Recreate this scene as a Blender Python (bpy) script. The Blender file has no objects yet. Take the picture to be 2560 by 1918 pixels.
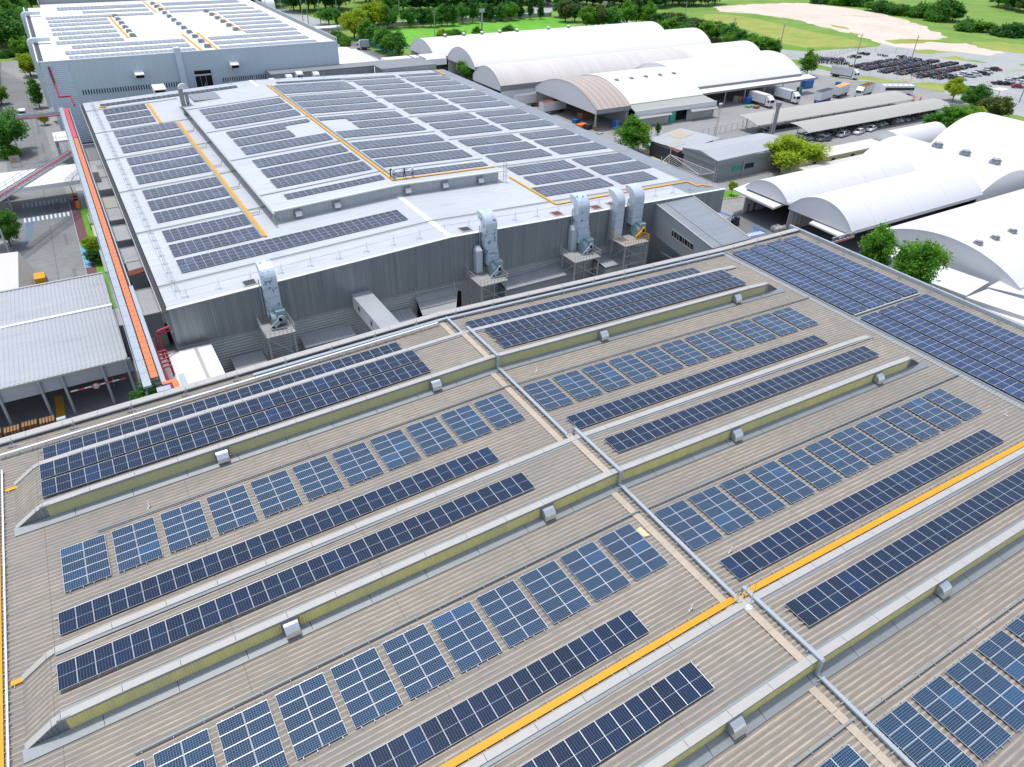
import bpy, math, random
from mathutils import Vector, Matrix
random.seed(7)
PI = math.pi
scn = bpy.context.scene
COL = scn.collection
rad = math.radians

# ---------------------------------------------------------------- camera
F_PX, YAW, PITCH, ROLL = 1782.7954, -0.553965758, 0.605124241, -0.02662019897
CX, CY, CZ = 1280.0, 959.0, 57.1
_cy, _sy = math.cos(YAW), math.sin(YAW)
FWD = Vector((-_sy*math.cos(PITCH), _cy*math.cos(PITCH), -math.sin(PITCH)))
_r = Vector((_cy, _sy, 0)); _d = FWD.cross(_r)
RGT = math.cos(ROLL)*_r + math.sin(ROLL)*_d
DWN = -math.sin(ROLL)*_r + math.cos(ROLL)*_d
cd = bpy.data.cameras.new("camera"); cam = bpy.data.objects.new("camera", cd); COL.objects.link(cam)
M3 = Matrix((RGT, -DWN, -FWD)).transposed()
cam.matrix_world = Matrix.Translation((0, 0, CZ)) @ M3.to_4x4()
cd.sensor_fit = 'HORIZONTAL'; cd.sensor_width = 36.0; cd.lens = 36.0*F_PX/2560.0
cd.clip_start = 1.0; cd.clip_end = 6000.0
scn.camera = cam

def at(px, py, z=0.0):
    """survey helper: where a sight line of the surveyed photograph meets height z"""
    v = RGT*((px-CX)/F_PX) + DWN*((py-CY)/F_PX) + FWD
    t = (z-CZ)/v.z
    return (v.x*t, v.y*t)
def tl(c, r, x, y): return (c*640+x/3.4516, (0, 480, 960, 1438)[r]+y/3.4516)
def zm(ox, oy, x, y, s=6.903): return (ox+x/s, oy+y/s)
def ga(p, z=0.0): return at(p[0], p[1], z)

# ---------------------------------------------------------------- world / light
w = bpy.data.worlds.new("World"); scn.world = w; w.use_nodes = True
nt = w.node_tree; nt.nodes.clear()
sky = nt.nodes.new('ShaderNodeTexSky'); sky.sky_type = 'NISHITA'; sky.sun_disc = False
SUN_EL, SUN_AZ = rad(77), rad(-15)       # azimuth measured from +Y towards +X
sky.sun_elevation = SUN_EL; sky.sun_rotation = SUN_AZ
sky.air_density = 1.0; sky.dust_density = 1.2; sky.ozone_density = 1.0
bg = nt.nodes.new('ShaderNodeBackground'); bg.inputs[1].default_value = 0.15
ou = nt.nodes.new('ShaderNodeOutputWorld')
hs = nt.nodes.new('ShaderNodeHueSaturation'); hs.inputs['Saturation'].default_value = 0.62; nt.links.new(sky.outputs[0], hs.inputs['Color']); nt.links.new(hs.outputs[0], bg.inputs[0]); nt.links.new(bg.outputs[0], ou.inputs[0])
sl = bpy.data.lights.new("sun", 'SUN'); sl.energy = 1.75; sl.angle = rad(4.0); sl.color = (1.0, 0.965, 0.91)
so = bpy.data.objects.new("sun", sl); COL.objects.link(so)
sd = Vector((math.sin(SUN_AZ)*math.cos(SUN_EL), math.cos(SUN_AZ)*math.cos(SUN_EL), math.sin(SUN_EL)))
so.rotation_euler = sd.to_track_quat('Z', 'Y').to_euler(); so.location = (0, 0, 150)
scn.view_settings.view_transform = 'Standard'; scn.view_settings.look = 'None'
scn.view_settings.exposure = 0.62; scn.view_settings.gamma = 1.0
scn.render.engine = 'CYCLES'
scn.cycles.max_bounces = 5; scn.cycles.diffuse_bounces = 2; scn.cycles.glossy_bounces = 2
scn.cycles.caustics_reflective = False; scn.cycles.caustics_refractive = False

# ---------------------------------------------------------------- materials
class NB:
    def __init__(s, name):
        s.m = bpy.data.materials.new(name); s.m.use_nodes = True
        s.t = s.m.node_tree; s.n = s.t.nodes; s.l = s.t.links
        s.b = s.n['Principled BSDF']
    def new(s, t, **k):
        n = s.n.new(t)
        for a, v in k.items(): setattr(n, a, v)
        return n
    def pos(s, kind='Object'): return s.new('ShaderNodeTexCoord').outputs[kind]
    def geo(s): return s.new('ShaderNodeNewGeometry').outputs['Position']
    def mapping(s, v, scale=(1, 1, 1), rot=(0, 0, 0), loc=(0, 0, 0)):
        n = s.new('ShaderNodeMapping'); s.l.new(v, n.inputs[0])
        n.inputs['Scale'].default_value = scale; n.inputs['Rotation'].default_value = rot; n.inputs['Location'].default_value = loc
        return n.outputs[0]
    def noise(s, v, scale, detail=3.0, rough=0.55):
        n = s.new('ShaderNodeTexNoise'); s.l.new(v, n.inputs['Vector'])
        n.inputs['Scale'].default_value = scale; n.inputs['Detail'].default_value = detail; n.inputs['Roughness'].default_value = rough
        return n.outputs[0]
    def ramp(s, f, stops):
        n = s.new('ShaderNodeValToRGB'); s.l.new(f, n.inputs[0]); e = n.color_ramp.elements
        while len(e) < len(stops): e.new(0.5)
        for i, (p, c) in enumerate(stops):
            e[i].position = p; e[i].color = (c, c, c, 1) if isinstance(c, (int, float)) else (*c, 1)
        return n.outputs[0]
    def mix(s, f, a, b, mode='MIX'):
        n = s.new('ShaderNodeMix', data_type='RGBA', blend_type=mode)
        for i, v in ((0, f), (6, a), (7, b)):
            if isinstance(v, (int, float)): n.inputs[i].default_value = v
            elif isinstance(v, (tuple, list)): n.inputs[i].default_value = (*v, 1)
            else: s.l.new(v, n.inputs[i])
        return n.outputs[2]
    def math(s, op, a, b=None):
        n = s.new('ShaderNodeMath', operation=op)
        for i, v in ((0, a), (1, b)):
            if v is None: continue
            if isinstance(v, (int, float)): n.inputs[i].default_value = v
            else: s.l.new(v, n.inputs[i])
        return n.outputs[0]
    def sep(s, v):
        n = s.new('ShaderNodeSeparateXYZ'); s.l.new(v, n.inputs[0]); return n.outputs
    def fin(s, col, rough=0.6, metal=0.0, bump=None, bs=0.2, spec=None):
        for k, v in (('Base Color', col), ('Roughness', rough), ('Metallic', metal)):
            if isinstance(v, (int, float)): s.b.inputs[k].default_value = v
            elif isinstance(v, (tuple, list)): s.b.inputs[k].default_value = (*v, 1)
            else: s.l.new(v, s.b.inputs[k])
        if spec is not None: s.b.inputs['Specular IOR Level'].default_value = spec
        if bump is not None:
            n = s.new('ShaderNodeBump'); n.inputs['Strength'].default_value = bs; n.inputs['Distance'].default_value = 0.05
            s.l.new(bump, n.inputs['Height']); s.l.new(n.outputs[0], s.b.inputs['Normal'])
        return s.m
def flat(name, c, rough=0.6, metal=0.0, var=0.15, scale=0.8):
    b = NB(name); p = b.geo()
    f = b.noise(p, scale, 4); f2 = b.noise(p, scale*7, 3)
    d = b.mix(b.math('MULTIPLY', b.math('ADD', f, f2), 0.5), tuple(max(0, x*(1-var*1.6)) for x in c), tuple(min(1, x*(1+var)) for x in c))
    return b.fin(d, rough, metal)

def near_roof_mat():
    b = NB("weathered_tan_roof_rib_shade"); p = b.geo()
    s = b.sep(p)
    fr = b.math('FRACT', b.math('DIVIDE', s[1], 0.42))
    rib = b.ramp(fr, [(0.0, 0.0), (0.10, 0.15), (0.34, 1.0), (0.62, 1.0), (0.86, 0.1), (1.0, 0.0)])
    st = b.noise(b.mapping(p, (0.05, 1.6, 0.05)), 1.2, 4)
    big = b.noise(p, 0.07, 3); sm = b.noise(b.mapping(p, (0.35, 2.2, 1)), 2.2, 4)
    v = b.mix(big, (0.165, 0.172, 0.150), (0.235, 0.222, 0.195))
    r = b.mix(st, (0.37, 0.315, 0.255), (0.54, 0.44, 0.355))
    c = b.mix(rib, v, r)  # valleys dirty and painted darker for rib shade, tops painted paler as if lit
    c = b.mix(b.ramp(sm, [(0.40, 0.0), (0.70, 0.55)]), c, (0.19, 0.185, 0.165))
    rust = b.noise(b.mapping(p, (0.22, 2.0, 1)), 0.9, 5, 0.7)
    c = b.mix(b.ramp(rust, [(0.60, 0.0), (0.76, 0.6)]), c, (0.36, 0.22, 0.13))
    wx = b.noise(b.mapping(p, (0.045, 0.11, 1)), 1.0, 5, 0.65)
    c = b.mix(b.ramp(wx, [(0.42, 0.0), (0.62, 0.42)]), c, (0.20, 0.20, 0.185))
    lap = b.math('LESS_THAN', b.math('FRACT', b.math('DIVIDE', s[0], 11.3)), 0.006)
    c = b.mix(b.math('MULTIPLY', lap, 0.5), c, (0.12, 0.12, 0.11))
    return b.fin(c, 0.62, 0.0, spec=0.35)
def white_roof_mat(name, a, c2, gray=None):
    b = NB(name); p = b.geo(); s = b.sep(p)
    fr = b.math('FRACT', b.math('DIVIDE', s[1], 0.62))
    seam = b.ramp(fr, [(0.0, 0.0), (0.06, 0.8), (0.12, 0.8), (0.2, 0.0), (1.0, 0.0)])
    st = b.noise(b.mapping(p, (0.12, 2.6, 1)), 1.0, 5, 0.65); big = b.noise(p, 0.05, 4)
    c = b.mix(b.ramp(st, [(0.3, 0.0), (0.75, 1.0)]), a, c2)
    c = b.mix(b.ramp(big, [(0.35, 0.0), (0.75, 0.35)]), c, tuple(x*0.82 for x in a))
    gr = b.noise(b.mapping(p, (0.5, 0.9, 1)), 0.35, 6, 0.7); c = b.mix(b.ramp(gr, [(0.55, 0.0), (0.75, 0.45)]), c, tuple(x*0.68 for x in a))
    c = b.mix(b.math('MULTIPLY', seam, 0.22), c, tuple(x*0.55 for x in a))
    return b.fin(c, 0.5, 0.0, bump=seam, bs=0.15, spec=0.4)
def ribbed_wall(name, ca, cb, axis=0, period=0.33, rough=0.38, metal=0.0, streak=0.6, dark=0.75):
    b = NB(name); p = b.geo(); s = b.sep(p)
    fr = b.math('FRACT', b.math('DIVIDE', s[axis], period))
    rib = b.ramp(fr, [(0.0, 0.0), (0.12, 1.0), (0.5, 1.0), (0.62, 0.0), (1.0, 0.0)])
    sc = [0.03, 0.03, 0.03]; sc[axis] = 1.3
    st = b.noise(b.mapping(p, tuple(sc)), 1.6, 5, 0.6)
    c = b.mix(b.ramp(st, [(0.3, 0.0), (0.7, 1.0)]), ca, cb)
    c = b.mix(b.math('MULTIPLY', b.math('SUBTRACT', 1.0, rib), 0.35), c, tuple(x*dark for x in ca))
    return b.fin(c, rough, metal, bump=rib, bs=0.25)
def yellow_mat():
    b = NB("yellow_translucent_sheet"); p = b.geo(); s = b.sep(p)
    fr = b.math('FRACT', b.math('DIVIDE', s[0], 0.2))
    rib = b.ramp(fr, [(0.0, 0.0), (0.3, 1.0), (0.6, 1.0), (1.0, 0.0)])
    st = b.noise(b.mapping(p, (1.1, 0.05, 0.25)), 1.3, 5, 0.65)
    pan = b.noise(b.mapping(p, (0.16, 0.01, 0.01)), 1.0, 2)
    c = b.mix(b.ramp(st, [(0.3, 0.0), (0.72, 1.0)]), (0.66, 0.60, 0.24), (0.93, 0.82, 0.28))
    c = b.mix(b.ramp(pan, [(0.4, 0.0), (0.65, 0.5)]), c, (0.58, 0.57, 0.34))
    yf = b.ramp(b.math('DIVIDE', s[1], 60.0), [(0.2, 0.0), (0.7, 0.05), (0.93, 0.7)])   # the farthest row of sheets is older, grown green-grey
    c = b.mix(yf, c, (0.42, 0.43, 0.26))
    c = b.mix(b.math('MULTIPLY', rib, 0.22), c, (0.22, 0.22, 0.10))
    return b.fin(c, 0.5, 0.0)
def solar_mat(name, ca, cb, nx, ny, w, h, line, lw, mid=False, rough=0.13, linew=0.02, midline=0.028):
    """cells drawn as the thin conductor lines printed on the glass"""
    b = NB(name); p = b.pos('Object'); s = b.sep(p)
    rnd = b.new('ShaderNodeObjectInfo').outputs['Random']
    def grid(o, n, L, lw_):
        fr = b.math('FRACT', b.math('DIVIDE', o, L/n))
        d = b.math('ABSOLUTE', b.math('SUBTRACT', fr, 0.5))
        return b.math('GREATER_THAN', d, 0.5-lw_/(L/n)/2)
    g = b.math('MAXIMUM', grid(s[0], nx, w, linew), grid(s[1], ny, h, linew*0.55 if mid else linew))
    c = b.mix(rnd, ca, cb)
    hot = b.math('GREATER_THAN', b.math('FRACT', b.math('MULTIPLY', rnd, 17.3)), 0.94)
    c = b.mix(b.math('MULTIPLY', hot, 0.8), c, tuple(min(1, x*1.7) for x in cb))
    nz = b.noise(b.pos('Object'), 2.0, 2)
    c = b.mix(b.math('MULTIPLY', nz, 0.25), c, tuple(x*0.6 for x in ca))
    c = b.mix(b.math('MULTIPLY', g, lw), c, line)
    if mid:
        d = b.math('LESS_THAN', b.math('ABSOLUTE', b.math('SUBTRACT', s[1], h/2)), midline)
        c = b.mix(d, c, (0.45, 0.47, 0.52))
    dirt = b.noise(b.geo(), 0.35, 3)
    r = b.ramp(dirt, [(0.3, rough), (0.7, rough+0.09)])
    return b.fin(c, r, 0.0, spec=0.28)

M = {}
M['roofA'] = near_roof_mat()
M['roofB'] = white_roof_mat("white_coated_roof", (0.46, 0.485, 0.515), (0.60, 0.62, 0.645))
M['roofBgray'] = white_roof_mat("bare_grey_roof_sheet", (0.22, 0.25, 0.285), (0.30, 0.33, 0.365))
M['roofC'] = white_roof_mat("bright_white_roof", (0.78, 0.78, 0.78), (0.86, 0.85, 0.85))
M['cladB'] = ribbed_wall("dark_metal_cladding", (0.21, 0.245, 0.275), (0.34, 0.355, 0.365), 0, 0.33, 0.33, 0.45)
M['cladBx'] = ribbed_wall("dark_metal_cladding_end", (0.26, 0.28, 0.30), (0.36, 0.38, 0.40), 1, 0.33, 0.4, 0.1)
M['cladC'] = ribbed_wall("blue_grey_cladding", (0.47, 0.56, 0.63), (0.52, 0.61, 0.68), 0, 0.5, 0.5, 0.0, dark=0.95)
M['louvre'] = flat("horizontal_grey_cladding", (0.50, 0.51, 0.49), 0.5, 0.1, 0.25, 0.3)
M['louvreC'] = flat("pale_blue_louvre", (0.58, 0.66, 0.74), 0.5, 0.0, 0.08, 0.3)
M['yellow_sheet'] = yellow_mat()
M['coping'] = flat("pale_metal_coping", (0.45, 0.435, 0.415), 0.55, 0.0, 0.14, 0.7)
M['flash'] = flat("blue_grey_flashing", (0.26, 0.285, 0.30), 0.5, 0.1, 0.18, 0.8)
M['galv'] = flat("galvanised_steel", (0.44, 0.50, 0.55), 0.42, 0.35, 0.12, 1.2)
M['steel'] = flat("bright_steel", (0.68, 0.70, 0.72), 0.28, 0.85, 0.06, 2)
M['dark'] = flat("dark_steel", (0.05, 0.055, 0.06), 0.6, 0.2, 0.2)
M['black'] = flat("black_opening", (0.006, 0.006, 0.007), 0.95, 0.0, 0.1)
M['rail'] = flat("grey_rail_paint", (0.42, 0.45, 0.48), 0.5, 0.2, 0.1)
M['white'] = flat("white_paint", (0.78, 0.78, 0.78), 0.45, 0.0, 0.05)
M['vault'] = flat("white_vault_sheet", (0.76, 0.745, 0.73), 0.55, 0.0, 0.08, 0.15)
M['vault2'] = flat("cool_white_vault_sheet", (0.70, 0.70, 0.71), 0.5, 0.0, 0.06, 0.12)
M['vaultpink'] = flat("faded_cream_vault_sheet", (0.60, 0.56, 0.53), 0.6, 0.0, 0.08, 0.12)
M['gable'] = flat("grey_white_gable_fabric", (0.74, 0.74, 0.75), 0.6, 0.0, 0.06, 0.3)
M['orange'] = flat("orange_red_walkway", (0.85, 0.20, 0.07), 0.6, 0.0, 0.12, 1.5)
M['red'] = flat("pinkish_red_walkway", (0.75, 0.06, 0.09), 0.55, 0.0, 0.12, 1.5)
M['redpipe'] = flat("dark_red_pipe_paint", (0.38, 0.02, 0.05), 0.5, 0.0, 0.15, 1.5)
def grate():
    b = NB("yellow_walkway_grating"); p = b.geo(); 
    f = b.noise(p, 0.9, 4); f2 = b.noise(p, 9.0, 3)
    c = b.mix(f, (0.66, 0.31, 0.006), (0.74, 0.37, 0.01)); c = b.mix(b.ramp(f2, [(0.55, 0.0), (0.7, 0.35)]), c, (0.55, 0.30, 0.02))
    return b.fin(c, 0.6)
M['yellow'] = grate()
M['glass'] = flat("dark_window_glass", (0.02, 0.03, 0.04), 0.12, 0.0, 0.1)
M['concrete'] = flat("concrete", (0.36, 0.36, 0.35), 0.8, 0.0, 0.15, 0.5)
M['tan'] = flat("rusty_tan_strip", (0.50, 0.42, 0.33), 0.65, 0.0, 0.22, 0.7)
M['rust'] = flat("rust_red_opening", (0.20, 0.055, 0.03), 0.8, 0.0, 0.4, 2)
M['teal'] = flat("green_grey_fan_paint", (0.30, 0.42, 0.42), 0.5, 0.1, 0.15, 2)
def peel():
    b = NB("peeling_foil_duct"); p = b.geo()
    f = b.noise(p, 1.5, 5, 0.6); g = b.noise(p, 0.35, 3)
    c = b.mix(g, (0.50, 0.60, 0.70), (0.62, 0.70, 0.77))
    c = b.mix(b.ramp(f, [(0.58, 0.0), (0.61, 1.0)]), c, (0.16, 0.24, 0.33))
    return b.fin(c, 0.4, 0.2)
M['peel'] = peel()
M['duct'] = flat("pale_blue_duct_foil", (0.60, 0.67, 0.74), 0.4, 0.25, 0.08, 1)
M['ribtile'] = white_roof_mat("grey_white_shed_sheet", (0.38, 0.40, 0.43), (0.48, 0.495, 0.52))
M['lowroof'] = flat("grey_low_roof", (0.40, 0.42, 0.44), 0.6, 0.05, 0.25, 0.4)
M['darkroof'] = flat("mid_grey_flat_roof", (0.23, 0.24, 0.25), 0.6, 0.0, 0.12, 0.4)
M['beigeroof'] = flat("beige_shelter_sheet", (0.42, 0.41, 0.37), 0.6, 0.0, 0.06, 0.3)
M['cream'] = flat("cream_paint", (0.60, 0.57, 0.33), 0.6, 0.0, 0.08)
M['green'] = flat("green_paint", (0.04, 0.38, 0.24), 0.6, 0.0, 0.1)
M['blue'] = flat("bright_blue_paint", (0.03, 0.16, 0.50), 0.55, 0.0, 0.1)
M['orangep'] = flat("traffic_orange", (0.85, 0.20, 0.04), 0.6, 0.0, 0.08)
M['pinkred'] = flat("pink_red_barrier", (0.75, 0.10, 0.14), 0.5, 0.0, 0.15, 2)
M['wood'] = flat("brown_crate_wood", (0.34, 0.18, 0.08), 0.7, 0.0, 0.25, 2)
M['tyre'] = flat("tyre_rubber", (0.025, 0.025, 0.028), 0.8, 0.0, 0.1)
M['bark'] = flat("tree_bark", (0.16, 0.13, 0.10), 0.9, 0.0, 0.3, 2)
M['pv'] = solar_mat("mono_solar_glass", (0.003, 0.009, 0.027), (0.004, 0.016, 0.050), 6, 24, 1.10, 2.22, (0.11, 0.16, 0.25), 0.9, True, 0.07, 0.016, 0.012)
M['pvb'] = solar_mat("mono_solar_glass_sky_sheen", (0.036, 0.044, 0.066), (0.045, 0.058, 0.10), 6, 24, 1.10, 2.22, (0.12, 0.14, 0.20), 0.7, True, 0.20, 0.016, 0.02)  # base colour raised to paint in the reflection of hazy sky
M['pvc'] = flat('solar_glass_sky_sheen', (.12, .145, .21), .25, 0, .1, .5)  # paler base stands in for bright low sky mirrored at a grazing angle
M['poly'] = solar_mat("poly_solar_glass", (0.006, 0.027, 0.066), (0.008, 0.040, 0.095), 10, 6, 1.60, 0.93, (0.36, 0.46, 0.56), 0.6, False, 0.08, 0.015)
M['polyE'] = solar_mat("poly_solar_glass_east", (0.014, 0.038, 0.10), (0.024, 0.048, 0.12), 10, 6, 1.60, 0.93, (0.20, 0.28, 0.42), 0.5, False, 0.10, 0.010)
M['pvframe'] = flat("aluminium_frame", (0.62, 0.64, 0.68), 0.4, 0.3, 0.04)

# ---------------------------------------------------------------- mesh building
class MB:
    def __init__(s): s.v = []; s.f = []; s.mi = []
    def add(s, vs, fs, mi=0):
        o = len(s.v); s.v += [tuple(v) for v in vs]
        for f in fs: s.f.append(tuple(i+o for i in f)); s.mi.append(mi)
    def hexa(s, b, t, mi=0):
        s.add(list(b)+list(t), [(3, 2, 1, 0), (4, 5, 6, 7), (0, 1, 5, 4), (1, 2, 6, 5), (2, 3, 7, 6), (3, 0, 4, 7)], mi)
    def box(s, x0, x1, y0, y1, z0, z1, mi=0):
        s.hexa([(x0, y0, z0), (x1, y0, z0), (x1, y1, z0), (x0, y1, z0)], [(x0, y0, z1), (x1, y0, z1), (x1, y1, z1), (x0, y1, z1)], mi)
    def sbox(s, x0, x1, y0, y1, zf, d0, d1, mi=0):
        """box whose bottom and top follow zf(x)"""
        a, c = zf(x0), zf(x1)
        s.hexa([(x0, y0, a+d0), (x1, y0, c+d0), (x1, y1, c+d0), (x0, y1, a+d0)], [(x0, y0, a+d1), (x1, y0, c+d1), (x1, y1, c+d1), (x0, y1, a+d1)], mi)
    def quad(s, a, b, c, d, mi=0): s.add([a, b, c, d], [(0, 1, 2, 3)], mi)
    def bar(s, a, b, w, h=None, mi=0):
        a = Vector(a); b = Vector(b); h = h or w; d = (b-a)
        if d.length < 1e-6: return
        d.normalize(); up = Vector((0, 0, 1)) if abs(d.z) < 0.95 else Vector((0, 1, 0))
        r = d.cross(up).normalized()*w/2; u = r.cross(d).normalized()*h/2
        s.hexa([a-r-u, a+r-u, b+r-u, b-r-u], [a-r+u, a+r+u, b+r+u, b-r+u], mi)
    def cyl(s, a, b, r0, r1=None, n=10, mi=0, caps=True):
        a = Vector(a); b = Vector(b); r1 = r0 if r1 is None else r1; d = (b-a).normalized()
        up = Vector((0, 0, 1)) if abs(d.z) < 0.95 else Vector((0, 1, 0))
        e = d.cross(up).normalized(); g = d.cross(e).normalized()
        vs = []
        for c, r in ((a, r0), (b, r1)):
            for i in range(n):
                t = 2*PI*i/n; vs.append(c+e*math.cos(t)*r+g*math.sin(t)*r)
        fs = [(i, (i+1) % n, n+(i+1) % n, n+i) for i in range(n)]
        if caps: fs += [tuple(range(n))[::-1], tuple(range(n, 2*n))]
        s.add(vs, fs, mi)
    def tube(s, pts, r, n=8, mi=0):
        for i in range(len(pts)-1): s.cyl(pts[i], pts[i+1], r, r, n, mi)
    def extr(s, prof, axis, a, b, mi=0, capmi=None):
        """closed profile (u,v) extruded along axis between a and b; axis 0: (u,v)=(y,z), 1: (x,z)"""
        n = len(prof)
        f = (lambda u, v, t: (t, u, v)) if axis == 0 else (lambda u, v, t: (u, t, v))
        vs = [f(u, v, a) for u, v in prof]+[f(u, v, b) for u, v in prof]
        s.add(vs, [(i, (i+1) % n, n+(i+1) % n, n+i) for i in range(n)], mi)
        s.add(vs, [tuple(range(n))[::-1], tuple(range(n, 2*n))], mi if capmi is None else capmi)
    def build(s, name, mats, parent=None, loc=(0, 0, 0), smooth=False, fix=True):
        me = bpy.data.meshes.new(name); me.from_pydata([Vector(v)-Vector(loc) for v in s.v] if parent is None else s.v, [], s.f)
        if not isinstance(mats, (list, tuple)): mats = [mats]
        for m in mats: me.materials.append(M[m] if isinstance(m, str) else m)
        if max(s.mi, default=0): me.polygons.foreach_set('material_index', s.mi)
        if fix:
            import bmesh
            bm = bmesh.new(); bm.from_mesh(me); bmesh.ops.recalc_face_normals(bm, faces=bm.faces); bm.to_mesh(me); bm.free()
        if smooth: me.polygons.foreach_set('use_smooth', [True]*len(me.polygons))
        me.update()
        o = bpy.data.objects.new(name, me); COL.objects.link(o)
        if parent is not None: o.parent = parent
        else: o.location = loc
        return o
def tag(o, label=None, cat=None, group=None, kind=None):
    if label: o['label'] = label
    if cat: o['category'] = cat
    if group: o['group'] = group
    if kind: o['kind'] = kind
    return o
def thing(name, label, cat, loc=(0, 0, 0), rz=0.0, group=None):
    o = bpy.data.objects.new(name, None); o.empty_display_size = 0.3; COL.objects.link(o)
    o.location = loc; o.rotation_euler = (0, 0, rz); return tag(o, label, cat, group)
def wpart(mb, name, mats, parent, **k):
    """part given in world coordinates under a thing that may be moved: keep world place"""
    o = mb.build(name, mats, parent, **k)
    root = parent; off = Vector((0, 0, 0))
    while root is not None: off += root.location; root = root.parent
    if off.length > 0: o.location = -off
    return o
def copy_tree(o, parent=None):
    c = o.copy(); COL.objects.link(c)
    if parent is not None: c.parent = parent
    for ch in list(o.children): copy_tree(ch, c)
    return c
ORD = ['first', 'second', 'third', 'fourth', 'fifth', 'sixth', 'seventh', 'eighth', 'ninth', 'tenth', 'eleventh', 'twelfth', 'thirteenth', 'fourteenth', 'fifteenth']

# ---------------------------------------------------------------- NEAR FACTORY ROOF (building A)
RX, SL = 32.93, 0.03098
def zA(x): return 13.0-SL*abs(x-RX)
AX0, AX1, AY0, AY1 = -15.3, 82.0, -8.0, 71.4
def corr(mb, xs, y0, y1, zf, period=0.42, h=0.055, mi=0):
    """corrugated sheet, ribs along x"""
    n = int(math.floor(y0/period)); prof = []
    while n*period < y1:
        b = n*period
        for f, q in ((0.0, 0), (0.22, 0), (0.36, 1), (0.62, 1), (0.78, 0)):
            y = b+f*period
            if y0 <= y <= y1: prof.append((y, q*h))
        n += 1
    k = len(prof); vs = []; fs = []
    for x in xs:
        for y, q in prof: vs.append((x, y, zf(x)+q))
    for i in range(len(xs)-1):
        for j in range(k-1):
            a = i*k+j; fs.append((a, a+k, a+k+1, a+1))
    mb.add(vs, fs, mi)

facA = thing('factory_hall', 'large foreground factory hall with a tan corrugated roof carrying raised roof monitors', 'factory building')
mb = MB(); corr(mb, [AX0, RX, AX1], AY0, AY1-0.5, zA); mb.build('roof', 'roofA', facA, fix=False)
mb = MB(); mb.box(AX0, AX1+0.1, AY1-0.02, AY1+0.28, 0, 11.3)
mb.box(AX0-0.2, AX0, AY0, AY1+0.28, 0, 11.3); mb.build('wall', 'cladBx', facA)
mb = MB()     # parapet with segmented coping on the far edge
for sgn, xa, xb in ((0, AX0, RX), (1, RX, 99.3)):
    zf = zA if not sgn else (lambda x: zA(x) if x < 82 else 11.48+0.0*x)
    n = int((xb-xa)/3.05); st = (xb-xa)/n
    for i in range(n):
        a = xa+i*st; mb.sbox(a+0.012, a+st-0.012, AY1-0.62, AY1+0.35, zf, 0.30, 0.42)
mb.build('parapet_coping', 'coping', facA)
mb = MB()
for a, b_ in ((AX0, RX), (RX, 82)): mb.sbox(a, b_, AY1-0.35, AY1+0.29, zA, -0.6, 0.30)
mb.build('parapet', 'flash', facA)
# ridge cap strip, between monitors
mb = MB()
for y0, y1, d in ((64.3, 70.6, 0.07), (57.7, 64.1, 1.60), (42.5, 56.8, 0.07), (35.9, 42.3, 1.60), (20.7, 35.0, 0.07), (14.0, 20.5, 1.60), (-8, 13.2, 0.07)):
    y = y0
    while y < y1:
        e = min(y+3.2, y1)
        for dx, k in ((0, 0), (0.32, 1)):
            mb.sbox(32.30+dx, 32.62+dx, y, e-0.02, zA, d, d+0.03)
        y = e
mb.build('ridge_cap', 'tan', facA)
mb = MB()   # box gutter along the east eave
mb.box(81.0, 81.15, AY0, 70.9, 11.42, 11.62); mb.box(81.15, 81.95, AY0, 70.9, 11.40, 11.50); mb.box(81.95, 82.1, AY0, 70.9, 11.42, 11.72)
mb.build('valley_gutter', 'galv', facA)

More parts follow.
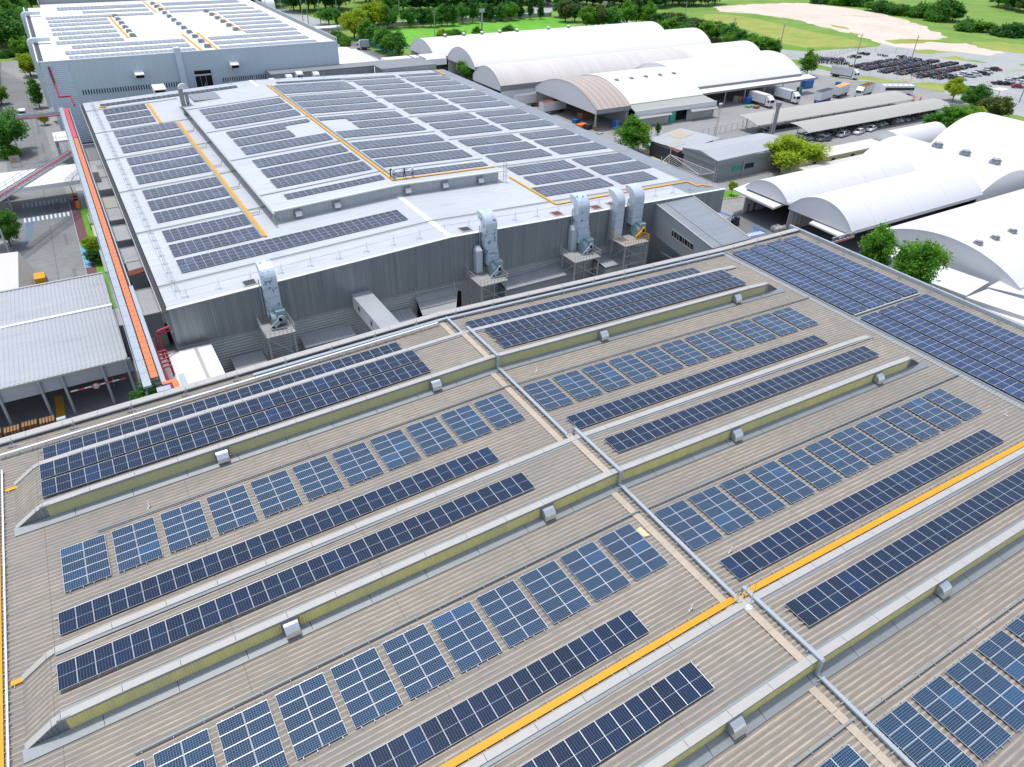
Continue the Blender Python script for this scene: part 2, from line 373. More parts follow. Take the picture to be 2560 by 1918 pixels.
def monitor(ys, nm, wd=6.08):
    yn = ys+wd; H = 1.5; xl, xr = -11.15, 76.95; xfl, xfr = -13.35, 79.2
    def zm_(x):
        if x < xl: return zA(x)+H*max(0, (x-xfl)/(xl-xfl))
        if x > xr: return zA(x)+H*max(0, (xfr-x)/(xfr-xr))
        return zA(x)+H
    xs = [xfl, xl-0.35, xl+0.25, RX, xr-0.25, xr+0.35, xfr]
    zs = lambda x: zm_(x)-(0.10 if (abs(x-xl) < 0.4 or abs(x-xr) < 0.4) else 0.0)
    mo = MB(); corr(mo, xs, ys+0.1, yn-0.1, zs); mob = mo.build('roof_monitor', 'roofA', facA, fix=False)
    if nm: mob['label'] = nm
    c = MB()
    for yy0, yy1 in ((ys-0.08, ys+0.5), (yn-0.53, yn+0.02)):
        segs = [(xfl, xl-0.35), (xl-0.35, xl+0.25)]
        n = 12; st = (RX-xl-0.25)/n; segs += [(xl+0.25+i*st, xl+0.25+(i+1)*st) for i in range(n)]
        st = (xr-0.25-RX)/n; segs += [(RX+i*st, RX+(i+1)*st) for i in range(n)]
        segs += [(xr-0.25, xr+0.35), (xr+0.35, xfr)]
        for a, b_ in segs: c.sbox(a+0.015, b_-0.015, yy0, yy1, zs, 0.08, 0.16)
    c.build('coping', 'coping', mob)
    c = MB()
    for yy0, yy1, q in ((ys+0.51, ys+0.72, 0.075), (yn-0.80, yn-0.54, 0.075)):
        for a, b_ in ((xl+0.25, RX), (RX, xr-0.25)): c.sbox(a, b_, yy0, yy1, zm_, q-0.02, q)
    for a, b_ in ((xl, RX), (RX, xr)): c.sbox(a, b_, ys-0.06, ys+0.05, zA, 1.40, 1.575)
    # base flashing in lengths
    for k in range(2):
        xa, xb = ((xfl-0.1, RX), (RX, xfr+0.6))[k]; n = 10; st = (xb-xa)/n
        for i in range(n):
            a, e = xa+i*st+0.02, xa+(i+1)*st-0.02
            z0, z1 = zA(a), zA(e)
            c.hexa([(a, ys-0.82, z0+0.02), (e, ys-0.82, z1+0.02), (e, ys, z1+0.02), (a, ys, z0+0.02)],
                   [(a, ys-0.82, z0+0.09), (e, ys-0.82, z1+0.09), (e, ys, z1+0.30), (a, ys, z0+0.30)])
    c.build('flashing', 'flash', mob)
    g = MB(); n = 3*int((xr-xl)/0.6)
    for a, b_ in ((xl+0.45, RX), (RX, xr-0.45)):
        m = int((b_-a)/0.1); vs = []
        for i in range(m+1):
            x = a+(b_-a)*i/m; y = ys+(0.02 if i % 2 else -0.015); vs += [(x, y, zA(x)+0.25), (x, y, zA(x)+1.42)]
        g.add(vs, [(2*i, 2*i+2, 2*i+3, 2*i+1) for i in range(m)])
    g.build('translucent_wall', 'yellow_sheet', mob, fix=False)
    e = MB()
    for xa, xb in ((xfl, xl), (xfr, xr)):
        sgn = 1 if xb > xa else -1; z = zA(xa); zb = zA(xb+sgn*0.45)
        e.add([(xa, ys+0.03, z+0.02), (xb+sgn*0.45, ys+0.03, zb+0.02), (xb+sgn*0.45, ys+0.03, zb+H-0.02), (xb, ys+0.03, zA(xb)+H-0.02)], [(0, 1, 2, 3)])
        m = 9
        for i in range(1, m):
            x = xa+(xb-xa)*i/m; e.bar((x, ys, zA(x)+0.1), (x, ys, zA(x)+H*i/m-0.02), 0.06)
    e.build('end_louvre', 'cladB', mob)
    bk = MB()
    for a, b_ in ((xl, RX), (RX, xr)): bk.sbox(a, b_, yn, yn+0.05, zA, 0, H+0.05)
    bk.build('back_wall', 'flash', mob)
    for hx in (3.75, 25.9, 48.2, 70.7):
        hd = MB(); z = zA(hx); w_ = 0.52
        prof = [(ys-0.02, z+1.30)]+[(ys-0.02-0.78*math.sin(t*PI/2/7)-0.0, z+0.38+0.92*math.cos(t*PI/2/7)) for t in range(8)]+[(ys-0.02, z+0.38)]
        hd.extr(prof, 0, hx-w_, hx+w_)
        hd.box(hx-w_-0.14, hx+w_+0.14, ys-0.07, ys-0.02, z+0.25, z+1.42, 1)
        hd.box(hx-w_+0.05, hx+w_-0.05, ys-0.74, ys-0.05, z+0.36, z+0.385, 2)
        hd.build('vent_hood', ['steel', 'flash', 'black'], mob)
    return mob
monitor(57.6, 'farthest roof monitor with grey-green aged side sheets', 6.62)
monitor(35.75, 'middle roof monitor with yellow side sheets')
monitor(13.9, 'nearest roof monitor with yellow side sheets')

# east bay roof of the same complex (flat, beyond the valley gutter)
def zE(x): return 11.62-0.01*(x-83.0)
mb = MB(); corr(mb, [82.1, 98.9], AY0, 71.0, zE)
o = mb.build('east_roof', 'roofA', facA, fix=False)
mb = MB()
y = AY0
while y < 71: mb.box(98.95, 99.35, y, y+3.0-0.02, 11.2, 12.0); y += 3.0
mb.build('side_coping', 'galv', facA)
mb = MB(); mb.box(98.98, 99.3, AY0, 71.7, 0, 11.2); mb.box(82, 98.98, 71.3, 71.68, 0, 11.85); mb.build('side_wall', 'cladBx', facA)

# lifeline posts on both parapets
def post(name='guard_post', h=1.05, leg=0.55, k=1.0):
    p = MB(); p.bar((0, 0, 0), (0, 0, h), 0.05*k); p.bar((-leg, 0.0, 0.02), (0, 0, h*0.62), 0.035*k); p.bar((leg*0.2, -leg, 0.02), (0, 0, h*0.62), 0.035*k)
    p.bar((-leg, 0, 0.03), (leg*0.4, 0, 0.03), 0.05*k); p.bar((0, -leg, 0.03), (0, leg*0.4, 0.03), 0.05*k)
    return p.build(name, 'rail' if k == 1 else 'galv', None)
pp = post(); first = True
G_ = 'lifeline posts along the edges of the tan roof'
def put_post(x, y, z, label, grp, rz=0.0, sc=1.0):
    global first
    o = pp if first else pp.copy()
    if not first: COL.objects.link(o)
    first = False
    o.location = (x, y, z); o.rotation_euler = (0, 0, rz); o.scale = (sc, sc, sc); tag(o, label, 'guard post', grp)
x = -13.2; i = 0
while x < 98:
    put_post(x, 70.25, (zA(x) if x < 82 else zE(x))+0.05, 'thin grey lifeline post on the far parapet of the tan roof', 'lifeline posts on the far parapet'); x += 5.35
y = 66.5
while y > 22: put_post(98.2, y, zE(98)+0.05, 'thin grey lifeline post beside the bluish side coping right of the blue solar panels', 'lifeline posts beside the side coping', PI/2, 0.95); y -= 4.9
mb = MB()
for a, b_ in ((-14.2, RX), (RX, 81), (81.001, 98.2)):
    zz = (lambda x: zA(x) if x < 81.5 else zE(x)); mb.bar((a, 70.25, zz(a)+0.8), (b_, 70.25, zz(b_)+0.8), 0.03)
tag(mb.build('lifeline_cable', 'rail', None), 'thin lifeline cable strung along the far parapet of the tan roof', 'cable')

# trays and pipes on roof A
def tray(name, label, pts, w_, h_, mat, cat='cable tray', legs=None, legh=0.25, group=None, lids=True):
    """box tray along pts on little stands"""
    t = thing(name, label, cat, pts[0], 0, group); m = MB()
    for a, b_ in zip(pts[:-1], pts[1:]): m.bar(a, b_, w_, h_)
    wpart(m, 'duct_lid', mat, t)
    if legs:
        m = MB()
        for a, b_ in zip(pts[:-1], pts[1:]):
            a = Vector(a); b_ = Vector(b_); L = (b_-a).length
            if abs((b_-a).normalized().z) > 0.7: continue
            d = (b_-a)/L; s_ = Vector((-d.y, d.x, 0)).normalized()
            k = int(L/legs)
            for i in range(k+1):
                c = a+d*(i*legs+0.4 if i*legs+0.4 < L else L)
                m.bar(c-s_*w_*1.3-Vector((0, 0, h_*0.6)), c+s_*w_*1.3-Vector((0, 0, h_*0.6)), 0.05)
                for q in (-1, 1): m.bar(c+s_*w_*1.15*q-Vector((0, 0, h_*0.6)), c+s_*w_*1.15*q-Vector((0, 0, legh+h_*0.5)), 0.045)
        wpart(m, 'support', 'rail', t)
    return t
def PA(x, y, d): return (x, y, zA(x)+d)
tray('cable_tray', 'silver tray running along the ridge, stepping over each roof monitor', [PA(33.55, 70.2, .38), PA(33.55, 64.6, .38), PA(33.55, 64.6, 1.85), PA(33.55, 57.35, 1.85), PA(33.55, 57.35, .38), PA(33.45, 42.8, .38), PA(33.55, 42.6, 1.85), PA(33.6, 35.5, 1.85), PA(33.6, 35.5, .38), PA(33.5, 20.9, .38), PA(33.55, 20.75, 1.85), PA(33.65, 13.6, 1.85), PA(33.65, 13.6, .38), PA(33.5, -6, .38)], 0.30, 0.16, 'galv', legs=1.9)
for i, (yy, a) in enumerate(((53.75, 'below the farthest roof monitor'), (31.95, 'below the middle roof monitor'), (10.1, 'below the nearest roof monitor'))):
    for s_, xa, xb, q in ((0, (-7.4, -7.4, -7.4)[i], 33.2, 'left'), (1, 33.9, 81.2, 'right')):
        tray('cable_tray', f'narrow silver tray {a}, on the {q} side of the ridge', [PA(xa, yy, .22), PA(xb, yy+0.1, .22)], 0.13, 0.10, 'flash', legs=1.9, legh=0.12)
tray('cable_tray', 'wide pale blue tray along the far parapet of the tan roof', [PA(9.8, 69.95, .30), PA(RX, 69.95, .30), PA(81.3, 70.1, .30)], 0.42, 0.2, 'galv', legs=2.5, legh=.15)
tray('pipe', 'white pipe on little stands in front of the far parapet, left of the ridge', [PA(-14.4, 68.75, .42), PA(32.0, 69.3, .42)], 0.24, 0.22, 'white', 'pipe', legs=1.15, legh=.3)
tray('pipe', 'white pipe along the left edge of the tan roof', [PA(-14.2, 66.5, .3), PA(-14.2, -5, .3)], 0.12, 0.12, 'white', 'pipe', legs=0.9, legh=.18)
tray('cable_tray', 'narrow silver tray between the two fields of blue solar panels', [(82.2, 47.25, zE(82)+.22), (96.2, 47.05, zE(96)+.22)], 0.22, 0.12, 'galv', legs=2.4, legh=.12)

def walkway(label, pts, w_=0.42, name='walkway', mat='yellow', ribs=1.25):
    t = thing(name, label, 'walkway', pts[0]); m = MB(); k = MB()
    for a, b_ in zip(pts[:-1], pts[1:]):
        m.bar(a, b_, w_, 0.05)
        a = Vector(a); b_ = Vector(b_); L = (b_-a).length; d = (b_-a)/L; s_ = Vector((-d.y, d.x, 0)).normalized()
        if ribs:
            for i in range(int(L/ribs)+1):
                c = a+d*min(i*ribs+0.2, L); k.bar(c-s_*w_*1.15-Vector((0, 0, .05)), c+s_*w_*1.15-Vector((0, 0, .05)), 0.05)
    wpart(m, 'tread', mat, t)
    if ribs: wpart(k, 'crossbar', 'coping', t)
    return t
walkway('yellow walkway grating crossing the tan roof beside the nearest roof monitor', [PA(-11, 21.12, .17), PA(RX, 21.12, .17), PA(80.5, 21.0, .17)], 0.5)
walkway('yellow walkway grating at the left edge of the tan roof', [PA(-14.75, 66.5, .17), PA(-14.75, -5, .17)], 0.55)
walkway('short yellow walkway stub at the left end of the farthest roof monitor', [PA(-14.0, 63.4, .15), PA(-12.4, 63.55, .15)], 0.4)
walkway('short yellow walkway stub at the left end of the middle roof monitor', [PA(-14.0, 41.45, .15), PA(-12.2, 41.5, .15)], 0.4)

# ---------------------------------------------------------------- solar modules
def module_mesh(name, w_, h_, fr, mat, th=0.04):
    m = MB(); m.box(0, w_, 0, h_, 0, th, 0)
    m.v[4:8] = [(0, 0, th), (w_, 0, th), (w_, h_, th), (0, h_, th)]
    del m.f[1]; del m.mi[1]
    m.add([(0, 0, th), (w_, 0, th), (w_, h_, th), (0, h_, th), (fr, fr, th-.004), (w_-fr, fr, th-.004), (w_-fr, h_-fr, th-.004), (fr, h_-fr, th-.004)],
          [(0, 1, 5, 4), (1, 2, 6, 5), (2, 3, 7, 6), (3, 0, 4, 7)], 0)
    m.add([(fr, fr, th-.004), (w_-fr, fr, th-.004), (w_-fr, h_-fr, th-.004), (fr, h_-fr, th-.004)], [(0, 1, 2, 3)], 1)
    me = bpy.data.meshes.new(name); me.from_pydata(m.v, [], m.f); me.materials.append(M['pvframe']); me.materials.append(M[mat])
    me.polygons.foreach_set('material_index', m.mi); me.update(); return me
ME_PV = module_mesh('solar_panel', 1.13, 2.24, .018, 'pv')
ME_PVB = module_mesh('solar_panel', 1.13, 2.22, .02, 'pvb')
ME_PO = module_mesh('solar_panel', 1.640, .985, .022, 'poly')
ME_POE = module_mesh('solar_panel', 1.640, .975, .020, 'polyE')
def array(label, x0, y0, z0, slope, nx, ny, px, py, me, group=None, skip=None, sx=1.0, rails=True, name='solar_array'):
    t = thing(name, label, 'solar panels', (x0, y0, z0), 0, group); t.rotation_euler = (0, -math.atan(slope), 0)
    for j in range(ny):
        for i in range(nx):
            if skip and skip(i, j): continue
            o = bpy.data.objects.new('solar_panel', me); COL.objects.link(o); o.parent = t
            o.location = (i*px, j*py, 0); o.scale = (sx, 1, 1)
    if rails:
        m = MB(); W = nx*px; Hh = ny*py
        if py > 1.5:
            for j in range(ny):
                for q in (0.45, 1.78): m.box(-.35, W+.3, j*py+q, j*py+q+.05, -.09, -.01)
        else:
            for i in range(nx):
                for q in (0.35, 1.25): m.box(i*px+q, i*px+q+.05, -.16, Hh+.12, -.09, -.01)
        m.build('mounting_rail', 'galv', t)
    return t
def stripA(row, side, y0, x0, nx, pitch, dz, group):
    s = SL if x0 < RX else -SL
    array(row, x0, y0, zA(x0)+dz, s, nx, 1, pitch, 2.26, ME_PV, group, sx=(pitch-.018)/1.13)
LX, LN, LP = -10.82, 32, 1.1522
RXs = 35.2
strips = [('A', 66.0, .20, 'against the far parapet pipe'), ('B', 61.2, 1.72, 'upper of two on the farthest roof monitor'), ('C', 58.6, 1.72, 'lower of two on the farthest roof monitor'),
          ('D', 43.95, .20, 'just behind the middle roof monitor'), ('E', 37.8, 1.72, 'on top of the middle roof monitor'), ('F', 22.15, .20, 'behind the long yellow walkway'), ('G', 15.9, 1.72, 'on top of the nearest roof monitor')]
for k, y0, dz, d in strips:
    stripA(f'dark panel row {d}, left of ridge', 'L', y0, LX, LN, LP, dz, 'long dark panel rows on the tan roof')
    n = 33 if k in 'ADF' else 34
    xe = 73.1 if k in 'ADF' else 73.85
    stripA(f'dark panel row {d}, right of ridge', 'R', y0+(0.1 if k in 'ABC' else 0.05), RXs-.05, n, (xe-RXs)/n, dz, 'long dark panel rows on the tan roof')
def block(x0, y0, label):
    s = SL if x0 < RX else -SL
    array(label, x0, y0, zA(x0)+.20, s, 2, 5, 1.665, 1.0, ME_PO, 'ten-panel blue blocks on the tan roof')
nmrow = ['farthest', 'middle', 'nearest']
for r, (y0, dsc) in enumerate(((48.05, 'farthest'), (26.28, 'middle'), (4.32, 'nearest'))):
    for i in range(11):
        if r == 2 and i > 1: break
        x0 = 28.12-3.837*i
        block(x0, y0, f'blue two-by-five solar block, {ORD[i]} left of the ridge, below the {dsc} roof monitor')
    for i in range(11):
        if r == 2 and i > 9: break
        block(34.1+3.88*i, y0, f'blue two-by-five solar block, {ORD[i]} right of the ridge, below the {dsc} roof monitor')
for k in range(4):
    nm = ('leftmost', 'second', 'third', 'rightmost')[k]
    array(f'{nm} long double column of violet-blue panels in the far field of the side bay', 82.12+3.74*k, 47.55, zE(82+3.74*k)+.30, -.01, 2, 22, 1.665, 1.0, ME_POE, 'violet-blue panel columns on the side bay')
    array(f'{nm} long double column of violet-blue panels in the near field of the side bay', 82.12+3.74*k, 46.45-.994*38, zE(82+3.74*k)+.30, -.01, 2, 38, 1.665, .994, ME_POE, 'violet-blue panel columns on the side bay')

# lamp mast and odd bits on roof A
t = thing('lightning_mast', 'thin steel mast standing on the ridge cap near the yellow walkway', 'mast', PA(32.7, 19.3, 1.62))
m = MB(); m.cyl((0, 0, 0), (0, 0, .12), .28, .22, 12); m.build('base', 'white', t)
m = MB(); m.cyl((0, 0, .1), (0.1, 0.1, 4.2), .035, .02, 8); m.build('pole', 'steel', t)
def bird(px, py, lab):
    x, y = at(px, py, 12.6); z = (zA(x) if x < 82 else zE(x))+.06
    x, y = at(px, py, z); m = MB(); m.box(-.22, .22, -.05, .05, 0, .05); m.bar((-.1, 0, 0), (.12, 0, .55), .07); m.bar((.12, 0, .55), (.22, 0, .1), .05)
    o = m.build('anchor_bracket', 'white', None); o.location = (x, y, z); o.rotation_euler = (0, 0, random.random()*3); tag(o, lab, 'bracket')
bird(*tl(0, 2, 1285, 1065), 'small white anchor bracket between the left tray and the farthest roof monitor')
bird(*tl(2, 1, 212, 1550), 'small white anchor bracket on the tan roof just right of the ridge, above the first blue block')
bird(*tl(3, 1, 162, 915), 'small white anchor bracket beside the valley gutter near the far corner')
bird(*tl(2, 2, 1880, 1450), 'white a-shaped bracket above the dark panel row behind the yellow walkway')
bird(*tl(3, 2, 2050, 270), 'white a-shaped bracket on the right roof slope near the gutter')
bird(*tl(2, 3, 2095, 710), 'small white bracket on top of the nearest roof monitor')
bird(*tl(2, 3, 1540, 300), 'small white bracket left of the yellow walkway near the ridge')
def gooseneck(px, py, lab):
    z = 14.6; x, y = at(px, py, z); m = MB(); m.tube([(0, 0, 0), (0, 0, .9), (.12, 0, 1.02), (.25, 0, .9)], .035, 6)
    o = m.build('gooseneck_vent', 'steel', None); o.location = (x, y, z-.05); tag(o, lab, 'vent pipe', 'gooseneck vents at the ridge')
gooseneck(*tl(2, 2, 478, 440), 'left thin gooseneck vent beside the ridge tray behind the middle roof monitor')
gooseneck(*tl(2, 2, 530, 400), 'right thin gooseneck vent beside the ridge tray behind the middle roof monitor')
gooseneck(*tl(2, 3, 1940, 230), 'left thin gooseneck vent beside the ridge tray at the yellow walkway')
gooseneck(*tl(2, 3, 2005, 185), 'right thin gooseneck vent beside the ridge tray at the yellow walkway')
x, y = at(*tl(2, 2, 1120, 1270), 13.1); m = MB(); m.hexa([(0, 0, 0), (.55, -.1, 0), (.5, 1.1, 0), (-.05, 1.0, 0)], [(0, 0, .03), (.55, -.1, .03), (.5, 1.1, .03), (-.05, 1.0, .03)])
o = m.build('loose_board', 'cream', None); o.location = (x-.25, y-.6, zA(x)+.08); tag(o, 'loose pale board lying by the ridge cap below the middle roof monitor', 'board')

# ---------------------------------------------------------------- BUILDING B (white roofed hall)
BX0, BX1, BY0, BY1, BRX, BRZ = 4.2, 100.9, 90.0, 207.0, 44.3, 14.3
def zB(x): return BRZ-.0435*(BRX-x) if x < BRX else BRZ-.032*(x-BRX)
facB = thing('white_roof_hall', 'long hall with a white solar-covered roof, raised centre section and dark metal front', 'factory building')
def sheet(mb, xs, y0, y1, zf, th=0.12, mi=0):
    for a, b_ in zip(xs[:-1], xs[1:]): mb.sbox(a, b_, y0, y1, zf, -th, 0, mi)
mb = MB(); sheet(mb, [BX0, BRX, 96.6], BY0, BY1, zB); mb.build('roof', 'roofB', facB)
mb = MB(); sheet(mb, [96.6, BX1], 95.6, BY1, lambda x: zB(x)-0.002)
mb.sbox(92.5, BX1, BY0-.02, 95.6, zB, -.1, .012); o = mb.build('grey_roof_strip', 'roofBgray', facB); o['label'] = 'bare blue-grey roof strip along the right eave'
for k in range(0, 6):      # seams of the sheet lengths, each a shallow step cap across the roof
    y = 97.2+20.25*k; mb = MB(); sheet(mb, [BX0, BRX, BX1], y-.28, y+.06, lambda x: zB(x)+.09, .085); mb.build('step_flashing', 'flash', facB)
    mb = MB(); sheet(mb, [BX0, BRX, BX1], y-.62, y-.30, lambda x: zB(x)+.04, .035); mb.build('step_flashing', 'coping', facB)
mb = MB(); mb.sbox(BX0-.1, BRX, BY0-.14, BY0+.34, zB, -.04, .06); mb.sbox(BRX, BX1+.1, BY0-.14, BY0+.34, zB, -.04, .06); mb.build('edge_trim', 'white', facB)
mb = MB()
y = 90.4
while y < BY1: mb.sbox(BRX-.45, BRX, y, min(y+6.0, BY1), zB, 0, .05); mb.sbox(BRX, BRX+.45, y, min(y+6.0, BY1), zB, 0, .05); y += 6.03
mb.build('ridge_cap', 'white', facB)
mb = MB()
mb.add([(BX0, BY0, 7), (84.3, BY0, 7), (84.3, BY0, zB(84.3)-.05), (BRX, BY0, BRZ-.05), (BX0, BY0, zB(BX0)-.05), (BX0, BY0+.25, 7), (84.3, BY0+.25, 7), (84.3, BY0+.25, zB(84.3)-.05), (BRX, BY0+.25, BRZ-.05), (BX0, BY0+.25, zB(BX0)-.05)],
       [(0, 1, 2, 3, 4), (9, 8, 7, 6, 5), (0, 5, 6, 1)])
mb.hexa([(84.3, BY0, 8.9), (BX1, BY0, 8.0), (BX1, BY0+.25, 8.0), (84.3, BY0+.25, 8.9)], [(84.3, BY0, zB(84.3)-.05), (BX1, BY0, zB(BX1)-.05), (BX1, BY0+.25, zB(BX1)-.05), (84.3, BY0+.25, zB(84.3)-.05)])
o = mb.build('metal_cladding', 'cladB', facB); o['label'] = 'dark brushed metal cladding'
mb = MB()   # lower horizontal cladding as real folds
n = 16; vs = []; fs = []
for i in range(n*2+1): z = 0.2+6.75*i/(n*2); y = BY0+.42 if i % 2 else BY0+.28; vs += [(BX0, y, z), (84.3, y, z)]
for i in range(n*2): fs.append((2*i, 2*i+1, 2*i+3, 2*i+2))
mb.add(vs, fs); mb.build('lower_cladding', 'louvre', facB, fix=False)
mb = MB()
mb.box(BX0-.02, BX0+.2, BY0+.5, BY1, 4.5, 12.2); mb.box(BX1-.3, BX1-.02, 92, BY1, 4.0, 11.9); mb.box(BX0+.2, BX1-.3, BY1-.3, BY1-.05, 0, 11.8); mb.box(BX0+.2, BX1-6, 92.4, 92.6, 0, 6.9)
mb.build('side_wall', 'cladBx', facB)
mb = MB(); mb.box(BX0-.75, BX0-.65, BY0+.5, BY1, 11.95, 12.35); mb.box(BX0-.65, BX0-.05, BY0+.5, BY1, 11.9, 11.98, 1); mb.box(BX0-.05, BX0-.02, BY0, BY1, 12.0, 12.5, 1)
mb.build('eave_gutter', ['coping', 'dark'], facB)
mb = MB(); mb.box(BX0-.5, BX0-.38, BY0+.3, BY1-30, 10.6, 10.72); mb.box(BX0-.3, BX0-.02, BY0+.5, BY1, 8.9, 9.5)
for y in range(94, 200, 8): mb.bar((BX0-.5, y, 10.6), (BX0, y, 10.6), .06)
mb.build('side_conduit', 'rail', facB)
# raised middle section of the roof
RX0, RX1, RY0, RY1, RH = 23.3, 64.4, 109.3, 190.6, 2.05
zR = lambda x: zB(x)+RH
mb = MB(); sheet(mb, [RX0, BRX, RX1], RY0, RY1, zR, .14); rs = mb.build('raised_roof', 'roofB', facB)
for k in range(1, 5):
    y = 97.2+20.25*k-.4; mb = MB(); sheet(mb, [RX0, BRX, RX1], y-.28, y+.06, lambda x: zR(x)+.09, .085); mb.build('step_flashing', 'flash', rs)
mb = MB(); mb.sbox(RX0+1.0, BRX, RY0+.45, RY0+.6, zB, 0, RH-.14); mb.sbox(BRX, RX1-.6, RY0+.45, RY0+.6, zB, 0, RH-.14)
mb.box(RX0+1.0, RX0+1.1, RY0+.6, RY1-.2, 13.3, zR(RX0)-.1); mb.box(RX1-.8, RX1-.6, RY0+.6, RY1, 13.6, zR(RX1)-.1)
mb.build('side_wall', ribbed_wall("raised_grey_wall", (0.36, 0.39, 0.41), (0.42, 0.45, 0.47), 0, .45, .5, 0.0), rs)
mb = MB(); mb.sbox(RX0, BRX, RY0-.1, RY0+.2, zR, -.16, .05); mb.sbox(BRX, RX1, RY0-.1, RY0+.2, zR, -.16, .05); mb.build('edge_trim', 'white', rs)
mb = MB(); mb.bar((RX0-.12, RY0-1.2, zR(RX0)-.02), (RX0-.12, 181, zR(RX0)-.02), .3, .25)
mb.bar((RX0-.05, RY0-.2, zR(RX0)-.1), (RX0-.05, RY0-.2, 13.3), .14); mb.bar((RX0-.05, RY0-.2, 13.7), (RX0+1.0, RY0+.3, 14.9), .1); mb.build('gutter_pipe', 'coping', rs)
mb = MB()
for y in (115, 128.5, 142, 155, 168):
    mb.bar((RX0-.2, y, zR(RX0)-.2), (RX0-.9, y, 13.5), .1); mb.bar((RX0-.9, y-.5, 13.45), (RX0-2.6, y-.5, 13.4), .08); mb.bar((RX0-.9, y+.5, 13.45), (RX0-2.6, y+.5, 13.4), .08)
mb.build('drain_pipe', 'rail', rs)
for hx in (27.2, 33.6, 46.0, 53.0, 60.0):
    zz = zB(hx); h_ = MB(); ys = RY0+.45
    prof = [(ys, zz+1.35)]+[(ys-.75*math.sin(t*PI/12), zz+.5+.8*math.cos(t*PI/12)) for t in range(7)]+[(ys, zz+.5)]
    h_.extr(prof, 0, hx-.5, hx+.5); h_.box(hx-.7, hx+.7, ys-.05, ys-.003, zz+.3, zz+1.5, 1); h_.build('vent_hood', ['steel', 'flash'], rs)

def parr(nm, x0, x1, top, rows, nx, raised=False, skip=None, grp='grey-blue panel fields on the white roof'):
    z = (zR if raised else zB)(x0)+.14; s = .0435 if x0 < BRX-.5 else -.032; p = (x1-x0)/nx
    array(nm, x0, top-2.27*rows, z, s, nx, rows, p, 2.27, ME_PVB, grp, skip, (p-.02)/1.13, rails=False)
tops = [[103.95, 109.9, 115.85], [124.2, 130.15, 136.05], [144.4, 150.3, 156.3], [164.7, 170.75, 176.9], [184.75, 190.95, 197.2]]
rn = ['front', 'second', 'third', 'fourth', 'farthest']; tn = ['lower', 'middle', 'upper']
for b_, ts in enumerate(tops):
    for r, tp in enumerate(ts):
        if b_ == 0 and r == 0:
            parr('long double row of panels nearest the front edge of the white roof, left of its ridge', 7.65, 41.6, tp, 2, 30)
        else:
            parr(f'{tn[r]} double row of the {rn[b_]} panel field along the left eave', 7.65, (16.85 if b_ == 4 else 20.15), tp, 2, 8 if b_ == 4 else 11)
        xa = 67.2 if (b_ == 0 and r == 0) else 69.15
        parr(f'{tn[r]} double row of the {rn[b_]} panel field just right of the raised section', xa, 82.4, tp+.1, 2, 13 if xa < 68 else 12)
        xb = 92.9 if (b_ == 0 and r == 0) else 96.45
        parr(f'{tn[r]} double row of the {rn[b_]} panel field along the right eave', 84.25, xb, tp+.1, 2, 8 if xb < 95 else 11)
parr('single row of panels at the far left end of the white roof', 7.6, 39.7, 203.0, 1, 28)
parr('single row of panels at the far middle of the white roof, right of its ridge', 49.6, 82.8, 202.3, 1, 30)
parr('short single row of panels in the far right corner of the white roof', 84.3, 96.5, 202.3, 1, 11)
rt = [[115.05], [123.25, 129.1, 135.0], [143.5, 149.45, 155.4], [163.95, 169.95, 175.9]]
for b_, ts in enumerate(rt):
    for r, tp in enumerate(ts):
        xl = 25.55 if b_ == 3 else 26.65
        nn = 'single row' if b_ == 0 else f'{tn[r]} double row of the {("", "first", "second", "third")[b_]} field'
        skL = (lambda i, j: i >= 10 and not (b_ == 2 and r == 2 and j == 1)) if (b_ == 2 and r > 0) else None
        skR = (lambda i, j: i < 5 and not (r == 2 and j == 1)) if (b_ == 2 and r > 0) else None
        parr(f'{nn} on the raised roof, left of the yellow walkway', xl, 43.5, tp, 1 if b_ == 0 else 2, 15 if xl > 26 else 16, True, skL)
        parr(f'{nn} on the raised roof, right of the yellow walkway', 45.45, 63.5, tp, 1 if b_ == 0 else 2, 16, True, skR)
parr('big four-row panel field at the far end of the raised roof', 45.55, 63.7, 188.7, 4, 16, True)

def PB(x, y, d=.15): return (x, y, zB(x)+d)
def PRr(x, y, d=.15): return (x, y, zR(x)+d)
walkway('long yellow walkway grating along the crest of the raised roof', [PRr(44.45, 190), PRr(44.4, 111.4)], .5, ribs=None)
walkway('yellow walkway grating along the front edge of the raised roof', [PRr(44.45, 111.5), PRr(64.2, 111.6)], .4, ribs=None)
walkway('yellow walkway from the caged ladder around the front right of the white roof', [PB(66.9, 111), PB(66.8, 95.4), PB(96.9, 95.9)], .45, ribs=None)
walkway('short zigzag yellow walkway on the grey corner of the white roof', [PB(96.9, 95.85), PB(96.9, 93.2), PB(98.2, 93.4), PB(99.5, 91.7)], .45, ribs=None)
walkway('yellow walkway grating right of the front panel fields, left part of the white roof', [PB(20.8, 177), PB(20.75, 105.2)], .55, ribs=None)
walkway('short yellow walkway grating right of the farthest panel field at the left eave', [PB(17.55, 197), PB(17.5, 177.8)], .55, ribs=None)
walkway('yellow walkway mark at the far right corner of the white roof', [PB(97.5, 206), PB(97.5, 199)], .7, ribs=None)
walkway('tiny yellow walkway piece at the far left corner of the white roof', [PB(7.3, 200.4), PB(8.6, 199.4)], .7, ribs=None)
tray('cable_tray', 'pale cable tray beside the long yellow walkway of the raised roof', [PRr(45.15, 189, .2), PRr(45.1, 112.4, .2)], .3, .12, 'galv', legs=None)
tray('cable_tray', 'pale cable tray beside the front left yellow walkway of the white roof', [PB(20.32, 177, .2), PB(20.3, 105.4, .2)], .2, .12, 'galv', legs=None)
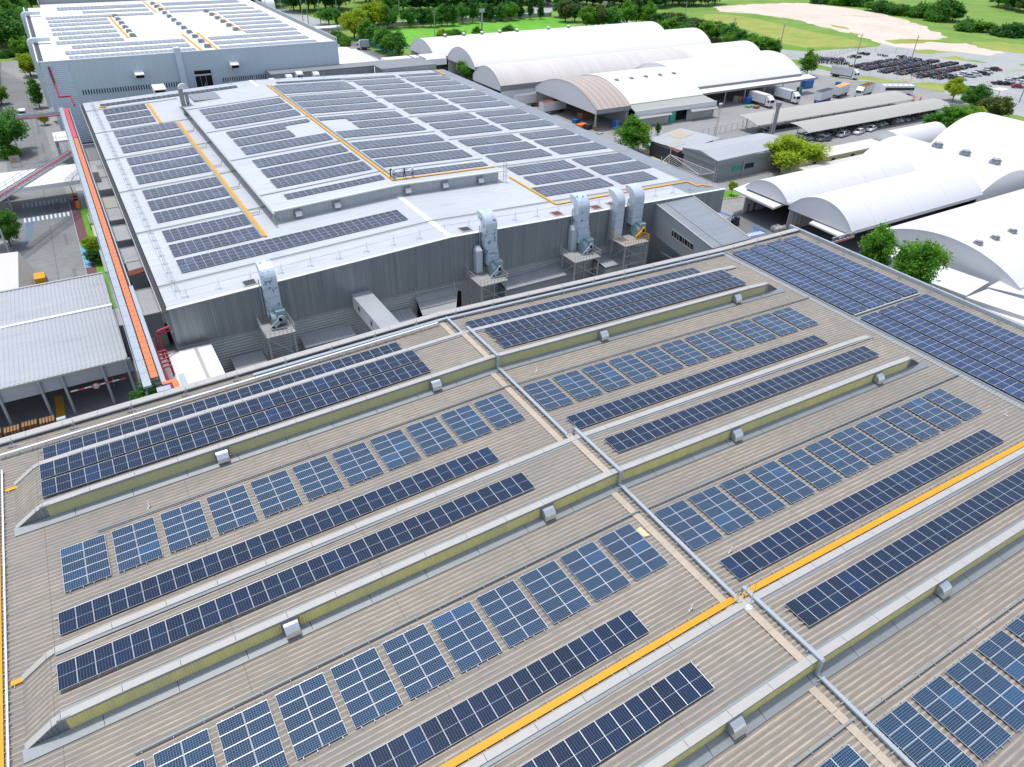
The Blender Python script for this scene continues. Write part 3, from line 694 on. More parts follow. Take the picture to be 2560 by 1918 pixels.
# ladder cage at the raised roof
t = thing('caged_ladder', 'small caged ladder at the right end of the raised roof wall', 'ladder', (64.9, 109.3, zB(64.9)))
m = MB()
for x_ in (-.3, .3): m.bar((x_, 0, 0), (x_, 0, 3.3), .06)
for k in range(8): m.bar((-.3, 0, .3+k*.38), (.3, 0, .3+k*.38), .04)
m.build('ladder', 'rail', t); m = MB()
for k in range(4): 
    for a in range(8): m.bar((.45*math.cos(a*PI/4), -.35+.45*math.sin(a*PI/4), 1.2+k*.7), (.45*math.cos((a+1)*PI/4), -.35+.45*math.sin((a+1)*PI/4), 1.2+k*.7), .04)
m.build('cage', 'rail', t)
# guard posts on B: front edge, left edge, far edge
pb = post(h=1.4, leg=.6, k=.6)
def put2(x, y, z, lab, grp, rz=0, sc=1.0, st=[True]):
    o = pb if st[0] else pb.copy()
    if not st[0]: COL.objects.link(o)
    st[0] = False; o.location = (x, y, z); o.rotation_euler = (0, 0, rz); o.scale = (sc,)*3; tag(o, lab, 'guard post', grp)
x = 7.0
while x < 99: put2(x, 92.2, zB(x)+.02, 'thin bluish lifeline post along the front edge of the white roof', 'lifeline posts along the front edge of the white roof'); x += 4.15
y = 94.5
while y < 204: put2(6.0, y, zB(6)+.02, 'thin bluish tripod lifeline post along the left eave of the white roof', 'lifeline posts along the left eave of the white roof', PI*.9); y += 3.1
x = 8.0
while x < 96: put2(x, 205.6, zB(x)+.02, 'thin pale lifeline post along the far edge of the white roof', 'lifeline posts along the far edge of the white roof', 0, 1.15); x += 6.2
mb = MB(); mb.bar((6.3, 92.3, zB(6)+.95), (6.3, 205, zB(6)+.95), .05); mb.bar((5.7, 92.3, zB(6)+.55), (5.7, 205, zB(6)+.55), .05); mb.bar((6.3, 92.2, zB(6)+1), (BRX, 92.2, BRZ+1), .035); mb.bar((BRX, 92.2, BRZ+1), (98, 92.2, zB(98)+1), .035)
tag(mb.build('lifeline_cable', 'rail', None), 'thin lifeline cables along the left and front edges of the white roof', 'cable')

# ---------------------------------------------------------------- exhaust ducts and platforms on B's front wall
def duct(lab, x0, x1, zt, zb, kink=None, mat='peel', fan=True, fancol='galv', zplat=8.0):
    t = thing('exhaust_duct', lab, 'exhaust duct', ((x0+x1)/2, 88.9, 0)); m = MB(); ya, yb = 88.35, 89.85
    w_ = x1-x0
    def seg(xa, xb, z0, xc, xd, z1): m.hexa([(xa, ya, z0), (xb, ya, z0), (xb, yb, z0), (xa, yb, z0)], [(xc, ya, z1), (xd, ya, z1), (xd, yb, z1), (xc, yb, z1)])
    if kink:
        zk, dx = kink
        seg(x0+dx, x1+dx, zb, x0+dx, x1+dx, zk-.8); seg(x0+dx, x1+dx, zk-.8, x0, x1, zk+.8); seg(x0, x1, zk+.8, x0, x1, zt-.8)
    else: seg(x0, x1, zb, x0, x1, zt-.8)
    k = 9; out = []; inn = []       # elbow turning over the roof edge
    for i in range(k+1):
        a = PI*.62*i/k; out.append((90.45-2.1*math.cos(a), zt-.8+1.75*math.sin(a))); inn.append((90.45-.6*math.cos(a), zt-.8+.55*math.sin(a)))
    m.extr(out+inn[::-1], 0, x0, x1)
    wpart(m, 'duct', mat, t)
    m = MB(); z = zb+1.2
    while z < zt-1: 
        dx = kink[1] if kink and z < kink[0]-.8 else (0 if not kink or z > kink[0]+.8 else kink[1]/2)
        m.box(x0+dx-.04, x1+dx+.04, ya-.04, yb, z, z+.06); z += 1.3
    wpart(m, 'duct_flange', 'galv', t)
    m = MB(); m.bar((x0-.28, 89.7, zb-.5), (x0-.28, 89.7, zt-1), .12)
    wpart(m, 'conduit', 'rail', t)
    if fan:
        xc = (x0+x1)/2+(kink[1] if kink else 0)
        m = MB(); m.cyl((xc-.8, 87.9, zplat+1.0), (xc+1.0, 87.9, zplat+1.0), 1.0, 1.0, 16); m.box(xc-.2, xc+1.05, 87.1, 88.8, zplat+.9, zplat+2.3); wpart(m, 'fan_housing', 'teal', t)
        m = MB(); a = Vector((xc-1.0, 86.7, zplat+.3)); b_ = Vector((xc+.3, 86.7, zplat+1.45)); m.bar(a, b_, .28, .55); m.cyl(a-Vector((0, .14, 0)), a+Vector((0, .14, 0)), .3, .3, 12); m.cyl(b_-Vector((0, .14, 0)), b_+Vector((0, .14, 0)), .42, .42, 12)
        wpart(m, 'belt_guard', fancol, t)
    return t
def platform(lab, x0, x1, z, y0=85.0, y1=89.2, railmat='coping'):
    t = thing('steel_platform', lab, 'platform', ((x0+x1)/2, (y0+y1)/2, 0)); m = MB(); m.box(x0, x1, y0, y1, z-.12, z); wpart(m, 'deck', 'concrete', t)
    for xx in (x0+.25, x1-.25):
        for yy in (y0+.25, y1-.3): m = MB(); m.bar((xx, yy, 0), (xx, yy, z-.12), .2); wpart(m, 'leg', 'rail', t)
    m = MB()
    for k in range(2):
        za, zb_ = z-.3-k*3.6, z-3.6-k*3.6
        m.bar((x0+.25, y0+.25, za), (x1-.25, y0+.25, zb_), .11); m.bar((x0+.25, y0+.25, zb_), (x1-.25, y0+.25, zb_), .13); m.bar((x0+.25, y0+.25, za), (x0+.25, y1-.3, zb_), .11); m.bar((x0+.25, y0+.25, za-1.7), (x1-.25, y0+.25, za-1.7), .09)
    wpart(m, 'brace', 'rail', t)
    m = MB(); n = int((x1-x0)/.55)
    for zz in (z+.55, z+1.05): m.bar((x0, y0, zz), (x1, y0, zz), .05); m.bar((x0, y0, zz), (x0, y1, zz), .05); m.bar((x1, y0, zz), (x1, y1, zz), .05)
    for i in range(n+1): m.bar((x0+(x1-x0)*i/n, y0, z), (x0+(x1-x0)*i/n, y0, z+1.05), .045)
    for yy in (y1,): m.bar((x0, yy, z), (x0, yy, z+1.6), .06); m.bar((x1, yy, z), (x1, yy, z+1.6), .06)
    wpart(m, 'guard_rail', railmat, t)
duct('leftmost exhaust duct on the dark metal front, peeling pale blue foil, straight', 16.0, 17.85, 15.2, 9.4, (9.4, -.05), zplat=8.0)
duct('peeling exhaust duct with a sideways kink, above the long lean-to shed\'s left end', 49.3, 51.3, 16.3, 9.2, (11.6, .35), zplat=7.7)
duct('kinked peeling exhaust duct between the long lean-to shed and the small ribbed shed', 66.4, 68.6, 16.0, 9.3, (11.4, .5), zplat=7.8)
duct('clean narrow exhaust duct without fan, left of the rightmost duct', 74.3, 75.9, 15.6, 8.0, None, 'duct', False)
duct('rightmost clean exhaust duct above the green fan with yellow belt guard', 77.9, 80.0, 15.7, 10.4, None, 'duct', True, 'yellow', 8.5)
for xa, lb in ((48.2, 'second'), (66.0, 'third')):
    t = thing('riser_duct', f'short pale riser duct behind the {lb} kinked exhaust duct', 'duct', (xa, 89, 7)); m = MB(); m.box(xa-.2, xa+.85, 88.9, 89.9, 7.9, 11.6); m.hexa([(xa-.2, 88.9, 11.6), (xa+.85, 88.9, 11.6), (xa+.85, 89.9, 11.6), (xa-.2, 89.9, 11.6)], [(xa, 89.5, 12.2), (xa+.65, 89.5, 12.2), (xa+.65, 89.9, 12.2), (xa, 89.9, 12.2)]); wpart(m, 'duct', 'duct', t)
platform('steel platform tower under the leftmost exhaust duct', 14.5, 18.4, 7.95)
platform('steel platform tower left of the long lean-to shed', 46.6, 51.4, 7.75)
platform('steel platform tower between the lean-to sheds', 63.9, 69.1, 7.85)
platform('steel platform tower with yellow rails under the green fan', 74.1, 79.2, 8.5, railmat='yellow')
for xa, yb_, lb in ((14.9, 91.6, 'leftmost'), (47.6, 91.8, 'second'), (64.5, 91.8, 'third'), (72.3, 91.6, 'fourth'), (76.0, 91.8, 'fifth')):
    t = thing('roof_hatch', f'open roof hatch left of the {lb} exhaust duct', 'roof hatch', (xa, yb_, zB(xa))); s = .0435 if xa < BRX else -.032
    t.rotation_euler = (0, -math.atan(s), 0); m = MB(); m.box(-.9, .9, -.9, .9, .02, .1); m.build('frame', 'coping', t); m = MB(); m.box(-.75, .75, -.75, .75, .1, .11); m.build('opening', 'rust' if lb in ('third', 'fourth', 'fifth') else 'dark', t)

def shed(lab, x0, x1, yb_, zb_, yf, zf_, mat='ribtile', wall='louvre', zlo=0, name='lean_to_shed', open_=False):
    t = thing(name, lab, 'shed', ((x0+x1)/2, (yb_+yf)/2, 0)); m = MB()
    m.hexa([(x0, yf, zf_-.1), (x1, yf, zf_-.1), (x1, yb_, zb_-.1), (x0, yb_, zb_-.1)], [(x0, yf, zf_), (x1, yf, zf_), (x1, yb_, zb_), (x0, yb_, zb_)])
    n = int((x1-x0)/.6)
    for i in range(n+1):
        x = x0+(x1-x0)*i/n; m.bar((x, yf, zf_+.02), (x, yb_, zb_+.02), .08, .06)
    wpart(m, 'roof', mat, t)
    m = MB()
    if not open_:
        k = 12
        for i in range(k):
            z0 = zlo+(zf_-.35-zlo)*i/k; m.box(x0+.15, x1-.15, yf+.25, yf+.31+.05*(i % 2), z0, z0+(zf_-.35-zlo)/k)
        m.box(x0+.12, x0+.2, yf+.3, yb_-.1, zlo, zf_-.3); m.box(x1-.2, x1-.12, yf+.3, yb_-.1, zlo, zf_-.3)
        wpart(m, 'wall', wall, t)
    m = MB(); m.box(x0, x1, yf+.05, yf+.2, zf_-.5, zf_-.12); wpart(m, 'fascia', 'flash', t)
    return t
shed('small lean-to with blue-grey sheet roof beside the leftmost platform tower', 19.9, 27.3, 90.1, 4.1, 87.6, 3.5)
shed('tiny blue-grey lean-to right of the enclosed footbridge', 33.2, 37.0, 90.1, 4.2, 87.3, 3.6)
shed('long lean-to shed with grey flat sheet roof along the dark metal front', 52.6, 66.0, 90.1, 5.3, 87.3, 4.7, 'lowroof', 'cladBx')
shed('small ribbed lean-to shed left of the yellow-railed platform', 71.6, 77.0, 90.1, 5.0, 86.6, 4.6, 'ribtile', 'louvre')
shed('low lean-to at the far left end of the dark metal front', 10.2, 14.4, 90.1, 3.4, 87.0, 2.9)
t = thing('awning', 'tilted white lattice awning over a black loading opening in the dark metal front', 'awning', (42, 88.5, 5)); m = MB()
m.hexa([(37.6, 86.6, 4.25), (43.0, 86.4, 4.25), (45.2, 90, 5.8), (38.0, 90, 5.8)], [(37.6, 86.6, 4.33), (43.0, 86.4, 4.33), (45.2, 90, 5.88), (38.0, 90, 5.88)]); wpart(m, 'panel', 'lowroof', t)
m = MB()
for i in range(15): a = i/14; m.bar((37.6+5.4*a, 86.6-.2*a, 4.36), (38+7.2*a, 90, 5.92), .09)
for k in (0, .33, .66, 1): m.bar((37.6+.4*k, 86.6+3.4*k, 4.4+1.55*k), (43+2.2*k, 86.4+3.6*k, 4.4+1.55*k), .13)
m.bar((38.2, 88, 4.9), (38.0, 90, 7.4), .08); m.bar((44, 88, 4.9), (44.5, 90, 7.4), .08); wpart(m, 'frame', 'coping', t)
mb = MB(); mb.box(38.3, 45.8, 90.0, 90.26, 0, 4.9); o = mb.build('loading_door_opening', 'black', facB)
t = thing('footbridge', 'enclosed grey-white footbridge between the dark metal front and the tan roof', 'footbridge', (29.5, 81, 6)); m = MB()
m.box(28.15, 30.8, 72.0, 89.98, 6.5, 8.7); wpart(m, 'wall', 'gable', t); m = MB(); m.box(28.05, 30.9, 71.9, 89.99, 8.7, 8.8); wpart(m, 'roof', 'lowroof', t)
for y in (87.3, 82.6, 77.5):
    m = MB(); m.box(28.1, 28.15, y-.35, y+.35, 7.3, 8.1); wf = wpart(m, 'window', 'rail', t); m = MB(); m.box(28.07, 28.1, y-.25, y+.25, 7.4, 8.0); wpart(m, 'pane', 'glass', wf)
m = MB(); m.bar((28.4, 84, 0), (28.4, 84, 6.5), .3); wpart(m, 'leg', 'rail', t); m = MB(); m.bar((28.4, 76, 0), (28.4, 76, 6.5), .3); wpart(m, 'leg', 'rail', t)
# sloped annex at the right end
t = thing('sloped_annex', 'blue-grey annex with a steep single-pitch roof at the right end of the dark metal front', 'annex building', (88.5, 83, 0)); m = MB()
m.hexa([(84.2, 75.3, 9.75), (92.9, 75.3, 9.75), (92.9, 90.0, 12.35), (84.2, 90.0, 12.35)], [(84.2, 75.3, 9.9), (92.9, 75.3, 9.9), (92.9, 90.0, 12.5), (84.2, 90.0, 12.5)]); wpart(m, 'roof', 'roofBgray', t)
m = MB()
for x in (84.2, 92.75): m.hexa([(x, 75.3, 9.9), (x+.25, 75.3, 9.9), (x+.25, 90, 12.5), (x, 90, 12.5)], [(x, 75.3, 10.02), (x+.25, 75.3, 10.02), (x+.25, 90, 12.62), (x, 90, 12.62)])
m.bar((86.5, 75.3, 9.98), (86.3, 90, 12.58), .09); wpart(m, 'trim', 'coping', t)
m = MB(); m.hexa([(84.3, 75.6, 5.0), (84.5, 75.6, 5.0), (84.5, 89.98, 7.1), (84.3, 89.98, 7.1)], [(84.3, 75.6, 9.75), (84.5, 75.6, 9.75), (84.5, 89.98, 12.3), (84.3, 89.98, 12.3)])
m.hexa([(92.6, 75.6, 5.0), (92.8, 75.6, 5.0), (92.8, 89.98, 7.1), (92.6, 89.98, 7.1)], [(92.6, 75.6, 9.75), (92.8, 75.6, 9.75), (92.8, 89.98, 12.3), (92.6, 89.98, 12.3)]); m.box(84.5, 92.6, 75.6, 75.8, 5, 9.7); wpart(m, 'wall', flat('annex_wall', (.34, .37, .39), .5, 0, .06), t)
m = MB(); m.hexa([(84.24, 79.5, 7.9), (84.3, 79.5, 7.9), (84.3, 85.0, 8.5), (84.24, 85.0, 8.5)], [(84.24, 79.5, 8.9), (84.3, 79.5, 8.9), (84.3, 85.0, 9.6), (84.24, 85.0, 9.6)]); wf = wpart(m, 'window', 'glass', t)
m = MB()
for i in range(9): y = 79.5+5.5*i/8; z = 7.9+.6*i/8; m.bar((84.2, y, z), (84.2, y+(.25 if i % 2 else 0), z+1.05), .07)
m.bar((84.2, 79.5, 7.85), (84.2, 85, 8.45), .08); m.bar((84.2, 79.5, 8.95), (84.2, 85, 9.65), .08); wpart(m, 'frame', 'coping', wf)
# ground level doorway pieces in the gap
t = thing('height_barrier', 'white-and-red height barrier with a round limit sign under the sloped annex', 'barrier', (86, 84, 3)); m = MB(); m.bar((85.3, 88, 4.0), (85.3, 79.5, 4.0), .14); wpart(m, 'bar', 'white', t); m = MB(); m.cyl((85.15, 82.2, 4.1), (85.05, 82.2, 4.1), .42, .42, 16); wpart(m, 'sign', 'pinkred', t); m = MB(); m.cyl((85.05, 82.2, 4.1), (85.03, 82.2, 4.1), .3, .3, 16); wpart(m, 'sign_face', 'white', t)
t = thing('wall_sign', 'small white notice board on the lower wall near the yellow-railed platform', 'sign', (82.2, 90, 5)); m = MB(); m.box(81.0, 83.0, 90.1, 90.2, 5.1, 6.3); wpart(m, 'board', 'white', t); m = MB()
for i, (a, b_) in enumerate(((5.85, .6), (5.85, 1.35), (5.4, .45), (5.4, 1.2))): m.box(81+b_-.25, 81+b_+.25, 90.08, 90.1, a-.1, a+.1)
wpart(m, 'print', 'blue', t)

# ---------------------------------------------------------------- BUILDING C (far white roof)
CX0, CX1, CY0, CY1, CZT = -2.0, 73.0, 219.6, 330.0, 20.0
facC = thing('far_hall', 'tall hall in the far left with a bright white roof and pale blue-grey front wall', 'factory building')
mb = MB(); mb.box(CX0, CX1, CY0, 322, CZT-.3, CZT); mb.box(2.7, CX1, 322, 330, CZT-.3, CZT); mb.build('roof', 'roofC', facC)
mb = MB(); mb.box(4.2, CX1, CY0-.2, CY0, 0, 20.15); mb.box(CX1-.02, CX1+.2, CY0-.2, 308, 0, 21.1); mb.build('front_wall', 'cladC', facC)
mb = MB(); mb.box(CX1-.25, CX1-.03, CY0, 308, CZT, 21.05); mb.box(2.7, CX1, 330, 330.3, CZT, 21.6); mb.box(2.4, 2.7, 322, 330.3, CZT, 21.4); mb.build('parapet', 'flash', facC)
mb = MB(); n = 44; vs = []; fs = []
for i in range(n*2+1): z = .2+19.85*i/(n*2); y = CY0-.25 if i % 2 else CY0-.07; vs += [(CX0, y, z), (4.2, y, z)]
for i in range(n*2): fs.append((2*i, 2*i+1, 2*i+3, 2*i+2))
vs2 = []; b0 = len(vs)
for i in range(n*2+1): z = .2+19.85*i/(n*2); x = CX0-.2 if i % 2 else CX0; vs += [(x, CY0, z), (x, 322, z)]
for i in range(n*2): fs.append((b0+2*i, b0+2*i+1, b0+2*i+3, b0+2*i+2))
mb.add(vs, fs); mb.build('louvre_corner', 'louvreC', facC, fix=False)
mb = MB(); mb.box(CX0-.1, CX1, CY0-.28, CY0+.25, 20.0, 20.2); mb.box(CX0-.5, CX0-.2, CY0, 322, 19.5, 20.25); mb.build('edge_trim', 'white', facC)
mb = MB(); mb.box(CX0-.2, CX0+.9, CY0+.5, 322, 20.0, 20.02); mb.build('gutter', 'dark', facC)
mb = MB()
for x0, x1 in ((4.9, 29.2), (31, 31)):
    if x1 > x0:
        mb.box(x0, x1, CY0-.32, CY0-.2, 11.9, 12.95)
o = mb.build('window_band', 'glass', facC); mb = MB(); x = 4.9
while x < 29.2: mb.box(x, x+.32, CY0-.36, CY0-.31, 11.9, 12.95); x += .62
mb.build('mullion', 'cladC', o)
mb = MB(); mb.box(39.4, 52, CY0-.32, CY0-.2, 12.0, 13.0); o = mb.build('window_band', 'glass', facC); mb = MB(); x = 39.4
while x < 52: mb.box(x, x+.3, CY0-.36, CY0-.31, 12.0, 13.0); x += .6
mb.build('mullion', 'cladC', o)
mb = MB(); mb.box(32.7, 37.0, CY0-.3, CY0-.2, 10.5, 15.3); o = mb.build('tall_opening', 'black', facC); mb = MB(); mb.box(32.4, 32.7, CY0-.4, CY0-.2, 10.5, 15.5); mb.box(37.0, 37.3, CY0-.4, CY0-.2, 10.5, 15.5); mb.box(32.7, 37, CY0-.34, CY0-.3, 14.0, 14.4)
for x in (34, 35.4): mb.box(x, x+.06, CY0-.33, CY0-.3, 10.5, 14)
mb.build('frame', 'cladC', o)
for x, z in ((19.2, 15.7), (43.2, 16.2)):
    mb = MB(); mb.hexa([(x-1.1, CY0-2.4, z-.7), (x+1.1, CY0-2.4, z-.7), (x+1.1, CY0-.2, z-.7), (x-1.1, CY0-.2, z-.7)], [(x-1.1, CY0-2.4, z+.2), (x+1.1, CY0-2.4, z+.2), (x+1.1, CY0-.2, z+.8), (x-1.1, CY0-.2, z+.8)])
    o = mb.build('wall_ventilator', 'white', facC); mb = MB(); mb.box(x-1.0, x+1.0, CY0-2.44, CY0-2.40, z-.62, z+.05); mb.build('vent_mouth', 'black', o)
mb = MB(); mb.box(28.9, 30.4, CY0-1.0, CY0-.2, 8, 20.3); mb.box(28.9, 30.4, CY0-1.0, CY0+1.2, 20.3, 21.3); mb.build('wall_duct', 'louvreC', facC)
mb = MB(); mb.bar((22.6, 213, 11.0), (26.4, 213, 11.0), .1)
mb.build('conduit', 'rail', facC); 
t = thing('yellow_balcony', 'small balcony with orange-yellow railing below the tall dark opening of the far hall', 'balcony', (35, 218, 10)); m = MB(); m.box(31.5, 39, 217.5, 219.3, 9.8, 9.95); wpart(m, 'floor', 'lowroof', t); m = MB()
for zz in (10.5, 11.1): m.bar((31.5, 217.5, zz), (39, 217.5, zz), .09)
for i in range(16): m.bar((31.5+.5*i, 217.5, 9.9), (31.5+.5*i, 217.5, 11.1), .07)
wpart(m, 'railing', 'yellow', t)
def rowC(lab, x0, x1, top, dep=5.0):
    m = MB(); n = int((x1-x0)/1.16); p = (x1-x0)/n; rows = max(1, round(dep/2.5)); q = dep/rows
    for j in range(rows):
        for i in range(n):
            m.box(i*p, (i+1)*p-.03, top-dep+j*q-top, top-dep+(j+1)*q-.04-top, .12, .16)
            mm = m; X0, X1, Y0, Y1 = i*p+.05, (i+1)*p-.08, -dep+j*q+.05, -dep+(j+1)*q-.09
            mm.add([(X0, Y0, .163), (X1, Y0, .163), (X1, Y1, .163), (X0, Y1, .163)], [(0, 1, 2, 3)], 1)
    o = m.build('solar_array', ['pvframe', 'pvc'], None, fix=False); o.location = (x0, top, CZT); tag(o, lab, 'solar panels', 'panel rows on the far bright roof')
LT = [(224.3, 4.6, 34.9), (232.0, 4.2, 34.6), (240.1, 6.3, 34.8), (248.1, 3.1, 20), (255.9, 4.1, 19.9), (263.8, 3.1, 20), (272.1, 3.2, 20), (280.8, 3.1, 20), (288.5, 3.1, 20.1), (296.4, 2.9, 35.0), (306.8, 14.2, 35.1), (319.0, 7.3, 35.3)]
for i, (tp, a, b_) in enumerate(LT): rowC(f'{ORD[i]} panel row from the front on the left half of the far bright roof', a, b_, tp, 4.7 if i < 11 else 7.5)
RT = [(224.3, 41, 68), (232.2, 41.1, 67.8), (240.2, 41.4, 68), (247.8, 53.3, 69), (256.0, 54, 69), (264, 54.3, 69.1), (272, 54.4, 69.2), (280.4, 54.6, 69.3), (288.8, 54.8, 69.4), (298.6, 40.5, 69), (307, 40.5, 68.6), (320, 41.2, 68.3)]
for i, (tp, a, b_) in enumerate(RT): rowC(f'{ORD[i]} panel row from the front on the right half of the far bright roof', a, b_, tp, 4.7 if i < 11 else 7.5)
def vent_mesh(name='roof_ventilator', r=.55, mat='flash'):
    m = MB(); m.box(-.75*r/.55, .75*r/.55, -.6, .6, 0, .5, 0); m.hexa([(-.75, -.75, .5), (.75, -.75, .5), (.75, .75, .5), (-.75, .75, .5)], [(-.45, -.45, .85), (.45, -.45, .85), (.45, .45, .85), (-.45, .45, .85)], 0)
    m.cyl((0, 0, .85), (0, 0, 1.25), .6, .6, 12, 1); m.cyl((0, 0, 1.25), (0, 0, 1.42), .85, .6, 12, 1)
    return m.build(name, [mat, 'white'], None)
vm = vent_mesh(); st_ = [True]
def putv(x, y, z, lab, grp, sc=1.0, src=None):
    o = vm if st_[0] else vm.copy()
    if not st_[0]: COL.objects.link(o)
    st_[0] = False; o.location = (x, y, z); o.scale = (sc,)*3; tag(o, lab, 'roof ventilator', grp); return o
vmc = MB(); vmc.hexa([(-.9, -.9, 0), (1.0, -.9, 0), (1.0, .9, 0), (-.9, .9, 0)], [(-.75, -.7, .95), (.45, -.7, .95), (.45, .7, .95), (-.75, .7, .95)], 0); vmc.hexa([(-.95, -.5, .95), (.5, -.8, .95), (.5, .8, .95), (-.95, .8, .95)], [(-.95, -.5, 1.15), (.4, -.7, 1.1), (.4, .8, 1.1), (-.95, .8, 1.15)], 1)
vmc = vmc.build('roof_ventilator', ['cladB', 'white'], None); vms = [True]
def putc(x, y, z, lab, grp, sc=1.0):
    o = vmc if vms[0] else vmc.copy()
    if not vms[0]: COL.objects.link(o)
    vms[0] = False; o.location = (x, y, z); o.scale = (sc,)*3; tag(o, lab, 'roof ventilator', grp)
for i, y in enumerate((290.1, 282, 273.7, 265.2, 257.1, 249.4)): putc(22.9, y, CZT, 'grey box ventilator in the left line on the far bright roof', 'left line of ventilators on the far roof', 1.0)
for i in range(12): putc(38.35, 316.5-8.4*i, CZT, 'grey box ventilator in the middle line on the far bright roof', 'middle line of ventilators on the far roof', 1.0)
for i, y in enumerate((291, 282.3, 274, 265.9, 257.7, 249.3)): putc(51.7, y, CZT, 'grey box ventilator in the right line on the far bright roof', 'right line of ventilators on the far roof', 1.0)
for lab, pts in (('yellow walkway left of the left ventilator line on the far bright roof', [(21.2, 290.7), (21.3, 247.5)]), ('front yellow walkway left of the middle ventilators on the far bright roof', [(35.95, 249), (35.9, 221)]), ('front yellow walkway right of the middle ventilators on the far bright roof', [(40.4, 249.3), (40, 221)]),
                 ('far yellow walkway left of the middle ventilators on the far bright roof', [(36.4, 327), (36.1, 296)]), ('far yellow walkway right of the middle ventilators on the far bright roof', [(40.1, 322), (40, 300)]), ('yellow walkway right of the right ventilator line on the far bright roof', [(53.4, 290.6), (53.2, 247.5)])):
    walkway(lab, [(a, b_, CZT+.1) for a, b_ in pts], .7, ribs=None)
for i, (y, q) in enumerate(((247, 'nearer'), (300, 'farther'))):      # side ducts hooking over the left edge
    t = thing('exhaust_duct', f'{q} pale duct climbing the left side of the far hall and bending over its roof', 'exhaust duct', (CX0, y, 0)); m = MB()
    m.box(CX0-1.7, CX0-.55, y-.9, y+.9, 4, 20.2); k = 8; out = [(CX0-.3-1.4*math.cos(PI*j/k*.5), 20.2+1.3*math.sin(PI*j/k*.5)) for j in range(k+1)]
    m.extr(out+[(CX0+4, 21.5), (CX0+4, 20.6), (CX0-.5, 20.6), (CX0-.55, 20.2)], 1, y-.9, y+.9); wpart(m, 'duct', 'duct', t)
t = thing('round_duct', 'row end of white round ducts behind the right parapet of the far hall', 'duct', (75, 300, 18)); m = MB(); m.cyl((73.6, 297, 20.5), (76.5, 297, 20.5), 2.2, 2.2, 18); m.cyl((73.6, 301, 20.2), (76.5, 301, 20.2), 1.9, 1.9, 18); wpart(m, 'duct', 'white', t)
# low grey U-shaped flat building in front of C's right part
t = thing('grey_flat_building', 'low grey flat-roofed building with a notch, in front of the far hall', 'building', (80, 215, 0)); m = MB()
zg = 14.0
for (a, b_, c, d) in ((51.5, 99, 213.2, 219.2), (81.5, 99, 207.6, 213.2)): m.box(a, b_, c, d, zg-.25, zg)
o = wpart(m, 'roof', 'darkroof', t); m = MB(); m.box(51.6, 81.5, 213.3, 213.5, 0, zg-.2); m.box(51.6, 51.8, 213.5, 219, 0, zg-.2); m.box(81.6, 81.8, 207.7, 213.2, 0, zg-.2); m.box(81.8, 98.8, 207.5, 207.7, 0, zg-.2); wpart(m, 'wall', 'cladBx', t)
for i, (x, zz, w_) in enumerate(((50.2, 13.0, 1.5), (54.9, 13.6, 1.6), (57.8, 14.2, 1.7), (62.4, 13.7, 1.6))):
    t = thing('exhaust_hood', f'{("leftmost round", "small", "tall", "rightmost small")[i]} white exhaust hood standing at the far edge of the white roof', 'exhaust hood', (x, 208.6, 0)); m = MB()
    prof = [(207.4, 8), (207.4, zz)]+[(208.4-1.0*math.cos(j*PI/12), zz+.9*math.sin(j*PI/12)) for j in range(7)]+[(209.2, zz+.9), (209.2, 8)]
    m.extr(prof, 0, x-w_/2, x+w_/2); wpart(m, 'duct', 'white', t); m = MB(); m.box(x-w_/2+.15, x+w_/2-.15, 207.33, 207.4, zz-.4, zz+.15); wpart(m, 'mouth', 'black', t)
t = thing('exhaust_hood', 'wide white box hood between the two halls, left of the goose-neck fan', 'exhaust hood', (22, 208.6, 0)); m = MB(); m.hexa([(20.6, 207.4, 13.2), (23.5, 207.4, 13.2), (23.5, 210.4, 13.2), (20.6, 210.4, 13.2)], [(20.6, 207.4, 14.0), (23.5, 207.4, 14.0), (23.5, 210.4, 14.7), (20.6, 210.4, 14.7)]); m.box(20.9, 23.2, 208, 210.2, 6, 13.2); wpart(m, 'duct', 'white', t); m = MB(); m.box(20.8, 23.3, 207.35, 207.4, 13.3, 13.8); wpart(m, 'mouth', 'black', t)
# fan stack on B roof near far left
t = thing('fan_stack', 'grey fan with a goose-neck duct rising at the far end of the raised roof', 'exhaust fan', (24, 182, zB(24))); m = MB()
m.box(-.9, .9, -.8, .8, 0, 1.4); m.box(-1.0, -.1, -.5, .5, 1.4, 5.6); m.box(.15, .8, -.4, .4, 1.2, 4.8); m.build('housing', 'flash', t); m = MB(); prof = [(-1.0, 5.5)]+[(.1-1.1*math.cos(j*PI/8), 5.6+1.1*math.sin(j*PI/8)) for j in range(9)]+[(.4, 5.6)]; m.extr([(a, b_) for a, b_ in prof], 1, -.5, .5); m.build('elbow', 'steel', t); m = MB(); m.bar((-.3, -.9, .9), (.9, -.9, 2.6), .35, .5); m.build('belt_guard', 'galv', t)
t = thing('metal_plate', 'flat grey metal cover on the white roof beside the goose-neck fan', 'cover', (29, 187, zR(29))); m = MB(); m.box(-3, 3, -3.4, 3.4, .02, .22); m.build('cover', 'flash', t)

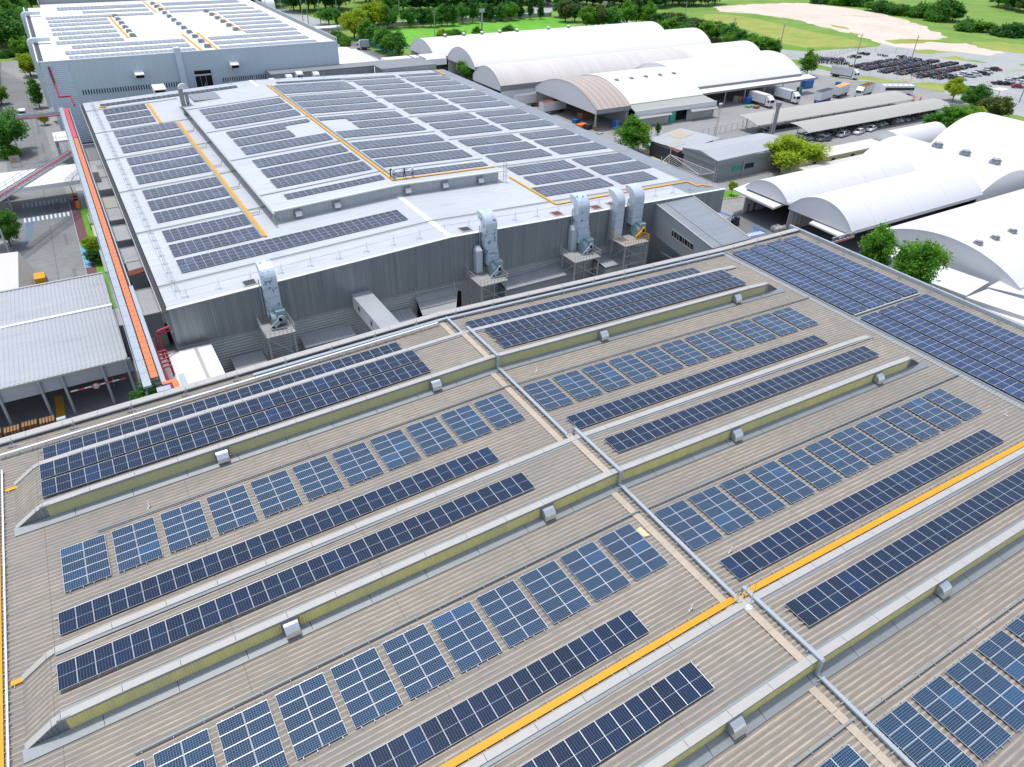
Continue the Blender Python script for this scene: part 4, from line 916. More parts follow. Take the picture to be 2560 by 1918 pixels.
# ---------------------------------------------------------------- people on the raised roof
def human(lab, x, y, z, rz, pose, top, leg, helmet):
    P_ = {'pel': (0, 0, .93), 'che': (0, 0, 1.30), 'nek': (0, 0, 1.46), 'hed': (0, .02, 1.60), 'lh': (-.09, 0, .90), 'rh': (.09, 0, .90), 'lk': (-.11, .02, .50), 'rk': (.12, .03, .50), 'la': (-.13, 0, .07), 'ra': (.15, 0, .07), 'lt': (-.15, .14, .03), 'rt': (.17, .14, .03),
          'ls': (-.19, 0, 1.40), 'rs': (.19, 0, 1.40), 'le': (-.26, 0, 1.12), 're': (.26, 0, 1.12), 'lw': (-.26, .08, .88), 'rw': (.26, .08, .88), 'lf': (-.26, .12, .80), 'rf': (.26, .12, .80)}
    P_.update(pose)
    R_ = dict(pel=.14, che=.155, nek=.055, hed=.095, lh=.095, rh=.095, lk=.065, rk=.065, la=.045, ra=.045, lt=.04, rt=.04, ls=.07, rs=.07, le=.048, re=.048, lw=.035, rw=.035, lf=.032, rf=.032)
    names = list(P_); E_ = [('pel', 'che'), ('che', 'nek'), ('nek', 'hed'), ('pel', 'lh'), ('pel', 'rh'), ('lh', 'lk'), ('rh', 'rk'), ('lk', 'la'), ('rk', 'ra'), ('la', 'lt'), ('ra', 'rt'), ('che', 'ls'), ('che', 'rs'), ('ls', 'le'), ('rs', 're'), ('le', 'lw'), ('re', 'rw'), ('lw', 'lf'), ('rw', 'rf')]
    me = bpy.data.meshes.new('person'); me.from_pydata([P_[n] for n in names], [(names.index(a), names.index(b_)) for a, b_ in E_], []); o = bpy.data.objects.new('person', me); COL.objects.link(o)
    sk = o.modifiers.new('skin', 'SKIN'); sb = o.modifiers.new('sub', 'SUBSURF'); sb.levels = 1; sb.render_levels = 1
    for n, v in zip(names, me.skin_vertices[0].data): v.radius = (R_[n]*(.72 if n in ('pel', 'che') else 1), R_[n]*(.72 if n in ('pel', 'che') else 1)); v.use_root = (n == 'pel')
    dg = bpy.context.evaluated_depsgraph_get(); m2 = bpy.data.meshes.new_from_object(o.evaluated_get(dg)); bpy.data.objects.remove(o)
    m2.materials.clear(); m2.materials.append(flat('skin', (.42, .25, .17), .6)); m2.materials.append(top); m2.materials.append(leg); m2.materials.append(M['tyre'])
    for p in m2.polygons:
        c = p.center; p.use_smooth = True
        p.material_index = 0 if c.z > 1.47 else (3 if c.z < .10 else (2 if c.z < .92 and abs(c.x) < .22 and c.z > .1 else (1 if (Vector(P_['lf'])-c).length > .12 and (Vector(P_['rf'])-c).length > .12 else 0)))
    ob = bpy.data.objects.new('person', m2); COL.objects.link(ob); ob.location = (x, y, z); ob.rotation_euler = (0, 0, rz); tag(ob, lab, 'person')
    m = MB(); k = 10
    for i in range(4):
        a0, a1 = i*PI/8, (i+1)*PI/8
        m.cyl((0, .02, 1.63+.13*math.sin(a0)), (0, .02, 1.63+.13*math.sin(a1)), .135*math.cos(a0), max(.01, .135*math.cos(a1)), 12)
    m.cyl((0, .05, 1.615), (0, .05, 1.635), .17, .16, 12); h_ = m.build('helmet', helmet, ob, smooth=False)
    m = MB()
    for s in (-1, 1):
        for j in range(5):
            w_ = Vector(P_['lf' if s < 0 else 'rf']); d_ = (w_-Vector(P_['lw' if s < 0 else 'rw'])).normalized()
            m.cyl(w_+Vector((.012*(j-2), .008*(j-2), 0)), w_+d_*(.055+.01*(2-abs(j-2)))+Vector((.016*(j-2), .01*(j-2), 0)), .009, .006, 6)
    m.build('fingers', m2.materials[0], ob)
    m = MB(); m.cyl((0, .105, 1.575), (0, .135, 1.565), .014, .02, 6); m.build('nose', m2.materials[0], ob)
    return ob
navy = flat('navy_workwear', (.012, .02, .04), .8); grey = flat('pale_grey_shirt', (.50, .55, .56), .8); dkg = flat('dark_trousers', (.02, .022, .03), .8)
zf_ = lambda x: zR(x)+.18
human('person in navy overalls and white helmet, arms raised to the face', 44.4, 112.7, zf_(44.4), PI*1.25, {'le': (-.24, .16, 1.22), 'lw': (-.12, .26, 1.42), 'lf': (-.08, .26, 1.50), 're': (.25, .12, 1.15), 'rw': (.1, .25, 1.32), 'rf': (.06, .27, 1.40)}, navy, navy, 'white')
human('person in a pale grey shirt and white helmet at the corner of the yellow walkways', 44.6, 111.75, zf_(44.6), PI*.9, {}, grey, dkg, 'white')
human('person in dark overalls on the yellow walkway, one arm stretched out pointing', 46.5, 111.6, zf_(46.5), PI, {'le': (-.46, .04, 1.42), 'lw': (-.72, .08, 1.40), 'lf': (-.80, .09, 1.39), 're': (.44, 0, 1.34), 'rw': (.52, .1, 1.16), 'rf': (.50, .14, 1.10), 'la': (-.2, 0, .07), 'lt': (-.24, .12, .03), 'ra': (.22, 0, .07), 'rt': (.25, .12, .03), 'lk': (-.15, .02, .5), 'rk': (.16, .02, .5)}, navy, navy, flat('dark_helmet', (.03, .05, .10), .5))
human('person in a pale checked shirt and dark trousers, rightmost of the four on the roof', 48.0, 111.65, zf_(48), PI*1.1, {'le': (-.28, -.05, 1.14), 'lw': (-.16, .12, 1.02), 'lf': (-.10, .15, 1.0), 're': (.30, -.04, 1.16), 'rw': (.30, .14, 1.0), 'rf': (.26, .18, .95), 'rk': (.15, .06, .5), 'ra': (.2, .04, .07)}, grey, dkg, 'white')
# ---------------------------------------------------------------- GROUND
def grass_mat(name, a, b2, c3, s=.06):
    b = NB(name); p = b.geo(); f = b.noise(p, s, 6, .6); g = b.noise(p, s*9, 4); h_ = b.noise(p, 2.2, 3)
    c = b.mix(b.ramp(f, [(.35, 0), (.65, 1)]), a, b2); c = b.mix(b.ramp(g, [(.5, 0), (.75, .8)]), c, c3); c = b.mix(b.math('MULTIPLY', h_, .35), c, tuple(x*.5 for x in a)); q = b.noise(b.mapping(p, (.5, 1, 1)), .03, 7, .7)
    c = b.mix(b.ramp(q, [(.57, 0), (.66, .7)]), c, tuple(x*.62 for x in b2)); return b.fin(c, .95, spec=.1)
def paving(name, a, b2, joint=None):
    b = NB(name); p = b.geo(); f = b.noise(p, .05, 5, .6); g = b.noise(p, .6, 5, .6); s = b.sep(p)
    c = b.mix(b.ramp(f, [(.3, 0), (.7, 1)]), a, b2); c = b.mix(b.ramp(g, [(.45, 0), (.8, .5)]), c, tuple(x*.72 for x in a)); q = b.noise(b.mapping(p, (.6, 1, 1)), .045, 8, .72)
    if not joint and 'asphalt' not in name: c = b.mix(b.ramp(q, [(.60, 0), (.66, .75)]), c, (.30, .34, .13))
    if joint:
        for k in (0, 1):
            fr = b.math('FRACT', b.math('DIVIDE', s[k], joint)); c = b.mix(b.math('MULTIPLY', b.math('LESS_THAN', fr, .02), .45), c, tuple(x*.5 for x in a))
    return b.fin(c, .85, spec=.2)
M['grassfar'] = grass_mat('rough_grassland', (.14, .29, .05), (.24, .36, .08), (.33, .34, .16))
M['lawn'] = grass_mat('mown_field_grass', (.13, .40, .04), (.21, .50, .07), (.31, .47, .12), .03)
M['patch'] = grass_mat('patchy_olive_grass', (.26, .35, .07), (.40, .40, .10), (.46, .41, .27), .09)
M['verge'] = grass_mat('bright_verge_grass', (.11, .33, .03), (.18, .42, .05), (.24, .38, .08), .2)
M['yard'] = paving('concrete_yard', (.27, .27, .27), (.36, .355, .345), 6.0)
M['roadc'] = paving('grey_concrete_road', (.19, .20, .205), (.28, .285, .285), 9.0)
M['asph'] = paving('dark_asphalt', (.16, .165, .17), (.21, .215, .22))
M['gravel'] = paving('grey_gravel', (.34, .36, .36), (.44, .44, .42))
M['sandm'] = paving('pinkish_bare_sand', (.60, .50, .42), (.70, .61, .52))
M['paveR'] = flat('maroon_paving', (.17, .075, .085), .8, 0, .2, 2)
M['bluep'] = flat('light_blue_road_paint', (.12, .42, .62), .7, 0, .2, .6)
M['blued'] = flat('worn_blue_road_paint', (.13, .20, .28), .7, 0, .35, .5)
M['lined'] = flat('white_road_paint', (.70, .70, .70), .7, 0, .15, 1)
M['bluep2'] = flat('faint_white_road_paint', (.40, .42, .45), .7, 0, .3, 1)
M['court'] = flat('green_blue_court_paint', (.07, .36, .30), .8, 0, .1, .1)
LV = [0]
def sheet_poly(name, pts, mat, z, jit=0, kind='structure', sub=4.0, label=None, cat=None):
    out = []; rr = random.Random(len(name)*31+int(abs(pts[0][0])*7))
    for (x0, y0), (x1, y1) in zip(pts, pts[1:]+pts[:1]):
        L = math.hypot(x1-x0, y1-y0); n = max(1, int(L/sub)) if jit else 1
        for i in range(n):
            t = i/n; j = jit if i else 0
            out.append((x0+(x1-x0)*t+rr.uniform(-j, j), y0+(y1-y0)*t+rr.uniform(-j, j), z))
    m = MB(); m.add(out, [tuple(range(len(out)))]); o = m.build(name, mat, None, fix=False)
    if o.data.polygons[0].normal.z < 0: o.data.flip_normals()
    return tag(o, label, cat, None, kind)
m = MB(); m.quad((-2500, -600, 0), (3000, -600, 0), (3000, 4500, 0), (-2500, 4500, 0)); tag(m.build('ground', 'grassfar', None, fix=False), kind='structure')
sheet_poly('factory_yard', [(-30, -60), (236, -60), (250, 122), (276, 152), (279, 170), (262, 178), (258, 199), (247, 214), (232, 262), (118, 268), (118, 345), (-30, 345)], 'yard', .004)
dq = lambda x, y: ga((1760+x/1.5888, y/1.5888))
sheet_poly('access_road', [(247, 212), (258, 200), (262, 180), (280, 171), (279, 156), (266, 140), (268, 118), (280, 104), (300, 96), (420, 60), (430, 78), (305, 122), (296, 138), (286, 152), (289, 168), (283, 178), (272, 190), (266, 205), (262, 240), (268, 300), (300, 420), (284, 425), (256, 300), (250, 240)], 'gravel', .008, 1.0)
sheet_poly('sand_clearing', [dq(*q) for q in ((40, 26), (260, 14), (420, 12), (560, 30), (700, 52), (800, 78), (860, 100), (970, 150), (920, 158), (800, 158), (870, 168), (1040, 172), (1200, 212), (1130, 222), (980, 205), (900, 202), (760, 186), (700, 172), (640, 152), (500, 112), (350, 76), (200, 55), (60, 46))], 'sandm', .012, 2.2)
sheet_poly('gravel_track', [dq(*q) for q in ((0, 100), (120, 130), (200, 165), (300, 196), (420, 205), (560, 196), (660, 188), (700, 175), (780, 182), (860, 195), (960, 205), (900, 212), (1000, 225), (880, 235), (700, 225), (640, 212), (540, 222), (430, 240), (300, 232), (290, 214), (180, 190), (80, 155), (0, 130))], 'gravel', .010, 2.0)
sheet_poly('gravel_patch', [dq(*q) for q in ((930, 205), (1060, 212), (1180, 200), (1271, 215), (1330, 235), (1260, 262), (1160, 262), (1080, 240), (1000, 235), (930, 222))], 'gravel', .007, 2.0)
for i, q in enumerate((((0, 56), (120, 60), (300, 95), (420, 125), (560, 150), (680, 182), (560, 188), (400, 190), (300, 170), (240, 140), (120, 100), (0, 78)), ((715, 160), (780, 155), (915, 158), (880, 172), (760, 175)), ((835, 200), (900, 197), (965, 207), (900, 216), (840, 212)), ((925, 228), (1000, 222), (1040, 235), (1000, 246), (930, 243)), ((1060, 170), (1160, 165), (1271, 180), (1330, 225), (1200, 205), (1090, 190)), ((610, 300), (700, 312), (820, 322), (700, 324), (610, 316)), ((830, 330), (900, 328), (1000, 345), (950, 365), (850, 345)), ((1030, 340), (1120, 345), (1150, 358), (1040, 352)), ((500, 97), (560, 108), (575, 118), (520, 108)), ((580, 128), (630, 136), (600, 142)))):
    sheet_poly('grass_patch', [dq(*p) for p in q], 'patch', .016+.002*i, 1.2, 'stuff', 3.0, 'olive grass patch '+('bordering the sand' if i < 6 else 'beside the access road'), 'grass')
sheet_poly('parking_lot', [dq(*q) for q in ((425, 250), (600, 203), (880, 222), (1080, 248), (1271, 262), (1500, 280), (1500, 430), (1271, 400), (1130, 372), (1010, 340), (820, 318), (600, 296))], 'gravel', .030, .6)
sheet_poly('sports_field', [ga(tl(1, 0, *q)) for q in ((1130, 250), (1500, 225), (1900, 190), (2209, 165))]+[ga(tl(2, 0, *q)) for q in ((300, 150), (520, 175), (560, 235), (0, 320))]+[(150, 300), (126, 318)], 'lawn', .006, .8)
sheet_poly('green_court', [(122.5, 300), (136.9, 314.4), (139.6, 324), (138, 336), (127.3, 345), (122.5, 345)], 'court', .012)
sheet_poly('back_road', [(60, 372), (128, 368), (245, 372), (300, 425), (296, 440), (236, 384), (128, 380), (60, 384)], 'gravel', .007)
sheet_poly('side_road', [(114.4, 250), (118.8, 250), (119.2, 372), (115.6, 372)], 'asph', .010)
sheet_poly('far_lot', [(62, 386), (128, 382), (122, 450), (60, 452)], 'gravel', .008, 1)
sheet_poly('right_verge', [(268, 104), (300, 96), (430, 50), (430, -40), (236, -40), (236, 95)], 'verge', .014, .8)
# left street
sheet_poly('left_road', [(-15.5, -40), (-4.6, -40), (-4.6, 178), (-6.5, 250), (-7.5, 300), (-15.5, 330)], 'roadc', .008)
sheet_poly('maroon_footpath', [(-4.55, 95), (-2.9, 95), (-2.9, 176), (-4.55, 176)], 'paveR', .012)
sheet_poly('lawn_strip', [(-2.9, 120), (-1.6, 120), (-1.6, 172), (-2.9, 172)], 'verge', .014, .1)
a = ga(tl(0, 1, 690, 445)); b2_ = ga(tl(0, 1, 745, 440)); c2_ = ga(tl(0, 1, 790, 650)); d2_ = ga(tl(0, 1, 738, 655))
sheet_poly('blue_bay_marking', [a, b2_, c2_, d2_], 'bluep', .018)
for n, (y0, y1) in enumerate(((166.5, 169.0), (175.3, 178.3))):
    for i in range(11): sheet_poly('crossing_stripe', [(-13.2+.78*i, y0), (-12.82+.78*i, y0), (-12.82+.78*i, y1), (-13.2+.78*i, y1)], 'lined' if n == 0 else 'bluep2', .020)
    sheet_poly('crossing_base', [(-13.4, y0-.15), (-4.7, y0-.15), (-4.7, y1+.15), (-13.4, y1+.15)], 'blued', .016)
sheet_poly('blue_kerb_marking', [ga(tl(0, 1, *q)) for q in ((225, 240), (290, 240), (285, 380), (190, 480), (160, 470), (220, 380))], 'blued', .018)
m = MB()
for y in range(96, 176): m.box(-4.62, -4.50, y, y+.5, .02, .14)
tag(m.build('kerb', 'lined', None), kind='structure')
for y0, y1 in ((117, 127), (129.5, 139), (151, 157), (169.5, 176), (193, 202), (206, 212), (215, 225), (235, 262)):
    x_ = -6.5+(y0-120)*-.012; sheet_poly('drain_grating', [(x_, y0), (x_+.55, y0), (x_+.5, y1), (x_-.05, y1)], 'asph', .022)
for y in (200, 212): sheet_poly('bay_line', [(-11.5, y), (-8.8, y), (-8.8, y+.25), (-11.5, y+.25)], 'orangep', .02)
# markings near the white vault sheds
sheet_poly('dark_asphalt_apron', [(98, 76), (122, 76), (165, 78), (165, 103), (122, 103), (104, 98)], 'asph', .010)
for i in range(6): sheet_poly('crossing_stripe', [ga(zm(1800, 560, *q)) for q in ((415+48*i, 180-10*i), (445+48*i, 174-10*i), (560+48*i-15, 210-10*i), (520+48*i-15, 218-10*i))], 'lined', .02)
sheet_poly('crossing_base', [ga(zm(1800, 560, *q)) for q in ((400, 180), (690, 120), (800, 160), (500, 245))], 'blue', .016)
sheet_poly('blue_bay_marking', [ga(zm(1800, 560, *q)) for q in ((530, 20), (640, 80), (815, 140), (720, 180), (600, 110))], 'blue', .018)
sheet_poly('blue_bay_marking', [ga(zm(1780, 380, *q, 3.966)) for q in ((50, 580), (190, 630), (200, 650), (60, 600))], 'blue', .018)
sheet_poly('small_lawn', [ga(zm(1780, 380, *q, 3.966)) for q in ((110, 400), (340, 335), (300, 430), (160, 460), (105, 460))], 'verge', .014, .2)
m = MB(); p0 = Vector((*ga(zm(1780, 380, 95, 472, 3.966)), .02)); p1 = Vector((*ga(zm(1780, 380, 300, 452, 3.966)), .02))
for i in range(14): 
    a = p0.lerp(p1, i/14); b_ = p0.lerp(p1, (i+.98)/14); m.bar(a+Vector((0, 0, .07)), b_+Vector((0, 0, .07)), .2, .18, i % 2)
tag(m.build('striped_kerb', ['pinkred', 'lined'], None), kind='structure')

# ---------------------------------------------------------------- PIPE RACK and left side
t = thing('pipe_rack', 'long elevated pipe rack with an orange-red walkway running beside the white roofed hall', 'pipe rack', (0.3, 140, 0))
m = MB()
y = 75.2
while y < 176.5: m.box(.02, .75, y, y+1.35, 12.22, 12.30); y += 1.42
wpart(m, 'walkway', 'orange', t)
m = MB(); y = 177.8
while y < 204: m.box(.0, .75, y, y+2.2, 12.22, 12.32); y += 2.26
o = wpart(m, 'walkway', 'red', t); o['label'] = 'pinkish red far part of the walkway'
m = MB(); y = 74
while y < 205: m.box(-.95, -.12, y, y+2.9, 11.9, 12.15); y += 2.95
m.box(.88, 1.35, 74, 100, 11.95, 12.2); m.box(1.0, 1.15, 100, 205, 12.0, 12.25); wpart(m, 'tray_lid', 'galv', t)
m = MB()
for zz in (12.7, 13.1): m.bar((-1.05, 76, zz), (-1.05, 205, zz), .05)
y = 76
while y < 205: m.bar((-1.05, y, 11.9), (-1.05, y, 13.1), .05); y += 2.4
wpart(m, 'guard_rail', 'rail', t)
m = MB(); m.bar((-.9, 74, 11.7), (-.9, 205, 11.7), .22, .35); m.bar((.95, 74, 11.7), (.95, 205, 11.7), .22, .35)
y = 74.5
while y < 205: m.bar((-.9, y, 11.65), (.95, y, 11.65), .12); m.bar((-.02, y, 12.1), (.8, y, 12.1), .08); y += .9
wpart(m, 'frame', 'dark', t)
for y in (79, 97, 116, 134, 152, 170, 188, 203):
    for x_ in (-.9, .95): m = MB(); m.bar((x_, y, 0), (x_, y, 11.6), .28); wpart(m, 'leg', 'rail', t)
t = thing('walkway_end', 'orange-red end piece of the rack walkway meeting the tan roof', 'walkway', (1.6, 73.2, 12)); m = MB(); m.box(.9, 2.4, 73.3, 73.9, 12.2, 12.28); m.box(1.9, 2.5, 71.6, 73.3, 12.21, 12.29); wpart(m, 'tread', 'orange', t); m = MB(); m.box(.2, 1.6, 72.2, 73.1, 12.0, 12.2); m.box(2.7, 3.3, 71.8, 74.5, 12.0, 12.3); wpart(m, 'tray_lid', 'galv', t)
t = thing('cable_bridge', 'diagonal cable bridge with a dark red tray crossing over the left street', 'cable bridge', (-6, 165, 9)); m = MB()
A = Vector((-.6, 175.6, 10.4)); B = Vector((-17, 148.2, 10.0)); D = (B-A).normalized(); Sd = Vector((-D.y, D.x, 0))
n = 22
for i in range(n): a = A+(B-A)*i/n; b_ = A+(B-A)*(i+.94)/n; m.bar(a, b_, .42, .12)
wpart(m, 'red_tray', 'redpipe', t); m = MB()
for s in (-1.1, -.6, .6, 1.1, 1.5): m.bar(A+Sd*s, B+Sd*s, .12, .16)
for s in (-1.2, 1.6):
    for zz in (.6, 1.1): m.bar(A+Sd*s+Vector((0, 0, zz)), B+Sd*s+Vector((0, 0, zz)), .06)
    for i in range(14): c = A+(B-A)*i/13+Sd*s; m.bar(c, c+Vector((0, 0, 1.1)), .06)
for i in range(24): c = A+(B-A)*i/23; m.bar(c+Sd*-1.1-Vector((0, 0, .1)), c+Sd*1.5-Vector((0, 0, .1)), .09)
wpart(m, 'frame', 'rail', t)
m = MB(); c = A+(B-A)*.93; m.bar((c.x, c.y, 0), c, .3); wpart(m, 'leg', 'rail', t)
t = thing('pipe_bridge', 'straight pipe bridge with a thin dark red pipe over the left street, near the trees', 'pipe bridge', (-5, 209, 9)); m = MB()
m.bar((-10, 210.2, 10.3), (-.3, 209.8, 10.3), .12, .7); m.bar((-10, 211.2, 10.6), (-.3, 210.9, 10.6), .1, .1); wpart(m, 'frame', 'galv', t); m = MB(); m.tube([(-10.5, 209.2, 9.9), (-1.2, 209.2, 9.9), (-.6, 208.2, 9.2)], .15, 8); wpart(m, 'pipe', 'redpipe', t)
t = thing('cross_pipes', 'bundle of grey pipes linking the rack to the white roofed hall', 'pipes', (2, 178, 10)); m = MB()
for k in range(6): m.tube([(-.9, 176.6+.5*k, 11.0-.15*k), (4.1, 176.2+.5*k, 11.0-.15*k)], .1, 6)
wpart(m, 'pipe', 'rail', t)
t = thing('red_riser', 'dark red pipe climbing the louvred corner of the far hall', 'pipe', (0, 219, 5)); m = MB(); m.tube([(-.4, 219.2, 19), (-.3, 219.2, 15.5), (-.2, 214, 13), (2.2, 214, 13), (2.4, 206, 12.5)], .22, 8); wpart(m, 'pipe', 'redpipe', t)
t = thing('red_pipework', 'cluster of dark red fire pipes beside the orange walkway end', 'pipes', (2, 84, 8)); m = MB()
m.tube([(3.9, 89.5, 10.5), (2.3, 89.0, 10.4), (2.2, 88.6, 6.5)], .16, 8); m.tube([(3.9, 89.5, 10.0), (2.5, 89.0, 9.9)], .14, 8); m.tube([(1.5, 91, 8.5), (1.5, 84, 8.0), (2.0, 80, 7)], .18, 8)
for k in range(5): m.tube([(1.5, 84+k, 8), (2.6, 84.2+k, 8), (2.6, 84.2+k, 4)], .13, 8)
m.tube([(2.3, 80, 6.8), (2.3, 77, 6.2), (2.3, 77, 0)], .16, 8); wpart(m, 'pipe', 'redpipe', t)
# grey gabled shed lower left
t = thing('ribbed_shed', 'large grey-white ribbed sheet shed with a low gable in the lower left', 'shed', (-14, 106, 0)); X1 = -2.0; X0 = -34
m = MB()
def ribs(m, x0, x1, ya, za, yb, zb, p=.52):
    x = x0; vs = []; fs = []
    while x < x1:
        for f, q in ((0, 0), (.10, .07), (.30, .07), (.40, 0)):
            vs += [(min(x+f*p/.52*1.0, x1), ya, za+q), (min(x+f*p/.52, x1), yb, zb+q)]
        x += p
    vs += [(x1, ya, za), (x1, yb, zb)]
    for i in range(len(vs)//2-1): fs.append((2*i, 2*i+2, 2*i+3, 2*i+1))
    m.add(vs, fs)
ribs(m, X0, X1, 91.9, 6.1, 107.3, 6.55); ribs(m, X0, X1+.1, 107.3, 6.55, 119.9, 6.2); o = wpart(m, 'roof', 'ribtile', t, fix=False)
m = MB(); m.box(-14.6, X1+.15, 107.0, 107.6, 6.62, 6.70); m.box(X0, -14.7, 107.1, 107.5, 6.6, 6.66); wpart(m, 'ridge_cap', 'white', t)
m = MB(); m.box(X0, X1+.1, 119.75, 120.1, 6.05, 6.4); m.box(X0, X1, 91.7, 91.85, 5.9, 6.15); wpart(m, 'gutter', 'coping', t)
m = MB(); m.box(X0, X1+.4, 92.0, 92.2, 4.0, 5.95); m.box(X1, X1+.15, 92.2, 119.5, 4.4, 6.1); wpart(m, 'fascia_wall', 'ribtile', t)
for x_ in (-2.2, -5.0, -9.6, -12.1, -16.5): m = MB(); m.cyl((x_, 91.8, 0), (x_, 91.8, 6), .17, .17, 10); wpart(m, 'column', 'rail', t)
for x_ in (-9, -16): m = MB(); m.bar((x_, 118, 0), (x_, 118, 6), .25); wpart(m, 'column', 'rail', t)
t = thing('height_barrier', 'red-and-white height bar with a round limit sign hanging under the ribbed shed', 'barrier', (-6, 90, 4)); m = MB()
for i in range(8): m.bar((-9.2+.8*i, 91.4, 3.6), (-8.4+.8*i, 91.4, 3.6), .14, None, i % 2)
wpart(m, 'bar', ['white', 'pinkred'], t); m = MB(); m.cyl((-6.3, 91.3, 3.6), (-6.3, 91.22, 3.6), .42, .42, 18); wpart(m, 'sign', 'pinkred', t); m = MB(); m.cyl((-6.3, 91.22, 3.6), (-6.3, 91.2, 3.6), .33, .33, 18); s_ = wpart(m, 'sign_face', 'white', t)
m = MB()
for cx_, pts in ((-6.5, [(.06, .15), (-.1, -.04), (.1, -.04)]), (-6.2, [(-.08, .14), (.08, .14), (.08, -.0), (-.08, -.14), (.08, -.14)])):
    for (a, b_), (c, d) in zip(pts[:-1], pts[1:]): m.bar((cx_+a, 91.19, 3.6+b_), (cx_+c, 91.19, 3.6+d), .035)
m.bar((-6.4, 91.19, 3.62), (-6.4, 91.19, 3.4), .03); wpart(m, 'digits', 'black', t)
sheet_poly('shed_floor', [(-34, 84), (-2, 84), (-2, 119), (-34, 119)], 'asph', .03)
sheet_poly('yellow_lane', [ga(tl(0, 2, 470, 110)), ga(tl(0, 2, 545, 100)), ga(tl(0, 2, 570, 310)), ga(tl(0, 2, 495, 330))], 'yellow', .036)
for k in range(5):
    t = thing('pallet_stack', f'{ORD[k]} stack of brown pallets from the right, under the left end of the ribbed shed', 'pallets', (-12.6-1.9*k, 90.0+.3*(k % 2), 0)); m = MB()
    for j in range(9):
        for q in range(5): m.box(-.8+.34*q, -.55+.34*q, -.6, .6, .16*j+.1, .16*j+.13)
        for q in (-.7, 0, .6): m.box(q-.05, q+.08, -.6, .6, .16*j, .16*j+.1)
    m.build('pallet', 'wood', t)
t = thing('blue_cabinet', 'small white-blue cabinet under the ribbed shed beside a column', 'cabinet', (-11.0, 89.0, 0)); m = MB(); m.box(-.5, .5, -.3, .3, 0, 1.7); m.build('body', 'duct', t); m = MB(); m.box(-.42, .42, -.32, -.3, .1, 1.6); m.build('door', 'white', t)
# white capsule-like tank roof next to red pipes
t = thing('white_cabin', 'white rounded-corner cabin roof at the left foot of the dark metal front', 'cabin', (5.3, 85.5, 0)); m = MB()
prof = [(2.4, 5.2), (2.45, 6.2), (2.75, 6.8), (3.3, 7.0), (5.6, 7.08), (8.1, 7.0), (8.15, 5.2)]
m.extr(prof, 1, 80.2, 88.8); wpart(m, 'roof', 'white', t); m = MB(); m.box(2.6, 8.0, 80.4, 88.6, 0, 5.2); wpart(m, 'wall', 'lowroof', t)
m = MB(); m.box(5.9, 6.3, 80.15, 88.85, 7.06, 7.11); wpart(m, 'seam', 'coping', t)
# low roofs between rack and B
LR = [(1.6, 4.0, 103.3, 112.0, 5.8, 'lowroof', 'ribbed grey low roof just behind the dark opening'), (-1.9, -.2, 103.0, 109.0, 5.2, 'lowroof', 'narrow grey low roof left of the rack'), (1.7, 4.0, 116.5, 121.8, 6.4, 'lowroof', 'grey box roof with rust-streaked flat top'),
      (1.5, 4.0, 122.5, 129.0, 6.0, 'ribtile', 'pale ribbed low roof beside the rack'), (-1.5, .0, 122.0, 131.5, 5.4, 'lowroof', 'plain grey low roof with curved edge left of the rack'), (1.4, 4.0, 133.5, 141.0, 5.6, 'ribtile', 'wide pale grey low roof beside the eave'),
      (1.5, 4.0, 142.3, 149.0, 6.2, 'lowroof', 'grey framed tank top beside the eave'), (-1.6, -.2, 139.5, 145.5, 4.8, 'cream', 'cream ribbed canopy roof with a green edge left of the rack'), (-1.7, -.3, 146.0, 150.5, 5.0, 'darkroof', 'dark ribbed small roof left of the rack'),
      (1.4, 4.0, 150.5, 157.5, 5.6, 'beigeroof', 'stained beige low roof beside the eave'), (1.4, 4.0, 159, 167.0, 6.6, 'ribtile', 'pale low roof with a row of small white tanks'), (1.3, 3.9, 169, 182, 6.0, 'lowroof', 'long plain grey low roof beside the eave'), (1.3, 3.9, 184, 196, 5.0, 'darkroof', 'mid-grey far low roof beside the eave'), (-3.2, -.8, 192, 202, 5.5, 'darkroof', 'square dark-edged skylight roof left of the rack'), (-4.2, -.9, 205, 214, 5.0, 'white', 'bright white low roof with a boom, left of the rack')]
for x0, x1, y0, y1, z, mt, lb in LR:
    t = thing('low_building', lb, 'low building', ((x0+x1)/2, (y0+y1)/2, 0)); m = MB(); m.box(x0, x1, y0, y1, z-.15, z); wpart(m, 'roof', mt, t); m = MB(); m.box(x0+.12, x1-.12, y0+.12, y1-.12, 0, z-.15); wpart(m, 'wall', 'cladBx', t)
    m = MB(); m.box(x0-.05, x0+.06, y0, y1, z-.1, z+.12); m.box(x0, x1, y0-.06, y0+.06, z-.1, z+.12); m.box(x0, x1, y1-.06, y1+.06, z-.1, z+.12); m.box(x0+.5, x0+.6, y0+.2, y1-.2, z, z+.08); wpart(m, 'rim', 'coping', t)
t = thing('sheet_stack', 'rusty brown sheet roof piece beside the rack, end of the pale low roofs', 'roof sheet', (2, 119, 6)); m = MB(); m.hexa([(1.0, 115.5, 6.7), (3.9, 116.3, 6.7), (3.9, 118.2, 6.7), (1.0, 117.4, 6.7)], [(1.0, 115.5, 6.78), (3.9, 116.3, 6.78), (3.9, 118.2, 6.78), (1.0, 117.4, 6.78)]); wpart(m, 'sheet', 'rust', t)
t = thing('curved_vent', 'grey half-round ventilation cowl left of the rack above the maroon footpath', 'cowl', (-1.2, 160, 0)); m = MB(); prof = [(157.5, 4), (157.5, 6)]+[(160-2.5*math.cos(PI*i/10*.8), 6+2.0*math.sin(PI*i/10*.8)) for i in range(11)]+[(163, 5)]
m.extr(prof, 0, -2.3, -.4); wpart(m, 'cowl', 'flash', t)
